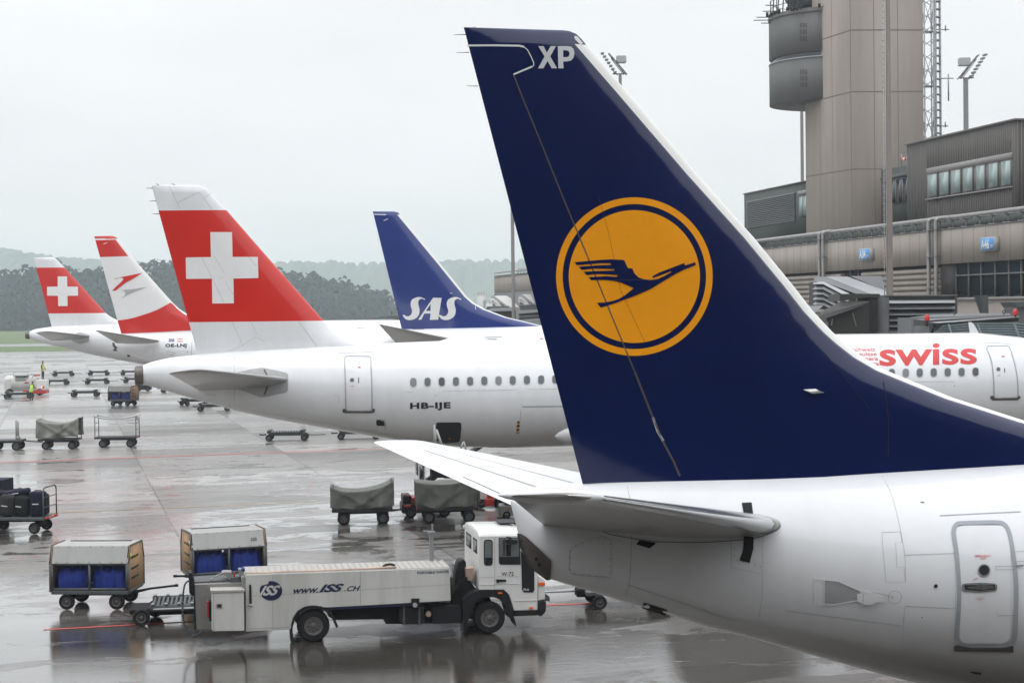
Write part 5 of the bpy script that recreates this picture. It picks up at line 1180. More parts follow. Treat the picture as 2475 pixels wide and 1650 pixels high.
# lattice mast and antenna ladder right of the tower
def lattice(px0, px1, Y, y_top, name, label, step, diag, bars):
    x0, x1 = persp_x(px0, Y), persp_x(px1, Y); fr = Frame(x0, Y, 0); r = thing(name, label, 'antenna mast', fr); w = x1 - x0; zt_ = at(px0, y_top, Y).z
    p = MB()
    for (a, b) in ((0, 0), (w, 0), (w, w), (0, w)): p.cyl((a, b, 0), (a, b, zt_), .05, n=6)
    p.obj('uprights', M['steel'], r)
    q = MB(); z = 8; k = 0
    while z < zt_ - step:
        for (a, b) in (((0, 0), (w, 0)), ((w, 0), (w, w)), ((w, w), (0, w)), ((0, w), (0, 0))):
            q.cyl((*a, z), (*b, z + (step*.45 if diag else 0)), bars, n=5)
            if diag and k % 4 == 0: q.cyl((*a, z), (*b, z), bars * 2, n=5); q.cyl((*a, z + step*2.2), (*b, z), bars, n=5)
        z += step; k += 1
    q.obj('bracing', M['steel'], r); return r, w, zt_
rr_, w_, zt_ = lattice(2239, 2261, 122, -60, 'lattice_mast', 'open steel lattice mast just right of the control tower', .95, True, .025)
rr_, w_, zt_ = lattice(2267, 2278, 124, -60, 'antenna_mast', 'narrow ladder-like antenna mast beside the lattice mast', .55, False, .06)
ant = MB()
for (y, dx, h) in ((72, .6, .1), (190, .9, 1.6), (305, .5, .1), (100, -.1, 1.6)):
    z = at(2272, y, 124).z; ant.cyl((0, 0, z), (w_ + dx, 0, z), .04, n=6).cyl((w_ + dx*.6, 0, z - h), (w_ + dx*.6, 0, z + .3), .05, n=6)
ant.obj('aerials', M['steel'], rr_)

# ---- boarding bridges: polygons with their own depth, built as solid slabs
def slab(name, pts, th, m, parent, fr, k=1, ox=0, oy=0):
    P = [at(ox + p[0] / k, oy + p[1] / k, p[2]) for p in pts]; n = len(P)
    L = [Vector((q.x - fr.o[0], q.y - fr.o[1], q.z)) for q in P]
    v = L + [Vector((q.x, q.y + th, q.z)) for q in L]
    tri = geometry.tessellate_polygon([[Vector((p[0], p[1], 0)) for p in pts]])
    f = [tuple(t) for t in tri] + [tuple(n + i for i in reversed(t)) for t in tri] + [(i, (i+1) % n, (i+1) % n + n, i + n) for i in range(n)]
    return mk(name, v, f, m, parent, auto=R(30))
K, OX, OY = 4.0904, 1900, 620
def fixed_bridge(label, Y, dx=0, dy=0, k=K, ox=OX, oy=OY, roof='slat'):
    p0 = at(ox + (600+dx)/k, 735, Y); fr = Frame(p0.x, p0.y, 0); r = thing('boarding_bridge', label, 'jet bridge', fr, 'passenger bridges along the pier')
    sl = lambda nm, pts, th, m: slab(nm, [(x + dx, y + dy, Y + z) for x, y, z in pts], th, m, r, fr, k, ox, oy)
    sl('roof', [(385,195,1.5), (600,195,2.2), (1005,345,.3), (1000,388,0), (830,366,-.1)], .12, M[roof])
    rbm = MB()
    sl('side_fascia', [(288,203,1.4), (385,198,1.4), (832,366,-.15), (690,366,-.15), (372,250,.9), (282,246,1.2)], .3, M['bgrey'])
    sl('core', [(300,250,1.6), (372,252,1.3), (690,368,.6), (690,600,.6), (300,480,1.6)], 2.2, M['slatd'])
    for i in range(5):
        o = i * 51
        sl('slat', [(262,270+o,1.1), (292,246+o,1.3), (372,248+o,.7), (640,372+o*.98,.0), (600,395+o*.98,-.05), (366,272+o,.5)], .06, M['slat'])
    for i in range(7):
        t = i / 7; xa, ya = 385 + 445*t, 195 + 171*t; xb, yb = 600 + 400*t, 195 + 165*t
        sl('roof_rib', [(xa, ya, 1.45-1.5*t), (xb, yb, 2.15-1.95*t), (xb, yb+3, 2.15-1.95*t), (xa, ya+3, 1.45-1.5*t)], .1, M['bgrey'])
    return r, sl
r, sl = fixed_bridge('slatted grey bridge with a pale sloping roof left of the tall brownish mast', 88)
sl('link_wall', [(640,192,3), (945,192,3.5), (945,350,3), (990,345,2.5)], .5, M['bgrey'])
# rotunda, dark
p0 = at(2090, 735, 80); fr = Frame(p0.x, p0.y, 0)
r = thing('bridge_cabin', 'dark olive bridge cabin with a sloping canopy, beside the white fin edge', 'jet bridge', fr)
sl = lambda nm, pts, th, m, Y=80: slab(nm, [(x, y, Y + z) for x, y, z in pts], th, m, r, fr, K, OX, OY)
sl('roof_cap', [(533,368,0), (926,368,0), (926,400,0), (820,402,0), (533,442,0)], 3, M['olive'])
sl('cabin_wall', [(823,402,.05), (908,402,.05), (905,790,.05), (420,790,.05), (410,640,.05), (560,560,.05), (823,470,.05)], 2.8, M['dark'])
sl('canopy', [(330,572,-1.2), (400,520,-.6), (560,440,.0), (822,436,0), (815,452,-.3), (390,602,-1.3), (345,620,-1.4)], .25, M['olive'])
sl('canopy_edge', [(335,585,-1.6), (822,446,-.5), (815,462,-.5), (400,606,-1.6), (345,625,-1.7)], .1, M['slatd'])
sl('canopy_wall', [(398,608,-1.0), (822,462,-.2), (822,790,-.2), (420,790,-.9)], .1, M['olive'])
sl('side_screen', [(360,655,-1.5), (415,645,-1.5), (417,760,-1.5), (360,760,-1.5)], .1, M['bgrey'])
sl('wall_braces', [(655,560,-1.1), (665,560,-1.1), (700,690,-.8), (692,690,-.8)], .05, M['steel']); sl('wall_brace', [(455,615,-1.6), (462,612,-1.6), (455,680,-1.5), (448,680,-1.5)], .05, M['steel'])
sl('gutter', [(200,490,1), (370,482,1), (280,560,.5), (240,560,.5)], .4, M['bgrey'])
q = at(OX + 945/K, 735, 81.5); zc = at(OX + 945/K, OY + 402/K, 81.5).z
MB().cyl((q.x - fr.o[0], q.y - fr.o[1], 0), (q.x - fr.o[0], q.y - fr.o[1], zc), .34, .34, 20).obj('round_column', M['bgrey'], r)
# slatted corridor to the right of the mast
p0 = at(2240, 735, 82); fr = Frame(p0.x, p0.y, 0)
r = thing('bridge_corridor', 'grey corridor with wide horizontal slats right of the tall brownish mast', 'jet bridge', fr)
sl = lambda nm, pts, th, m, Y=82: slab(nm, [(x, y, Y + z) for x, y, z in pts], th, m, r, fr, K, OX, OY)
sl('wall', [(972,384,.2), (1692,380,.2), (1695,760,.2), (972,760,.2)], 3, M['bgrey'])
sl('roof_edge', [(968,380,-.1), (1694,376,-.1), (1694,388,-.1), (968,392,-.1)], 3.3, M['frame'])
sl('end_post', [(1668,390,-.05), (1694,390,-.05), (1694,760,-.05), (1668,760,-.05)], .2, M['louv'])
for i, y in enumerate((432, 490, 549, 606, 664, 722)):
    sl('slat', [(985,y+3,-.15), (1668,y-3,-.15), (1672,y+24,-.5), (970,y+30,-.5)], .03, M['slat'])
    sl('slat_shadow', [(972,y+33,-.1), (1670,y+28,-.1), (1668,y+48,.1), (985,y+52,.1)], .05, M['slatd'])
# front telescopic bridge, pale ribbed
p0 = at(2350, 735, 72); fr = Frame(p0.x, p0.y, 0)
r = thing('telescopic_bridge', 'long telescopic bridge with blue grey ribbed walls and red lamps above the white fuselage', 'jet bridge', fr)
sl = lambda nm, pts, th, m, Y=72: slab(nm, [(x, y, Y + z) for x, y, z in pts], th, m, r, fr, K, OX, OY)
sl('roof', [(1232,602,0), (1490,572,1.5), (1760,564,2.5), (2215,562,3), (2218,578,2.6), (1420,632,0), (1240,618,0)], .3, M['bgrey'])
sl('roof_edge', [(1420,650,-.3), (2300,588,.8), (2306,600,.8), (1500,655,-.3)], .2, M['slat'])
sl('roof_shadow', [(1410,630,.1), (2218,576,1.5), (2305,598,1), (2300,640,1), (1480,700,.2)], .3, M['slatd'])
sl('front_frame', [(1235,604,-.1), (1262,606,-.1), (1262,800,-.1), (1235,800,-.1)], 2.5, M['bgrey']); sl('front_wall', [(1262,622,0), (1420,636,0), (1455,660,0), (1420,800,0), (1262,800,0)], 2, M['louv'])
for i in range(14): sl('front_rib', [(1266+i*11,684,-.05), (1271+i*11,684,-.05), (1271+i*11,800,-.05), (1266+i*11,800,-.05)], .05, M['slat'])
for i in range(7):
    o = i * 25; x0 = 1560 - i*28
    sl('tunnel_rib', [(max(1450, x0), 680+o, -.2), (1860, 652+o, .3), (2245, 652+o, .8), (2480, 668+o*1.25, 1.1), (2480, 684+o*1.25, 1.1), (2245, 668+o, .8), (1860, 668+o, .3), (max(1445, x0-30), 700+o, -.2)], .25, M['bblue'])
sl('tunnel_wall', [(1460,705,.1), (1860,662,.6), (2245,662,1.1), (2480,680,1.4), (2480,900,1.4), (1440,860,.1)], 2.5, M['louv'])
for (x_, w1) in ((1600, 0), (1890, 0), (2255, 0)): sl('tunnel_hoop', [(x_, 668, -.3), (x_+14, 666, -.3), (x_+70, 830, -.3), (x_+52, 830, -.3)], .1, M['bblue'])
def beacon(x, y, Y, label):
    q = at(OX + x/K, OY + y/K, Y); f2_ = Frame(q.x, q.y, 0); b = thing('warning_lamp', label, 'lamp', f2_, 'red lamps on the telescopic bridge')
    MB().lathe([(.10, 0), (.11, .03), (.11, .12), (.085, .22), (.03, .27)], (0, 0, q.z - .1), 16, 'Z').obj('red_lens', M['lamp_red'], b)
    MB().cyl((0, 0, q.z - .32), (0, 0, q.z - .1), .05).obj('stem', M['dsteel'], b)
beacon(1393, 610, 71.8, 'red lamp at the left end of the ribbed bridge roof'); beacon(2265, 556, 72.8, 'red lamp at the right end of the ribbed bridge roof')
for (x_, y_) in ((1663, 548), (2153, 545)):
    q = at(OX + x_/K, OY + y_/K, 73.5); mb = MB()
    pts = [(q.x - fr.o[0] + .06*math.cos(a), 1.5, q.z + .06*math.sin(a)) for a in np.linspace(0, 2*math.pi, 13)]; mb.tube(pts, .018, 6).cyl((pts[9][0], 1.5, q.z - .2), (pts[9][0], 1.5, q.z - .06), .02)
    mb.obj('lifting_eye', M['dsteel'], r)
# wall bracket panel and grey cabinet at the right edge
p0 = at(2375, 735, 84); fr = Frame(p0.x, p0.y, 0)
r = thing('wall_stair', 'grey green bracket panel fixed under the dark glass of the pier', 'panel', fr)
sl = lambda nm, pts, th, m, Y=84: slab(nm, [(x, y, Y + z) for x, y, z in pts], th, m, r, fr, K, OX, OY)
sl('panel', [(1868,385,0), (1998,378,0), (2002,560,0), (1930,560,0)], .3, M['louv']); sl('bracket', [(1865,385,-.05), (1910,385,-.05), (1935,480,-.05), (1920,540,-.05)], .1, M['green'])
sl('arm', [(1998,455,0), (2050,450,0), (2050,462,0), (1998,466,0)], .1, M['steel'])
p0 = at(2465, 735, 76); fr = Frame(p0.x, p0.y, 0)
r = thing('equipment_cabinet', 'grey equipment cabinet at the right edge above the ribbed bridge', 'cabinet', fr)
sl = lambda nm, pts, th, m, Y=76: slab(nm, [(x, y, Y + z) for x, y, z in pts], th, m, r, fr, K, OX, OY)
sl('body', [(2280,500,0), (2420,495,0), (2420,690,0), (2310,680,0)], 2, M['bgrey']); sl('lid', [(2265,450,-.2), (2420,440,-.2), (2420,492,-.2), (2300,500,-.2)], 2.4, M['louv'])

# ---- far end of the pier, seen past the bright blue fin
K2, OX2, OY2 = 9.8, 1160, 640
p0 = at(1230, 735, 215); fr = Frame(p0.x, p0.y, 0)
r = thing('pier_end_building', 'plain beige box-shaped end of the pier behind the thin mast', 'building', fr)
sl = lambda nm, pts, th, m, Y=215: slab(nm, [(x, y, Y + z) for x, y, z in pts], th, m, r, fr, K2, OX2, OY2)
sl('wall', [(338,270,8), (1150,188,-6), (1400,165,-9), (1400,655,-9), (338,712,8)], 12, M['conc']); sl('roof_edge', [(332,262,7.8), (1400,158,-9.2), (1400,170,-9.2), (332,275,7.8)], 12, M['frame'])
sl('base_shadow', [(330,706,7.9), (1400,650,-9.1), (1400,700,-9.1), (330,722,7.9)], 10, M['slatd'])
rl = MB()
rail = lambda x0, y0, x1, y1: rl.cyl(*[(at(OX2 + x/K2, OY2 + y/K2, 213).x - fr.o[0], -2, at(OX2 + x/K2, OY2 + y/K2, 213).z) for x, y in ((x0, y0), (x1, y1))], .05, n=6)
for x_ in (895, 968, 1045, 1120): rail(x_, 85 - (x_-895)*.06, x_, 210)
rail(895, 92, 1120, 80); rail(895, 160, 1120, 145)
rl.obj('roof_railing', M['steel'], r)
for lab, dx, dy in (('small white slatted bridge at the pier end, left of the thin mast', 0, 0), ('small white slatted bridge at the pier end, right of the thin mast', 660, -35)):
    Y = 205 - dx*.01; p0 = at(1200 + dx/K2, 735, Y); fr2 = Frame(p0.x, p0.y, 0)
    r = thing('boarding_bridge', lab, 'jet bridge', fr2, 'passenger bridges along the pier')
    sl = lambda nm, pts, th, m: slab(nm, [(x + dx, y + dy, Y + z) for x, y, z in pts], th, m, r, fr2, K2, OX2, OY2)
    sl('roof', [(338,732,2), (630,728,2.5), (720,785,1.5), (930,1000,-.5), (680,1000,-.5)], .2, M['roofw'])
    sl('side_fascia', [(265,735,2), (340,733,2), (660,975,-.6), (600,975,-.6), (300,790,1.5), (262,790,1.6)], .4, M['bgrey'])
    sl('core', [(290,790,2.2), (330,800,2), (590,970,1), (300,975,1)], 3, M['slatd'])
    for i in range(3):
        o = i * 42
        sl('slat', [(235,838+o,1), (268,800+o,1), (320,798+o,.8), (560,975,.2), (480-i*40,975,.2), (300,830+o,.6)], .1, M['roofw'])
p0 = at(1230, 735, 195); fr = Frame(p0.x, p0.y, 0)
r = thing('bridge_machinery', 'jumble of grey steel bridge decks and beams under the small white bridges', 'jet bridge', fr)
sl = lambda nm, pts, th, m, Y=195: slab(nm, [(x, y, Y + z) for x, y, z in pts], th, m, r, fr, K2, OX2, OY2)
sl('roof_band', [(170,985,0), (700,975,0), (700,1010,0), (240,1030,0), (240,1060,0), (140,1060,0)], 2, M['louv']); sl('cabin_front', [(235,1030,-1), (600,1020,-1), (600,1090,-1), (260,1100,-1)], 2, M['slat'])
sl('beam', [(600,1030,-2), (955,1015,-2), (955,1080,-2), (600,1090,-2)], 2, M['slat']); sl('leg', [(850,1100,-2), (930,1090,-2), (930,1600,-2), (850,1600,-2)], 1, M['slat'])
sl('underside', [(240,1100,0), (850,1090,0), (850,1700,0), (240,1700,0)], 2, M['slatd']); sl('brace', [(770,1200,-1.5), (870,1100,-1.5), (900,1100,-1.5), (790,1210,-1.5)], .4, M['slat'])
sl('dark_roof', [(930,960,0), (1400,950,0), (1400,1050,0), (950,1070,0)], 3, M['louv'])
for y, hh, mm in ((1070, 60, 'slat'), (1135, 60, 'slatd'), (1150, 40, 'slat'), (1210, 70, 'slatd'), (1260, 75, 'slat'), (1345, 60, 'bblue'), (1405, 150, 'bblue')):
    sl('deck_beam', [(930,y+20,-3), (1500,y-20,-3), (1500,y-20+hh,-3), (930,y+20+hh,-3)], .5, M[mm])
# white shed roofs glimpsed at the left of the bright blue fin and houses on the far slope
p0 = at(930, 735, 230); fr = Frame(p0.x, p0.y, 0)
r = thing('bridge_roof', 'low dark roof edge with small red lamps just left of the bright blue fin', 'jet bridge', fr)
slab('roof', [(145,1090,230), (200,1075,230), (400,1056,230), (440,1060,230), (440,1120,230), (145,1120,230)], 3, M['louv'], r, fr, 3.7327, 850, 480)
slab('roof_trim', [(150,1086,229.9), (390,1082,229.9), (390,1090,229.9), (150,1092,229.9)], .2, M['slat'], r, fr, 3.7327, 850, 480)
for x_ in (148, 396): slab('red_lamp', [(x_,1074,229.8), (x_+7,1074,229.8), (x_+7,1084,229.8), (x_,1084,229.8)], .2, M['lamp_red'], r, fr, 3.7327, 850, 480)
slab('aerial', [(358,1015,229.8), (361,1015,229.8), (361,1060,229.8), (358,1060,229.8)], .1, M['dsteel'], r, fr, 3.7327, 850, 480)
M['house'] = mat('far_house_wall', (.55, .52, .48), .8); M['tile'] = mat('far_house_roof', (.35, .20, .15), .8)
for i, (x_, y_, w_, h_, Yh, lab) in enumerate(((936, 715, 20, 9, 1500, 'pale low house between the dark wood and the bright blue fin'), (1152, 706, 22, 10, 1700, 'red roofed house on the hazy slope right of the bright blue fin'), (1168, 722, 30, 12, 1700, 'wide pale house on the hazy slope right of the bright blue fin'), (1195, 716, 18, 12, 1720, 'small pale house on the hazy slope nearest the beige pier end'))):
    a, b = at(x_, y_, Yh), at(x_ + w_, y_ + h_, Yh); f3_ = Frame((a.x+b.x)/2, Yh, 0); hs = thing('house', lab, 'house', f3_, 'houses on the far slope'); hw = (b.x - a.x)/2
    zmid = b.z + (a.z - b.z) * .6
    MB().box(-hw, hw, 0, 10, -1, zmid).obj('wall', M['house'], hs)
    MB().prism([(-hw-.5, zmid), (hw+.5, zmid), (hw*.7, a.z), (-hw*.7, a.z)], -.5, 10.5).obj('roof', M['tile'] if i in (1, 3) else M['slat'], hs)
    for k in range(3): MB().box(-hw*.7 + k*hw*.6, -hw*.45 + k*hw*.6, -.2, -.01, zmid - (a.z-b.z)*.45, zmid - (a.z-b.z)*.15).obj('window', M['dglass'], hs)
# unseen hall behind the viewer, added to darken the tail reflection and fuselage sides
vh = thing('unseen_hall', 'unseen dark hall added behind the viewer for the tail to mirror', 'building', Frame(10, -14, R(6)))
MB().box(-130, 150, -20, 0, 0, 25).obj('body', M['olive'], vh)
# ================================================================ APRON VEHICLES, CARTS, PEOPLE
M['twhite'] = mat('truck_body_white', (.56, .56, .53), .45, var=.05, scale=1.5, dirt=(.26, .23, .19), dirt_amt=.55, stretch=(1, 1, .5))
M['cabwhite'] = mat('cab_white_paint', (.70, .70, .67), .3, var=.03, scale=1.5, coat=.4, dirt=(.35, .32, .28), dirt_amt=.25)
M['tgrey'] = mat('worn_aluminium', (.27, .265, .25), .5, metal=.3, var=.1, scale=2, dirt=(.12, .11, .10), dirt_amt=.5)
M['deckb'] = mat('truck_deck_boards', (.38, .36, .335), .6, var=.06, scale=2, stretch=(6, 1, 1))
M['blk'] = mat('black_plastic', (.011, .011, .013), .55, spec=.3, var=.2, scale=5)
M['blkd'] = mat('oily_chassis', (.008, .008, .009), .7, var=.3, scale=5, spec=.2)
M['deckg'] = mat('deck_board_joint', (.375, .355, .33), .6)
M['copper'] = mat('copper_pipe', (.50, .36, .28), .4, metal=.4)
M['logo'] = mat('dark_blue_lettering', (.012, .018, .06), .4)
M['orangel'] = mat('orange_lamp', (.75, .13, .01), .3)
M['hose'] = mat('blue_hose', (.008, .025, .045), .4)
M['wood'] = mat('plywood_end_panel', (.38, .235, .115), .7, var=.15, scale=2, stretch=(1, 1, .3), dirt=(.14, .08, .04), dirt_amt=.5)
M['hood'] = mat('cart_hood_sheet', (.36, .36, .345), .5, var=.06, scale=1.5, dirt=(.22, .20, .17), dirt_amt=.4, stretch=(2, 2, .4))
M['tarpb'] = mat('blue_tarpaulin', (.008, .030, .24), .55, spec=.3, var=.4, scale=3, bump=.8)
M['tarpg'] = mat('grey_green_tarpaulin', (.20, .205, .18), .7, spec=.3, var=.18, scale=4.5, bump=.9, dirt=(.09, .09, .08), dirt_amt=.4)
M['tarpw'] = mat('pale_rolled_tarpaulin', (.45, .45, .44), .6, var=.1, scale=4, bump=.3)
M['cgrey'] = mat('cart_frame_grey', (.085, .095, .10), .55, metal=.2, var=.15, scale=4, dirt=(.08, .06, .05), dirt_amt=.5)
M['dgreen'] = mat('dolly_green_grey', (.024, .031, .031), .6, spec=.3, var=.25, scale=4, dirt=(.08, .07, .06), dirt_amt=.3)
M['bagk'] = mat('black_suitcase_fabric', (.010, .010, .011), .75, spec=.2, var=.2, scale=8, bump=.2)
M['bagn'] = mat('navy_suitcase_fabric', (.007, .009, .026), .7, spec=.2, var=.2, scale=8, bump=.2)
M['bagg'] = mat('grey_suitcase_shell', (.022, .022, .023), .7, spec=.25, var=.2, scale=8)
M['vred'] = mat('red_vehicle_paint', (.42, .03, .02), .4, var=.1)
M['vblue'] = mat('blue_vehicle_paint', (.02, .05, .28), .4, var=.1)
M['yel'] = mat('yellow_vehicle_paint', (.62, .33, .02), .4, var=.1)
M['hiviz'] = mat('lime_safety_vest', (.42, .72, .03), .6, var=.1)
M['hivy'] = mat('yellow_safety_vest', (.62, .58, .04), .6, var=.1)
M['skin'] = mat('skin', (.42, .24, .17), .6); M['hair'] = mat('dark_hair', (.03, .02, .015), .7); M['cloth'] = mat('navy_workwear', (.02, .022, .035), .8, var=.2)
M['cabglass'] = mat('cab_window_glass', (.16, .17, .17), .06, var=.25, scale=1.2, spec=.8); M['cabdark'] = mat('dark_cab_glass', (.015, .018, .02), .06, var=.2, spec=.8)
class Veh:
    def __init__(s, fr, name, label, cat, group=None): s.fr = fr; s.r = thing(name, label, cat, fr, group)
    def P(s, name, pts, y0, y1, m, par=None, yref=None, auto=R(30), bev=0):
        q = [s.fr.q(x, y, y0 if yref is None else yref) for x, y in pts]
        o = MB().prism(q, y0, y1).obj(name, m, par or s.r, auto=auto)
        if bev:
            b = o.modifiers.new('bevel', 'BEVEL'); b.width = bev; b.segments = 3; b.limit_method = 'ANGLE'; b.angle_limit = R(40)
        return o
    def flat(s, name, vf, y, m, par=None):
        return mk(name, [(lambda q: (q[0], y, q[1]))(s.fr.q(px, py, y)) for px, py in vf[0]], vf[1], m, par or s.r)
    def tube(s, name, pts, r, m, par=None):
        return MB().tube([(lambda q: (q[0], y, q[1]))(s.fr.q(px, py, y)) for px, py, y in pts], r).obj(name, m, par or s.r)
def wheel(x, y, r, w, par, hub=.5, far=False, rimm='rim'):
    o = MB().lathe([(r*.55, 0), (r*.60, -.02*0), (r*.88, -.006), (r*.97, w*.12), (r, w*.3), (r, w*.7), (r*.97, w*.88), (r*.88, w), (r*.55, w)], (x, y, r), 32, cap=False).obj('wheel', M['rubber'], par, auto=R(40))
    MB().lathe([(r*.10, -.012), (r*.16, .0), (r*.2, .03), (r*.42, .035), (r*hub, .002), (r*.57, -.004), (r*.57, .02)], (x, y, r), 28, cap=True).obj('rim', M[rimm], o, auto=R(30))
    nb = MB()
    for i in range(8):
        a = i * math.pi / 4; nb.lathe([(.018, .012), (.018, .04)], (x + r*.33*math.cos(a), y, r + r*.33*math.sin(a)), 6)
    nb.obj('wheel_nuts', M['blk'], o)
    return o
# ---------------------------------------------------------------- water truck
V = Veh(frame_g((756, 1552), (1182, 1532)), 'service_truck', 'white service truck marked PORTABLE WATER and www.ISS.ch, parked under the nearest tail', 'truck')
a4 = lambda pts: rescale(pts, 600, 1250, 3.0947); ab = lambda pts: rescale(pts, 420, 1260, 5.227); ac = lambda pts: rescale(pts, 1100, 1250, 5.06)
WD = 2.25
arc = [(706 - 0, 1520), (704, 1505), (709, 1489), (718, 1475), (732, 1465), (748, 1461), (765, 1461), (782, 1466)]
tank = V.P('tank_body', [(593, 1388.5), (1086.3, 1371.5), (1089.5, 1451), (793.9, 1467.5)] + [(782, 1467), (765, 1463), (748, 1463), (732, 1467), (718, 1477), (709, 1491), (705, 1505), (703, 1520)] + [(593.5, 1525.5)], .0, 1.32, M['twhite'], bev=.012)
V.P('deck_boards', [(592, 1389), (1087, 1371.5), (1087, 1369.5), (592, 1387)], .03, 1.29, M['deckb'], tank)
bs = MB()
qa, qb = V.fr.q(592, 1387.5, 0), V.fr.q(1087, 1370, 0)
for i in range(34):
    k = i / 33; x = qa[0] + (qb[0]-qa[0])*k; z = qa[1] + (qb[1]-qa[1])*k; bs.box(x - .008, x + .008, .06, 1.26, z + .003, z + .012)
bs.obj('board_gaps', M['deckg'], tank)
V.tube('side_pipe', [(592, 1385, .12), (700, 1381, .12), (850, 1375.5, .12), (958, 1369.5, .12)], .028, M['copper'])
V.tube('hose_coil', [(925, 1369, .5), (932, 1364, .5), (945, 1362.5, .5), (955, 1366, .5)], .03, M['blk'])
fl = MB(); q0 = V.fr.q(1087, 1371, WD)
V.tube('deck_rail', [(1087, 1371, .0), (1087, 1352, .0), (1060, 1352.5, .0)], .012, M['blk']) if False else None
sm2 = []
for x_ in (659.5, 871): sm2.append(strip2d([(x_, 1388 if x_ < 700 else 1380), (x_, 1520 if x_ < 700 else 1462)], .9))
sm2.append(strip2d([(598, 1519), (700, 1515)], .8)); sm2.append(strip2d([(600, 1440), (1085, 1412)], .5))
for i in range(40): sm2.append(poly2d([circle(598 + i*12.3, 1391.6 - i*.42, .7, 6)]))
V.flat('panel_joints', merge2d(sm2), -.004, M['tgrey'], tank)
# round badge with slanted letters
c0 = (600 + 170/3.0947, 1250 + 547/3.0947)
notch = [(c0[0] + 27.3*math.cos(a), c0[1] + 23.5*math.sin(a)) for a in np.linspace(R(-102), R(215), 60)]
badge = V.flat('round_badge', poly2d([notch + a4([(100, 508), (150, 495), (152, 478)])]), -.006, M['logo'], tank)
V.flat('badge_letters', merge2d([fit_quad(text2d('ISS', .035, .35), a4([(95, 510), (245, 505), (225, 580), (80, 585)]))]), -.010, M['twhite'], badge)
V.flat('web_lettering', merge2d([fit_quad(text2d('www.', .02, .3), a4([(338, 535), (528, 525), (522, 562), (335, 570)])), fit_quad(text2d('ISS', .04, .35), a4([(538, 500), (718, 492), (712, 552), (528, 560)])), fit_quad(text2d('.CH', .02, .3), a4([(722, 514), (840, 508), (834, 547), (718, 551)]))]), -.006, M['logo'], tank)
V.flat('side_lettering', fit_quad(text2d('PORTABLE WATER', .02), a4([(1264, 404), (1502, 394), (1502, 413), (1264, 423)])), -.006, M['logo'], tank)
V.P('level_gauge', ab([(952, 796), (978, 796), (985, 1040), (955, 1040)]), -.03, -.001, M['blk'], tank)
V.P('gauge_bracket', ab([(935, 1055), (955, 1040), (985, 1040), (998, 1060)]), -.05, -.001, M['twhite'], tank)
sl_ = V.P('lower_step', a4([(1220, 606), (1280, 605), (1280, 668), (1220, 670)]), -.03, .2, M['blk']); V.P('work_lamp', a4(circle(1248, 655, 17, 16)), -.07, -.031, M['signbox'], sl_)
# rear cabinets
V.P('rear_module', ab([(262, 797), (845, 772), (900, 770), (900, 1360), (278, 1358)]), .28, 1.5, M['tgrey'], bev=.01)
V.P('module_edge', ab([(245, 762), (262, 760), (285, 1385), (262, 1350)]), .26, .34, M['blk']); V.P('module_tray', ab([(250, 762), (700, 735), (700, 760), (262, 792)]), .5, 1.4, M['cgrey'])
cbn = V.P('side_cabinet', ab([(478, 897), (885, 888), (893, 1378), (506, 1383), (480, 1370)]), -.22, 1.0, M['twhite'], bev=.012)
V.P('cabinet_lid', ab([(462, 870), (895, 860), (898, 886), (466, 896)]), -.24, .9, M['copper'] if False else M['deckb'], cbn)
V.P('cabinet_latch', ab([(538, 1035), (613, 1035), (613, 1088), (538, 1088)]), -.235, -.221, M['tgrey'], cbn); V.P('latch_bolt', ab([(552, 1045), (598, 1045), (598, 1078), (552, 1078)]), -.24, -.236, M['blk'], cbn)
V.flat('cabinet_rivets', merge2d([poly2d([circle(520.5, 1435 + i*8.5, .8, 6)]) for i in range(11)] + [strip2d([(516, 1432), (516.5, 1523)], .8)]), -.226, M['tgrey'], cbn)
V.P('cabinet_gap', ab([(885, 888), (897, 888), (900, 1395), (888, 1395)]), -.1, 0.1, M['blk'])
V.P('fire_extinguisher', ab([(418, 1012), (440, 1008), (445, 1215), (424, 1210)]), -.1, .1, M['vred']); V.P('rubber_buffer', ab([(440, 1010), (480, 1008), (482, 1255), (445, 1255)]), -.12, .12, M['blk'])
V.P('rear_post', ab([(185, 650), (225, 648), (262, 760), (258, 925), (230, 935), (195, 895)]), .4, .9, M['blk'])
V.tube('filling_hose', [(*p, y) for p, y in zip(ab(smooth([(195, 745), (150, 775), (125, 860), (112, 1050), (122, 1250), (165, 1370), (225, 1438), (290, 1432), (365, 1385)], 4)), np.linspace(.3, -.1, 33))], .022, M['hose'])
V.P('valve_box', ab([(715, 712), (850, 695), (855, 765), (745, 770), (712, 760)]), .4, .9, M['cgrey']); V.P('valve_cover', ab([(608, 648), (640, 638), (730, 640), (740, 700), (690, 712), (625, 665)]), .5, .9, M['tgrey'])
V.tube('drain_pipe', [(*p, .6) for p in ab([(455, 745), (500, 705), (560, 668), (615, 650)])], .014, M['signbox'])
V.P('red_valve', ab([(752, 648), (774, 645), (776, 708), (756, 710)]), .5, .56, M['vred']); V.P('blue_valve', ab([(850, 600), (895, 585), (900, 620), (860, 640)]), .3, .5, M['tarpb']); V.P('pipe_union', ab([(815, 605), (870, 600), (880, 680), (825, 690)]), .3, .6, M['steel'])
V.P('louvre_side', ab([(868, 700), (905, 700), (905, 885), (868, 850)]), -.02, .3, M['tgrey'])
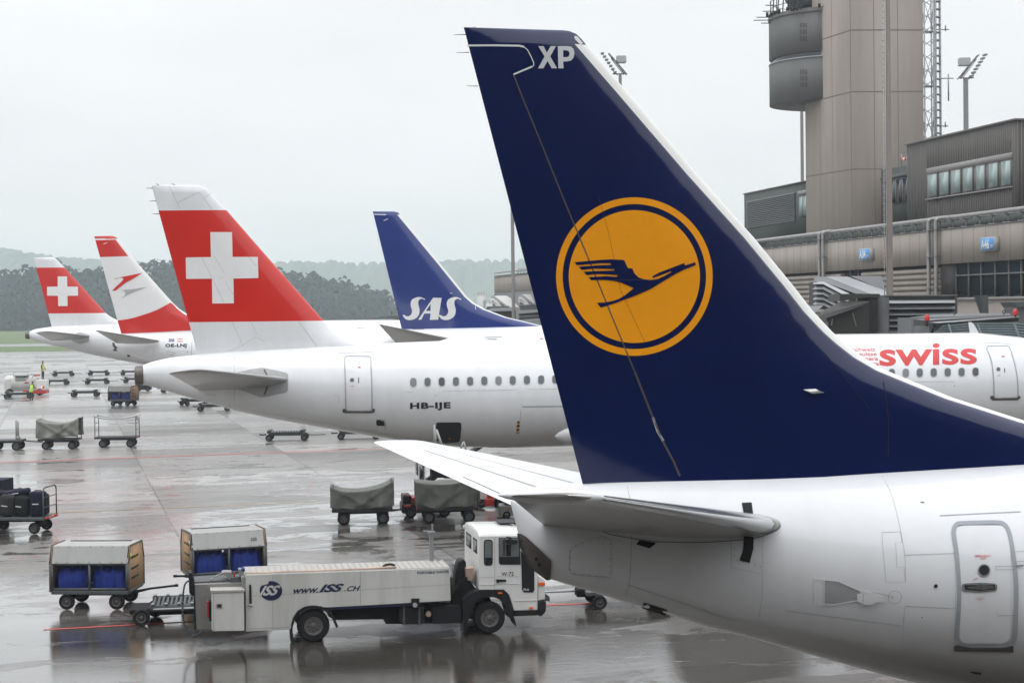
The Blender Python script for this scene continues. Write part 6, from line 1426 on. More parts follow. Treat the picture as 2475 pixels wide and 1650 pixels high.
# chassis
V.P('chassis', a4([(600, 672), (1515, 640), (1620, 640), (1620, 700), (1600, 790), (1030, 795), (1030, 760), (650, 765), (600, 740)]), .35, WD - .35, M['blkd'])
V.P('air_tank', a4([(1130, 672), (1318, 668), (1320, 775), (1312, 800), (1140, 800), (1128, 780)]), .1, .55, M['blk'], bev=.05)
for x_ in (1160, 1275): V.P('tank_strap', a4([(x_, 665), (x_+12, 665), (x_+14, 806), (x_-4, 806)]), .08, .12, M['cgrey'])
V.P('battery_box', a4([(1380, 690), (1400, 665), (1590, 660), (1600, 790), (1378, 796)]), .08, .6, M['blk'], bev=.03)
V.P('pressure_bottle', a4(circle(1350, 722, 20, 16)), .1, .5, M['copper']); V.P('frame_rail', a4([(1290, 618), (1600, 604), (1600, 628), (1290, 645)]), .5, .6, M['steel'])
V.P('sill_skirt', a4([(595, 672), (1288, 640), (1288, 655), (600, 690)]), .02, .06, M['logo'])
x1_, _ = V.fr.q(758, 1512, 0); x2_, _ = V.fr.q(1184, 1494, 0); rr_ = .395
for x_ in (x1_, x2_):
    wheel(x_, .02, rr_, .27, V.r, .5); wheel(x_, WD - .3, rr_, .27, V.r, .5)
fd = [(318,858),(322,800),(340,740),(372,695),(420,668),(480,658),(545,664),(600,690),(640,735),(668,800),(674,812)]
V.P('rear_fender', a4(fd + [(x + (14 if x > 480 else 12) * (-1 if x > 480 else 1), y + 16) for x, y in reversed(fd)]), -.02, .35, M['blk'])
V.P('mud_flap', a4([(312, 838), (330, 838), (345, 935), (318, 930)]), .02, .35, M['blk'])
# cab
cabp = [(290,238),(880,232),(985,560),(1012,700),(1010,1132),(718,1140),(690,1050),(652,935),(600,885),(290,887)]
cab = V.P('cab', ac(cabp), .0, WD, M['cabwhite'], bev=.02)
qa, qb = V.fr.q(*ac([(290, 238)])[0], 0), V.fr.q(*ac([(880, 232)])[0], 0)
rf = MB(); prf = []
for (y, h) in ((.0, .0), (.03, .07), (.12, .13), (.3, .155), (WD/2, .17), (WD-.3, .155), (WD-.12, .13), (WD-.03, .07), (WD, 0)): prf.append((y, h))
v = []; 
for xx, sc in ((qa[0], .72), (qa[0]+.03, .92), (qa[0]+.12, 1), (qb[0]-.3, 1), (qb[0]-.05, .8), (qb[0], .2)):
    for y, h in prf: v.append((xx, y, qa[1] - .01 + h * sc + (qb[1]-qa[1])*(xx-qa[0])/(qb[0]-qa[0])))
n9 = len(prf); f = [(k*n9+i, k*n9+i+1, k*n9+n9+i+1, k*n9+n9+i) for k in range(5) for i in range(n9-1)] + [tuple(range(n9))]
mk('cab_roof', v, f, M['cabwhite'], V.r, auto=R(50))
q = V.fr.q(*ac([(480, 90)])[0], WD*.8); q2 = V.fr.q(*ac([(680, 90)])[0], WD*.8)
MB().box(q[0], q2[0], WD*.45, WD*.8, qa[1] + .17, qa[1] + .20, .01).obj('roof_hatch', M['blk'], V.r)
cw = V.P('side_window', ac(rrect(352, 270, 460, 586, 34)), -.012, -.001, M['blk'], cab); V.P('pane', ac(rrect(364, 284, 448, 575, 24)), -.016, -.0125, M['cabglass'], cw); V.P('lower_pane', ac([(368, 490), (448, 490), (448, 550), (430, 575), (380, 575), (366, 550)]), -.019, -.0165, M['cabdark'], cw)
cw = V.P('door_window', ac([(533, 245), (790, 243), (802, 575), (560, 575), (536, 555)]), -.012, -.001, M['blk'], cab); V.P('pane', ac([(540, 250), (775, 250), (782, 478), (540, 480)]), -.016, -.0125, M['cabglass'], cw)
V.P('headrest', ac([(625, 330), (680, 330), (680, 470), (625, 470)]), -.019, -.0165, M['cabdark'], cw); V.P('window_post', ac([(590, 275), (606, 275), (606, 468), (590, 468)]), -.019, -.0165, M['blk'], cw)
V.P('front_panel_glass', ac([(802, 400), (900, 520), (968, 600), (970, 880), (955, 912), (840, 912), (818, 880), (812, 600)]), -.014, -.001, M['blk'], cab)
V.flat('cab_number', fit_quad(text2d('W-72', .01), ac([(567, 666), (716, 664), (716, 712), (567, 714)])), -.006, M['black'], cab)
V.flat('model_lettering', merge2d([fit_quad(text2d('FL6', .03), ac([(838, 866), (903, 866), (903, 892), (838, 892)]))]), -.018, M['letter'], cab)
V.flat('door_lines', merge2d([strip2d(ac([(485, 240), (485, 880)]), .8), strip2d(ac([(300, 733), (480, 731)]), .6), strip2d(ac([(492, 722), (772, 722)]), .6), strip2d(ac([(292, 236), (880, 230)]), 1.0), strip2d(ac([(1013, 700), (1010, 1130)]), .8)]), -.004, M['tgrey'], cab)
V.P('door_crease', ac([(300, 815), (480, 812), (480, 822), (300, 825)]), -.012, -.001, M['cabwhite'], cab); V.P('door_crease', ac([(492, 803), (778, 803), (778, 812), (492, 812)]), -.012, -.001, M['cabwhite'], cab); V.P('door_crease', ac([(715, 1012), (1005, 1006), (1005, 1016), (715, 1022)]), -.012, -.001, M['cabwhite'], cab)
V.P('door_handle', ac([(506, 756), (625, 760), (625, 780), (540, 784), (530, 795), (506, 790)]), -.04, -.001, M['blk'], cab)
for pts in ([(525,912),(578,912),(578,932),(525,932)], [(908,1094),(955,1094),(955,1117),(908,1117)]): V.P('side_lamp', ac(pts), -.035, -.001, M['orangel'], cab)
V.P('mirror', ac([(615, 290), (625, 268), (680, 262), (750, 268), (770, 290), (765, 325), (700, 330), (640, 325)]), -.32, -.10, M['blk'], cab, bev=.03); V.P('mirror_arm', ac([(652, 245), (690, 243), (690, 275), (655, 275)]), -.25, .0, M['blk'], cab)
V.P('wheel_arch', ac([(300,886),(600,884),(650,930),(692,1050),(716,1200),(752,1318),(738,1324),(690,1232),(645,1212),(612,1080),(560,1008),(480,975),(400,970),(310,1000),(235,1060),(190,1160),(160,1270),(130,1418),(100,1410),(98,1150),(100,1010),(190,930)]), -.03, .45, M['blk'])
V.P('lower_sill', ac([(722, 1140), (1005, 1132), (1005, 1195), (725, 1205)]), .0, .8, M['blk'])
V.P('bumper', ac([(1018, 1035), (1085, 1010), (1115, 1030), (1112, 1145), (1060, 1206), (1018, 1200)]), -.02, WD + .02, M['blk'], bev=.02)
V.P('front_corner', ac([(1012, 700), (1090, 755), (1100, 790), (1100, 1000), (1012, 1020)]), .05, WD - .05, M['cabwhite'], bev=.02); V.P('indicator', ac([(1018, 796), (1100, 790), (1100, 828), (1018, 832)]), .02, .2, M['orangel'])
V.P('tow_hitch', ac([(1085, 985), (1098, 932), (1155, 965), (1160, 1025), (1090, 1018)]), .7, 1.0, M['cgrey'])
rb2 = MB(); 
qA = V.fr.q(*ac([(290, 250)])[0], 0); qB = V.fr.q(*ac([(290, 480)])[0], 0)
for (ya, yb) in ((.25, .85), (1.15, 1.95)):
    MB().box(qA[0] - .008, qA[0] - .001, ya, yb, qB[1] + .03, qA[1] - .08).obj('rear_window', M['blk'], cab); MB().box(qA[0] - .012, qA[0] - .0085, ya + .05, yb - .05, qB[1] + .08, qA[1] - .13).obj('rear_pane', M['cabglass'], cab)
V.P('air_intake', a4([(1570, 330), (1600, 310), (1630, 325), (1638, 450), (1620, 560), (1560, 600), (1545, 500), (1550, 420)]), .5, .95, M['blk'], bev=.05)
V.P('air_filter', a4([(1538, 350), (1570, 330), (1590, 330), (1590, 480), (1560, 490), (1538, 460)]), .9, 1.3, M['tgrey'], bev=.04)
V.P('coolant_can', a4([(1630, 378), (1690, 370), (1690, 440), (1672, 478), (1632, 472)]), .3, .55, M['copper'], bev=.02)
V.P('engine_ducts', a4([(1590, 470), (1640, 440), (1720, 560), (1720, 660), (1520, 650), (1530, 580)]), .3, 1.6, M['blkd'])
q = V.fr.q(*a4([(1392, 362)])[0], .7); q2 = V.fr.q(*a4([(1392, 128)])[0], .7)
pm = MB().cyl((q[0], 1.2, q[1] - .05), (q[0], 1.2, q2[1]), .055, .055, 14).cyl((q[0]+.03, 1.2, q2[1]), (q[0]+.03, 1.2, q2[1] + .2), .025).lathe([(.0, -.02), (.10, -.02), (.10, .02), (0, .02)], (q[0], 1.2, q2[1]), 14, 'Z').cyl((q[0]-.02, 1.2, q2[1]+.02), (q[0]-.2, 1.2, q2[1]+.04), .015).cyl((q[0]+.05, 1.2, q[1]+.2), (q[0]+.28, 1.2, q[1]), .02)
pm.obj('pump_column', M['steel'], V.r)
# mirror bracket far side
qm = V.fr.q(*ac([(95, 120)])[0], WD + .2)
MB().lathe([(.0, 0), (.06, .0), (.06, .05), (0, .05)], (qm[0], WD + .2, qm[1]), 14, 'X').obj('rear_work_lamp', M['signbox'], V.r)
V.tube('mirror_bracket', [(*p, WD + .15) for p in ac([(120, 185), (75, 195), (68, 270), (110, 290), (175, 288), (150, 190), (120, 185)])], .012, M['blk'])

# ---------------------------------------------------------------- carts built in metres
def cart_base(r, L, W, zd, wr, x0=0, m='cgrey', th=.10):
    MB().box(x0, x0 + L, 0, W, zd - th, zd, .01).obj('deck', M[m], r)
    MB().box(x0 + .3, x0 + L - .3, W*.4, W*.6, zd - .22, zd - th).obj('under_frame', M['blkd'], r)
    for xx in (x0 + L*.19, x0 + L*.84):
        MB().cyl((xx, .1, wr), (xx, W - .1, wr), .035).box(xx - .06, xx + .06, .3, W - .3, wr, zd - th).obj('axle', M['blkd'], r)
        wheel(xx, .03, wr, .13, r); wheel(xx, W - .16, wr, .13, r)
def drawbar(r, x0, x1, y, z0, z1, par=None):
    MB().tube([(x0, y - .15, z0), (x0 + (x1-x0)*.35, y, (z0+z1)/2), (x1, y, z1)], .03).tube([(x0, y + .15, z0), (x0 + (x1-x0)*.35, y, (z0+z1)/2)], .03).lathe([(.03, -.03), (.06, -.03), (.06, .03), (.03, .03)], (x1, y, z1), 12, 'Z').obj('drawbar', M['blkd'], par or r)
def container_cart(fr, label, num=None, scale=1.0, group='white hooded baggage carts with plywood ends'):
    r = thing('baggage_cart', label, 'baggage cart', fr, group); L, W = 2.12, 1.45
    if scale != 1: r.scale = (scale,) * 3
    cart_base(r, L, W, .52, .215); z0, z1, z2 = .53, 1.26, 1.72
    fm = MB()
    for x in (0, L*.5 - .03, L - .06):
        for y in (0, W - .06): fm.box(x, x + .06, y, y + .06, z0, z1)
    for y in (0, W - .06): fm.box(0.061, L - .061, y + .003, y + .055, z1 - .05, z1 - .001).box(.061, L - .061, y + .003, y + .055, z0, z0 + .06)
    fm.box(.001, .059, .061, W - .061, z0 + .001, z0 + .05).box(L - .059, L - .001, .061, W - .061, z0 + .001, z0 + .05); fm.obj('cage_frame', M['cgrey'], r)
    hp = [(-.01, z1), (.17, z2 - .02), (.2, z2), (W - .2, z2), (W - .17, z2 - .02), (W + .01, z1), (W - .02, z1), (W - .2, z2 - .04), (.2, z2 - .04), (.02, z1)]
    n = len(hp); v = [(.03, y, z) for y, z in hp] + [(L - .03, y, z) for y, z in hp]
    f = [(i, (i+1) % n, (i+1) % n + n, i + n) for i in range(n)]; tri = geometry.tessellate_polygon([[Vector((y, z, 0)) for y, z in hp]]); f += [tuple(t) for t in tri] + [tuple(n + i for i in reversed(t)) for t in tri]
    mk('hood', v, f, M['hood'], r, auto=R(20))
    rv = MB()
    for i in range(7):
        x = .15 + i * .3; rv.box(x, x + .02, -.022, -.0, z1 + .02, z1 + .04).box(x, x + .02, .15, .165, z2 - .035, z2 - .015)
    rv.obj('rivets', M['cgrey'], r); MB().box(.2, L - .2, W*.75, W*.78, z2 + .001, z2 + .02).obj('roof_strip', M['blk'], r)
    ep = [(0, .5), (0, z1), (.17, z2), (W - .17, z2), (W, z1), (W, .5)]
    for x0_, x1_, nm in ((-.028, -.002, -1), (L + .002, L + .028, 1)):
        v = [(x0_, y, z) for y, z in ep] + [(x1_, y, z) for y, z in ep]
        e_ = mk('end_panel', v, [tuple(range(6)), tuple(range(11, 5, -1))] + [(i, i+6, (i+1) % 6 + 6, (i+1) % 6) for i in range(6)], M['wood'], r, auto=R(20))
        xo = x1_ + .002 if nm > 0 else x0_ - .002
        pts = [(xo, y, z) for y, z in ep]; t = MB()
        for a, b in zip(pts, pts[1:] + pts[:1]): t.cyl(a, b, .022, n=6)
        t.obj('end_frame', M['cgrey'], e_)
        hd = MB()
        for z in (.80, 1.06, 1.36): hd.box(min(xo, xo + nm*.012), max(xo, xo + nm*.012), .22, W - .55, z, z + .05)
        hd.obj('hand_slots', M['blk'], e_)
        st = MB(); st.box(min(xo, xo+nm*.006), max(xo, xo+nm*.006), .12, .28, 1.38, 1.50); st.obj('sticker', M['hivy'] if nm > 0 else M['white'], e_)
    wm = MB(); x = .07
    for y in (.03, W - .03):
        for i in range(int((L - .14) / .055)): wm.box(.07 + i*.055, .073 + i*.055, y - .0015, y + .0015, z0 + .06, z1 - .05)
        for i in range(12): wm.box(.06, L - .06, y - .0015, y + .0015, z0 + .07 + i*.055, z0 + .073 + i*.055)
    wm.obj('wire_mesh', M['blkd'], r)
    if num:
        v, f = text2d(num, .01); mk('cart_number', [(L - .42 + p[0]*.12, -.0 + .052 + (p[1]*.12)*.36 - .012 , z1 + .16 + p[1]*.12) for p in v], f, M['blk'], r)
    return r
def bundle(fr, x0, x1, label, seed, h=.66, fill='tarpb'):
    rs = np.random.RandomState(seed); r = MB(); n = 22; v = []; f = []; m_ = 12
    for i in range(n + 1):
        x = x0 + (x1 - x0) * i / n
        for j in range(m_ + 1):
            a = math.pi * j / m_; ex = min(1, 4 * min(i, n - i) / n + .35)
            y = .72 - .66 * math.cos(a) * ex ** .3; z = .54 + (h + .05 * math.sin(i*.9 + seed)) * (math.sin(a) ** .35) * ex ** .3
            v.append((x + rs.uniform(-.01, .01), y + rs.uniform(-.02, .02) + .02*math.sin(i*1.7+j), z + rs.uniform(-.02, .02)))
    for i in range(n):
        for j in range(m_): k = i*(m_+1) + j; f.append((k, k+1, k+m_+2, k+m_+1))
    o = mk('tarpaulin_bundle', v, f, M[fill], None, auto=R(60)); o.location = fr.o; o.rotation_euler = (0, 0, fr.a)
    return tag(o, label, 'cargo', 'blue tarpaulin bundles inside the hooded carts')
f1 = frame_g((160, 1473), yaw=R(-4)); f1 = Frame(f1.o[0] - .40, f1.o[1], R(-4))
c1 = container_cart(f1, 'white hooded baggage cart with plywood right end, leftmost of the two near the water truck')
bundle(f1, .07, 1.02, 'blue tarpaulin bundle in the left bay of the hooded cart standing alone', 1, .66); bundle(f1, 1.09, 2.05, 'smooth blue tarpaulin bundle in the right bay of the hooded cart standing alone', 2, .64)
drawbar(c1, 2.12, 3.25, .72, .38, .55)
x_, y_ = gp(466, 1436); f2c = Frame(x_, y_, R(22))
c2 = container_cart(f2c, 'white hooded baggage cart numbered 220, its plywood left end facing out behind the water truck', '220')
bundle(f2c, .07, 1.02, 'blue tarpaulin bundle in the left bay of the hooded cart behind the truck', 3, .68); bundle(f2c, 1.09, 2.05, 'blue tarpaulin bundle in the right bay of the hooded cart behind the truck', 4, .68)
x_, y_ = gp(262, 981); f3c = Frame(x_, y_, R(-16))
c3 = container_cart(f3c, 'small distant hooded baggage cart with blue load under the white cross tail', scale=1.0)
bundle(f3c, .10, .98, 'blue bundle in the left bay of the distant hooded cart', 5, .6); bundle(f3c, 1.12, 2.0, 'blue bundle in the right bay of the distant hooded cart', 6, .6)
drawbar(c2, 0, -.35, .72, .42, .45)

# ---- open carts with hoops, some under tarpaulins
def open_cart(fr, label, L=2.3, W=1.35, zd=.58, wr=.235, hl=1.35, hr=1.6, group='open baggage carts', bars=2, hoop='x', m='dsteel'):
    r = thing('baggage_cart', label, 'baggage cart', fr, group); cart_base(r, L, W, zd, wr, m=m)
    for x, h, nm in ((.04, hl, 'end_frame'), (L - .04, hr, 'end_frame')):
        if h <= zd: continue
        t = MB().tube([(x, .05, zd), (x, .05, h - .15), (x, .14, h - .03), (x, .25, h), (x, W - .25, h), (x, W - .14, h - .03), (x, W - .05, h - .15), (x, W - .05, zd)], .026)
        for i in range(bars): z = zd + (h - zd) * (i + 1) / (bars + 1); t.cyl((x, .05, z), (x, W - .05, z), .016, n=6)
        t.obj(nm, M['cgrey'], r)
    for x in (-.02, L): MB().box(x, x + .02, .1, .25, zd - .08, zd + .0).box(x, x + .02, W - .25, W - .1, zd - .08, zd).obj('reflector', M['lamp_red'], r)
    return r
def drape(fr, L, W, zd, hl, hr, label, sag=.28, hang=.9, seed=1, over=.06, m='tarpg', group='grey green tarpaulins over the open carts'):
    """cloth thrown over the two end hoops: sags in the middle and hangs down the long sides"""
    rs = np.random.RandomState(seed); NX, NC = 44, 46; v = []; f = []
    ph = rs.rand(6) * 6.28
    for i in range(NX + 1):
        u = i / NX; x = -over + (L + 2*over) * u
        top = hl + (hr - hl) * u - sag * (1 - (2*u - 1) ** 2) ** .9 + .03
        low = zd + (hl - zd) * (1 - hang) + .05 * math.sin(5*u + ph[0]) + .04 * math.sin(13*u + ph[1]) + (.10 * abs(2*u - 1) ** 3)
        for j in range(NC + 1):
            t = j / NC * 2 - 1                      # -1 near hem .. 1 far hem
            if abs(t) < .45:
                y = W/2 + t/.45 * (W/2 + .02); z = top - .10 * (1 - (t/.45) ** 2) * math.sin(math.pi*u) + .015*math.sin(9*u + 7*t + ph[2])
            else:
                s_ = (abs(t) - .45) / .55; sg = 1 if t > 0 else -1
                fold = .10 * math.sin(16*u + 3*s_ + ph[3]) * s_ + .10 * math.sin(7*u - 2.2*s_ + ph[4]) * s_ + .05 * math.sin(29*u*(1-.4*s_) + ph[5]) * s_
                crease = -.09 * math.exp(-((u - .5) * 2 - (s_ - .6) * 1.4) ** 2 * 30) - .09 * math.exp(-((u - .5) * 2 + (s_ - .6) * 1.4) ** 2 * 30)
                y = W/2 + sg * (W/2 + .03 + .06*s_ - (fold + crease * .8) * 1.0 - .14 * s_ * math.sin(math.pi*u)); z = top + (low - top) * s_
            v.append((x + rs.uniform(-.004, .004), y, z + rs.uniform(-.006, .006)))
    for i in range(NX):
        for j in range(NC): k = i*(NC+1) + j; f.append((k, k+1, k+NC+2, k+NC+1))
    o = mk('tarpaulin', v, f, M[m], None, smooth=True); o.location = fr.o; o.rotation_euler = (0, 0, fr.a)
    b = o.modifiers.new('thickness', 'SOLIDIFY'); b.thickness = .008
    return tag(o, label, 'tarpaulin', group)
x_, y_ = gp(803, 1270); fa = Frame(x_, y_, R(5)); open_cart(fa, 'open baggage cart under a sagging grey tarpaulin, left of the pair above the water truck', L=2.25, hl=1.42, hr=1.62)
drape(fa, 2.25, 1.35, .58, 1.42, 1.62, 'grey green tarpaulin sagging over the left cart above the water truck', .30, .97, 1)
drawbar(bpy.data.objects['baggage_cart.003'] if 'baggage_cart.003' in bpy.data.objects else c1, 2.25, 3.2, .67, .45, .5)
x_, y_ = gp(1009, 1266); fb = Frame(x_, y_, R(5)); open_cart(fb, 'open baggage cart under a bulging grey tarpaulin, half hidden by the near white tailplane', L=2.3, hl=1.5, hr=1.65)
drape(fb, 2.3, 1.35, .58, 1.52, 1.62, 'grey green tarpaulin bulging over the cart half hidden by the white tailplane', .12, .97, 2)
x_, y_ = gp(91, 1087); fc = Frame(x_, y_, R(3)); open_cart(fc, 'distant open cart under a drooping tarpaulin, between the post cart and the empty cart', L=2.35, hl=1.75, hr=1.8, zd=.62)
drape(fc, 2.35, 1.35, .62, 1.78, 1.82, 'grey green tarpaulin drooping over the middle cart of the far row', .30, .95, 3)
x_, y_ = gp(228, 1082); fd_ = Frame(x_, y_, R(3)); oc = open_cart(fd_, 'empty open baggage cart with a rolled pale tarpaulin along its top', L=2.5, hl=1.85, hr=1.85, zd=.62)
v = []; rs = np.random.RandomState(4); pts = []
for i in range(25):
    u = i / 24; pts.append((-.05 + 2.6*u, .05 - .02, 1.90 - .20 * math.sin(math.pi*u) ** .8 + rs.uniform(-.01, .01)))
o = MB().tube(pts, .045, 8).tube([(p[0], p[1] + 1.25, p[2]) for p in pts], .04, 8).tube([(2.5, .05 + i*.1, 1.86 - .04*math.sin(i)) for i in range(13)], .07, 8).lathe([(.02, -.1), (.13, -.08), (.15, .05), (.05, .14)], (2.55, .2, 1.72), 10).obj('rolled_tarpaulin', M['tarpw'], None); o.location = fd_.o; o.rotation_euler = (0, 0, fd_.a)
tag(o, 'pale rolled tarpaulin lying along the top of the empty cart in the far row', 'tarpaulin')
x_, y_ = gp(-30, 1090); fe = Frame(x_, y_, R(3)); fc0 = thing('flat_cart', 'flat cart with one upright steel post at the left edge of the photo', 'baggage cart', fe, 'open baggage carts')
cart_base(fc0, 1.95, 1.35, .64, .26); MB().box(1.62, 1.72, .05, .15, .64, 1.78).box(1.74, 1.80, .12, .2, .64, 1.70).box(1.66, 1.86, .02, .2, .64, .85).obj('post', M['tgrey'], fc0)
drawbar(fc0, 1.95, 3.0, .67, .55, .45)
# luggage cart at the left edge with suitcases
x_, y_ = gp(50, 1289); fl_ = Frame(x_ - 1.6, y_, R(-6)); lc = open_cart(fl_, 'baggage cart loaded with dark suitcases at the left edge, grey hoop at its right end', L=2.55, W=1.4, zd=.60, wr=.21, hl=.5, hr=1.68, m='cgrey')
MB().box(2.56, 2.60, .15, 1.25, .53, .60).obj('light_bar', M['orangel'], lc); MB().box(2.601, 2.61, .15, .5, .53, .61).box(2.601, 2.61, .9, 1.25, .53, .61).obj('tail_lamps', M['lamp_red'], lc)
def suitcase(x, y, z, l, w, h, rx, ry, rz, m, label, soft=.06):
    o = MB().box(-l/2, l/2, -w/2, w/2, -h/2, h/2).obj('suitcase', M[m], None)
    b = o.modifiers.new('round', 'BEVEL'); b.width = soft; b.segments = 4
    mtx = Matrix.Translation(Vector(fl_.o)) @ Matrix.Rotation(fl_.a, 4, 'Z') @ Matrix.Translation((x, y, z)) @ Matrix.Rotation(R(rz), 4, 'Z') @ Matrix.Rotation(R(ry), 4, 'Y') @ Matrix.Rotation(R(rx), 4, 'X')
    o.matrix_world = mtx; tag(o, label, 'suitcase', 'suitcases on the cart at the left edge')
    MB().box(-l*.2, l*.2, -.012, .012, h/2 + .02, h/2 + .045).box(-l*.2, -l*.2+.02, -.012, .012, h/2 - .01, h/2 + .03).box(l*.2-.02, l*.2, -.012, .012, h/2 - .01, h/2 + .03).obj('handle', M['blk'], o)
    MB().box(-l*.3, l*.1, -w/2 - .003, -w/2 - .001, -.02, .02).obj('tag', M['letter'], o)
    return o
suitcase(2.18, .42, 1.07, .60, .38, .92, 0, 0, 6, 'bagn', 'upright navy suitcase standing inside the grey hoop at the cart end', .12)
suitcase(1.58, .42, .97, .58, .40, .76, 0, 5, -10, 'bagk', 'black suitcase beside the hoop with a white label on its shoulder', .14)
suitcase(1.02, .38, 1.00, .56, .42, .82, 0, 7, 5, 'bagg', 'dark grey rounded suitcase in the middle of the loaded cart', .16)
suitcase(.46, .42, 1.00, .62, .40, .84, 0, -26, 4, 'bagk', 'black suitcase tilted with a white airline tag on its front', .14)
suitcase(-.1, .45, .95, .60, .40, .76, 0, 12, 0, 'bagk', 'black suitcase cut off by the left edge of the picture', .14)
suitcase(1.25, .80, 1.44, .90, .46, .22, 4, -8, 6, 'bagn', 'navy bag lying flat on top of the other suitcases', .09)
suitcase(.55, .86, 1.38, .80, .46, .26, -3, 5, -8, 'bagk', 'black holdall lying on top of the suitcases near the left edge', .11)
suitcase(2.05, .98, 1.0, .60, .38, .78, 0, 0, -4, 'bagg', 'grey suitcase in the back row near the hoop', .1); suitcase(1.3, 1.02, 1.0, .66, .38, .80, 0, 0, 3, 'bagk', 'black suitcase in the back row behind the grey rounded one', .1)
x_, y_ = gp(-42, 1268); fk = Frame(x_, y_, R(-6)); tk = thing('tall_crate', 'dark blue framed crate just entering at the left edge above the suitcases', 'crate', fk)
MB().box(-1.2, .77, 0, 1.2, .5, 1.70, .02).obj('body', M['bagn'], tk); MB().box(-.5, .70, -.02, -.001, 1.56, 1.64).obj('label_strip', M['letter'], tk); MB().box(-1.0, .6, .1, 1.1, .2, .5).obj('base', M['blkd'], tk)
for xx in (-.8, .45): wheel(xx, .02, .21, .12, tk)

# ---- low dollies: one built, the others copied
def dolly():
    r = thing('dolly', 'low dark container dolly parked by the open carts, left of its coupled neighbour', 'dolly', None, 'low container dollies'); L, W = 2.9, 1.55
    MB().box(.42, L - .35, .1, W - .1, .34, .46, .01).box(.42, L - .35, .08, .16, .40, .56).box(.42, L-.35, W - .16, W - .08, .40, .56).obj('frame', M['dgreen'], r)
    ro = MB()
    for i in range(11): x = .55 + i * (L - 1.1) / 10; ro.cyl((x, .17, .53), (x, W - .17, .53), .04, n=8)
    ro.obj('rollers', M['steel'], r)
    for x in (.30, L - .55): MB().box(x, x + .25, .1, W - .1, .50, .66, .02).obj('end_stop', M['dgreen'], r)
    for x in (.42, L - .32):
        MB().cyl((x, .1, .21), (x, W - .1, .21), .035).box(x - .08, x + .08, .3, W - .3, .2, .36).obj('axle', M['blkd'], r)
        wheel(x, 0, .21, .14, r); wheel(x, W - .14, .21, .14, r)
    MB().tube([(.2, W/2, .38), (-.12, W/2, .36), (-.2, W/2, .42)], .04).obj('coupling', M['blkd'], r)
    MB().tube([(L - .2, W/2, .34), (L + .3, W/2, .32), (L + .95, W/2, .33)], .025).obj('drawbar', M['blkd'], r)
    return r
D0 = dolly()
dl = [((633, 1067), 3, None), ((807, 1063), 3, 'low dark dolly half hidden under the belly of the white cross aircraft'),
      ((122, 909.5), 4, 'blurred dolly, leftmost in the farthest row of dollies'), ((208, 907.5), 4, 'blurred dolly, middle of the farthest row of dollies'), ((287, 906.7), 4, 'blurred dolly of the farthest row cut by the white cross tail'),
      ((102, 930.5), 4, 'dolly, leftmost in the second farthest row right of the tanker'), ((200, 928.5), 4, 'dolly, middle of the second farthest row'), ((293, 925.5), 4, 'dolly of the second farthest row above the small hooded cart'),
      ((165, 959.5), 4, 'dolly coupled to the left of the small distant hooded cart'), ((3, 963.5), 4, 'dolly standing in front of the white tanker at the left edge'),
      ((442, 981.5), 30, 'dolly partly hidden behind the tail cone of the white cross aircraft'), ((470, 994.5), 4, 'dolly under the tailplane of the white cross aircraft'), ((383, 949), 4, 'dolly showing one wheel under the tail cone of the white cross aircraft'), ((-68, 909), 4, 'dolly at the left edge above the white tanker')]
for i, (p, a, lab) in enumerate(dl):
    o = D0 if i == 0 else copy_tree(D0); x_, y_ = gp(*p); o.location = (x_ + .0, y_, 0); o.rotation_euler = (0, 0, R(a))
    if lab: o['label'] = lab
# roller bed behind the truck
x_, y_ = gp(322, 1514); fr_ = Frame(x_, y_, R(9)); rbd = thing('pallet_dolly', 'long grey roller bed dolly sticking out behind the water truck', 'dolly', fr_)
MB().box(.42, 3.4, .05, .13, .36, .52).box(.42, 3.4, 1.5, 1.58, .36, .52).box(.42, 3.4, .13, 1.5, .38, .42).obj('frame', M['cgrey'], rbd)
ro = MB(); 
for i in range(26): x = .5 + i * .112; ro.cyl((x, .14, .48), (x, 1.49, .48), .035, n=8)
ro.obj('rollers', M['cgrey'], rbd)
st_ = MB()
for i in range(9): st_.box(.45 + i*.33, .53 + i*.33, .03, .17, .52, .56).box(.45 + i*.33, .53 + i*.33, 1.48, 1.6, .52, .56)
st_.obj('side_stops', M['tgrey'], rbd); MB().box(.5, 3.3, .045, .0499, .40, .44).obj('warning_strip', M['letter'], rbd)
MB().box(.42, 3.2, .3, 1.3, .22, .36).obj('chassis', M['blkd'], rbd)
wheel(.20, .0, .22, .2, rbd); wheel(.5, 1.3, .22, .2, rbd); wheel(2.9, .0, .22, .2, rbd); wheel(2.9, 1.4, .22, .2, rbd); MB().box(-.1, .5, .2, 1.3, .28, .40, .02).obj('steering_head', M['blkd'], rbd)
q = MB().box(1.55, 1.78, .5, .72, .521, .525).obj('notice', M['letter'], rbd)
# cart right of the truck on its tow bar
x_, y_ = gp(1434, 1474); fr_ = Frame(x_, y_, R(8)); tb2 = thing('tow_cart', 'dark low cart under the belly of the nearest aircraft, linked to the water truck', 'dolly', fr_)
wheel(0 + .19, 0, .19, .13, tb2); wheel(.19, 1.2, .19, .13, tb2); MB().box(-.15, 2.4, .1, 1.25, .36, .46, .01).obj('deck', M['cgrey'], tb2); MB().box(-.35, -.1, .45, .85, .28, .5, .02).obj('coupling_block', M['blkd'], tb2)
for x in (1.9,): wheel(x, 0, .19, .13, tb2); wheel(x, 1.2, .19, .13, tb2)
MB().tube([(-.3, .65, .42), (-1.6, .5, .44), (-2.25, .45, .52)], .025).obj('tow_bar', M['steel'], tb2); MB().box(1.2, 2.3, -.1, .05, .2, .32).obj('side_box', M['blk'], tb2)

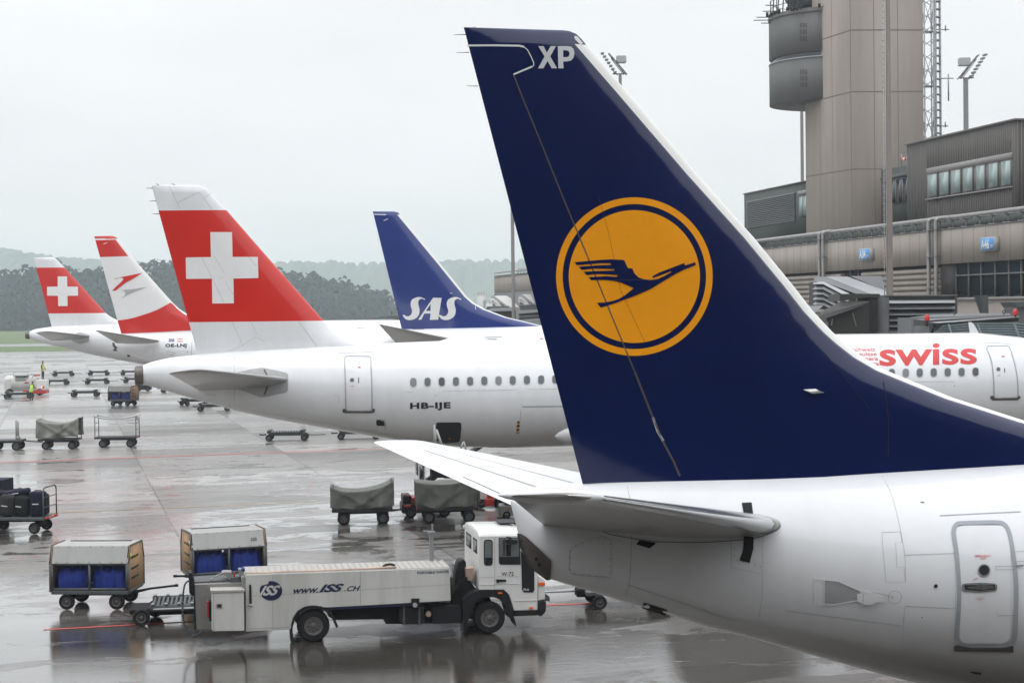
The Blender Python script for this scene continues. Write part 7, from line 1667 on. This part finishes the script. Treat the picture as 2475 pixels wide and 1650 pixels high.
# ---- vehicles around the cargo hatch
x_, y_ = gp(975, 1252); fr_ = Frame(x_, y_, R(8)); tg = thing('baggage_tug', 'black and red baggage tug in front of the bulging tarpaulin cart', 'tug', fr_)
MB().box(-.05, 2.0, 0, 1.2, .18, .55, .04).obj('chassis', M['blk'], tg); MB().box(0, .32, .05, 1.15, .55, .86, .03).obj('engine_cover', M['blk'], tg); MB().box(.33, .50, .05, 1.15, .55, .78, .02).obj('red_panel', M['vred'], tg)
MB().box(.02, .3, -.012, -.001, .42, .50).box(.05, .16, .2, .4, .861, .90).obj('tail_lamp', M['lamp_red'], tg); MB().box(.7, 1.0, .2, 1.0, .55, .62).box(.7, .78, .2, 1.0, .62, 1.05).obj('seat', M['blk'], tg)
for xx in (.3, 1.6): wheel(xx, -.01, .22, .15, tg); wheel(xx, 1.05, .22, .15, tg)
x_, y_ = gp(1012, 1232); fr_ = Frame(x_, y_, R(8)); Vb = thing('belt_loader', 'white and blue belt loader under the open cargo hatch, mostly hidden by the tailplane', 'truck', fr_)
MB().box(0, 3.6, 0, 1.9, .35, .95, .03).obj('body', M['cabwhite'], Vb)
MB().box(.02, .30, .1, 1.8, .95, 2.1, .03).obj('cab_post', M['cabwhite'], Vb); MB().box(-.004, -.001, .3, 1.6, 1.35, 1.95).box(.06, .24, .09, .099, 1.2, 1.75).obj('cab_window', M['cabdark'], Vb); MB().box(-.03, 1.1, .05, 1.85, 2.1, 2.18, .02).obj('cab_roof', M['vblue'], Vb)
MB().box(.55, 1.15, .15, 1.0, .95, 1.85, .08).obj('seat', M['blk'], Vb); MB().box(.6, 1.6, .1, .9, .95, 1.32, .12).obj('hood', M['cabwhite'], Vb); MB().box(1.0, 1.7, .12, .3, 1.2, 1.42, .03).obj('control_panel', M['blk'], Vb)
bl = MB(); bl.add([(.3, 1.1, 1.0), (.3, 1.8, 1.0), (3.9, 1.8, 3.2), (3.9, 1.1, 3.2), (.3, 1.1, .85), (.3, 1.8, .85), (3.9, 1.8, 3.05), (3.9, 1.1, 3.05)], [(0,1,2,3), (7,6,5,4), (0,3,7,4), (1,5,6,2), (3,2,6,7), (0,4,5,1)]); bl.obj('conveyor', M['blk'], Vb)
MB().cyl((1.8, .2, 1.0), (1.8, .2, 1.95), .03).cyl((1.95, .2, 1.0), (1.95, .2, 1.95), .03).box(1.5, 3.6, .1, .2, 1.55, 1.68).obj('rails', M['vblue'], Vb)
MB().box(2.75, 3.0, -.25, .0, .3, 1.35, .02).obj('red_column', M['vred'], Vb); MB().box(2.65, 3.1, -.28, -.05, .1, .4, .02).obj('red_foot', M['vred'], Vb)
MB().box(3.1, 3.75, -.1, .9, .80, 1.45, .03).obj('rear_box', M['cabwhite'], Vb); MB().box(3.2, 3.58, -.104, -.101, .92, 1.16).obj('rear_box_window', M['cabdark'], Vb)
MB().add([(3.14, -.08, .78), (3.72, -.08, .78), (3.66, -.08, .15), (3.22, -.08, .15), (3.14, .8, .78), (3.72, .8, .78), (3.66, .8, .15), (3.22, .8, .15)], [(0,3,2,1), (4,5,6,7), (0,4,7,3), (1,2,6,5), (0,1,5,4), (3,7,6,2)]).obj('tub', M['logo'], Vb)
for xx in (.6, 2.5): wheel(xx, .02, .32, .2, Vb); wheel(xx, 1.68, .32, .2, Vb)
x_, y_ = gp(1206, 1254); fr_ = Frame(x_, y_, R(8)); t2 = thing('small_tug', 'small brown grey tug with a round black mirror just behind the nearest tail tip', 'tug', fr_)
MB().box(0, 1.6, 0, 1.0, .12, .50, .03).obj('body', M['tgrey'], t2); MB().box(.25, 1.5, .1, .9, .50, .80, .05).obj('cowl', M['cgrey'], t2); MB().box(-.18, .0, -.05, .15, .42, .80, .07).obj('mirror', M['blk'], t2); MB().box(.38, .62, -.04, .3, .52, .76, .08).obj('tan_box', M['copper'], t2); MB().lathe([(.0, -.02), (.035, -.02), (.035, 0)], (.36, 0, .36), 12).obj('lamp', M['lamp_red'], t2)
for xx in (.3, 1.3): wheel(xx, -.01, .15, .1, t2)
# loader rails at the open hatch
x_, y_ = gp(1078, 1200); fr_ = Frame(*at(1078, 735, 59).xy, R(6))
ladder = thing('hatch_ladder', 'pale ladder rails leaning on the open cargo hatch of the white cross aircraft', 'ladder', fr_)
P_ = lambda x, y: (lambda p: (fr_.q(*p, 0)[0], 0, fr_.q(*p, 0)[1]))((900 + x/3.4836, 850 + y/3.4836))
l_ = MB(); a, b = P_(522, 615), P_(520, 800); l_.cyl(a, b, .03, n=6)
a, b = P_(535, 650), P_(532, 800); l_.cyl(a, b, .03, n=6); a, b = P_(540, 655), P_(600, 830); l_.cyl(a, b, .04, n=6); a, b = P_(768, 755), P_(790, 830); l_.cyl(a, b, .03, n=6); a, b = P_(768, 755), P_(740, 820); l_.cyl(a, b, .03, n=6)
l_.obj('rails', M['signbox'], ladder)

# ---- white tanker with two workers at the left
x_, y_ = gp(8, 957); fr_ = Frame(x_, y_, R(3)); tn = thing('tank_vehicle', 'white tanker with red base at the left edge, two workers beside it', 'truck', fr_)
MB().lathe([(.1, 0), (.62, .03), (.72, .18), (.72, 2.5), (.62, 2.65), (.1, 2.68)], (0, .9, 1.25), 28, 'X').obj('tank', M['twhite'], tn)
MB().box(.75, 2.55, .12, 1.6, .45, .95, .05).obj('tank_skirt', M['tgrey'], tn); MB().box(.1, .74, .12, 1.6, .45, 1.7, .08).obj('front_bulkhead', M['twhite'], tn)
MB().box(1.9, 4.1, 0, 1.7, .18, .55, .03).obj('red_base', M['vred'], tn); MB().box(3.2, 4.1, .05, 1.65, .55, 1.55, .04).obj('rear_cabinet', M['cabwhite'], tn)
MB().box(3.78, 3.98, -.01, .049, .75, .92).obj('lamp_housing', M['vred'], tn); o = MB().box(3.72, 3.80, -.02, .0, .80, .88).obj('lit_lamp', mat('lit_orange_lamp', (1, .45, .15), .4, emit=3.0), tn)
MB().box(1.0, 2.4, .0, 1.8, 1.95, 2.0).cyl((1.0, .1, 1.9), (1.0, .1, 2.35), .02).cyl((2.4, .1, 1.9), (2.4, .1, 2.35), .02).cyl((1.0, .1, 2.33), (2.4, .1, 2.33), .02).obj('roof_walkway', M['steel'], tn)
MB().box(2.6, 3.2, .2, 1.5, .55, 1.7, .04).obj('pump_cabinet', M['twhite'], tn); MB().box(2.9, 3.3, .3, 1.4, 1.9, 2.05, .02).obj('red_beacon_bar', M['vred'], tn)
lt = MB(); v, f = text2d('aircatering'.upper() if False else '- - - -', .02); lt.box(1.15, 2.2, .155, .17, 1.50, 1.60).obj('name_stripe', M['tgrey'], tn); MB().box(2.05, 2.45, .15, .165, 1.22, 1.34).obj('red_stripe', M['vred'], tn)
for xx in (.6, 3.5): wheel(xx, .05, .36, .25, tn)
def person(loc, yaw, label, joints, edges, radii, vest=None, vm='hiviz', hair=True, scale=1.0):
    """one skinned body: joints in metres, root first"""
    me = bpy.data.meshes.new('person'); me.from_pydata([tuple(j) for j in joints], edges, []); o = bpy.data.objects.new('person', me); COL.objects.link(o)
    sk = o.modifiers.new('skin', 'SKIN'); sk.use_smooth_shade = True
    for i, r_ in enumerate(radii): me.skin_vertices[0].data[i].radius = (r_, r_) if not isinstance(r_, tuple) else r_
    me.skin_vertices[0].data[0].use_root = True
    sb = o.modifiers.new('sub', 'SUBSURF'); sb.levels = sb.render_levels = 1
    o.data.materials.append(M['cloth']); o.location = loc; o.rotation_euler = (0, 0, yaw); tag(o, label, 'person')
    return o
def worker(loc, yaw, label, vm, lean=0.0, arms=((.25, -.15, 1.05), (.2, -.2, 1.1))):
    ln = lambda x, y, z: (x, y - math.sin(lean) * max(0, z - .95), z if z < .95 else .95 + (z - .95) * math.cos(lean))
    J = [(0,0,.95), ln(0,0,1.15), ln(0,0,1.40), ln(0,0,1.52), ln(0,-.01,1.66), (-.11,0,.90), (-.12,-.02,.50), (-.12,.02,.08), (-.12,-.12,.04), (.11,0,.90), (.12,-.02,.50), (.12,.02,.08), (.12,-.12,.04),
         ln(-.20,0,1.42), ln(-.26,.0,1.16), arms[0], ln(.20,0,1.42), ln(.26,.0,1.16), arms[1]]
    E = [(0,1),(1,2),(2,3),(3,4),(0,5),(5,6),(6,7),(7,8),(0,9),(9,10),(10,11),(11,12),(2,13),(13,14),(14,15),(2,16),(16,17),(17,18)]
    Rd = [.14,.14,.15,.06,.05,.10,.07,.05,.045,.10,.07,.05,.045,.07,.05,.04,.07,.05,.04]
    b = person(loc, yaw, label, J, E, Rd)
    hx, hy, hz = ln(0, -.02, 1.69)
    hd = MB().lathe([(.01, -.13), (.055, -.11), (.085, -.04), (.095, .03), (.085, .09), (.05, .125), (.005, .135)], (hx, hy, hz), 16, 'Z').obj('head', M['skin'], b, auto=R(60))
    MB().lathe([(.098, .02), (.10, .05), (.09, .10), (.055, .135), (.005, .145)], (hx, hy + .01, hz), 16, 'Z').obj('hair', M['hair'], b)
    MB().add([(hx - .012, hy - .09, hz), (hx + .012, hy - .09, hz), (hx, hy - .12, hz - .02), (hx, hy - .09, hz + .04)], [(0,1,2), (0,2,3), (1,3,2)]).obj('nose', M['skin'], b)
    v = []; n = 20; lv = [(.80, .185, .15), (.95, .19, .155), (1.15, .185, .15), (1.30, .21, .155), (1.42, .215, .14), (1.48, .13, .10)]
    for z, a, c in lv:
        p = ln(0, 0, z)
        for i in range(n): t = 2*math.pi*i/n; v.append((p[0] + a*math.cos(t), p[1] + c*math.sin(t), p[2]))
    mk('safety_vest', v, [(k*n+i, k*n+(i+1)%n, k*n+n+(i+1)%n, k*n+n+i) for k in range(len(lv)-1) for i in range(n)], M[vm], b, smooth=True)
    st = MB()
    for z, a, c in ((1.0, .193, .158), (1.12, .19, .156)):
        p = ln(0, 0, z); st.lathe([(a*.98, -.02), (a, 0), (a*.98, .02)], p, 20, 'Z')
    st.obj('reflective_bands', M['letter'], b)
    for s_, hnd in ((-1, arms[0]), (1, arms[1])):
        h = MB(); dx = -.1 * 1
        h.box(hnd[0]-.035, hnd[0]+.035, hnd[1]-.09, hnd[1], hnd[2]-.05, hnd[2]+.015, .008)
        for i, L_ in enumerate((.07, .08, .075, .06)): h.cyl((hnd[0]-.028+i*.019, hnd[1]-.09, hnd[2]-.02), (hnd[0]-.028+i*.019, hnd[1]-.09-L_*.7, hnd[2]-.02-L_*.5), .009, .007, 6)
        h.cyl((hnd[0]+s_*-.035, hnd[1]-.03, hnd[2]), (hnd[0]+s_*-.065, hnd[1]-.08, hnd[2]-.02), .011, .008, 6)
        h.obj('hand', M['skin'], b)
    return b
x_, y_ = gp(76, 968); worker((x_, y_, 0), R(160), 'worker in a bright lime safety vest leaning over the white tanker, seen from behind', 'hiviz', R(18), ((-.22, -.42, 1.15), (.2, -.40, 1.2)))
q = Vector((fr_.o[0], fr_.o[1], 0)) + Vector((math.cos(fr_.a)*3.65, math.sin(fr_.a)*3.65 + .8, 1.55)); worker(tuple(q), R(75), 'worker in a yellow vest standing upright on the rear of the white tanker', 'hivy', 0, ((-.28, -.12, .95), (.28, -.15, .98)))
x_, y_ = gp(1372, 1256); worker((at(1368, 735, 66).x, 66, 0), R(-80), 'worker in navy and lime bending forward just left of the dark blue fin foot', 'hiviz', R(62), ((-.15, -.75, 1.75), (.15, -.7, 1.0)))
# ---- yellow framed forklift behind the white cross tail cone
x_, y_ = gp(328, 946); fr_ = Frame(x_, y_, R(3)); fk = thing('forklift', 'yellow framed forklift just behind the dark tail cone tip of the white cross aircraft', 'forklift', fr_)
MB().box(0, 1.5, 0, 1.0, .15, .65, .05).obj('body', M['blk'], fk); MB().tube([(0, .05, .5), (.05, .05, 1.75), (.75, .05, 1.8), (.85, .05, .4)], .05).tube([(0, .95, .5), (.05, .95, 1.75), (.75, .95, 1.8), (.85, .95, .4)], .05).box(0, .8, .02, 1.0, 1.76, 1.84).obj('overhead_guard', M['yel'], fk)
MB().box(.1, .5, .1, .9, .65, 1.25, .05).obj('counterweight', M['blk'], fk)
MB().box(-.7, .0, .2, .3, .1, .16).box(-.7, 0, .7, .8, .1, .16).box(-.08, 0, .1, .9, .1, 2.1).obj('fork_mast', M['blkd'], fk)
for xx in (.3, 1.2): wheel(xx, -.01, .24, .16, fk)
HAZE = 0.00034
# ================================================================ HAZE
hm = bpy.data.materials.new('haze_air'); hm.use_nodes = True; t = hm.node_tree
t.nodes.remove(t.nodes['Principled BSDF']); pv = t.nodes.new('ShaderNodeVolumePrincipled')
pv.inputs['Color'].default_value = (.87, .94, 1.0, 1); pv.inputs['Density'].default_value = HAZE; pv.inputs['Anisotropy'].default_value = .2
t.links.new(pv.outputs[0], t.nodes['Material Output'].inputs['Volume'])
hz = MB().box(-6500, 6500, -400, 9500, -2.5, 135).obj('haze', hm, None, auto=None); hz['kind'] = 'stuff'
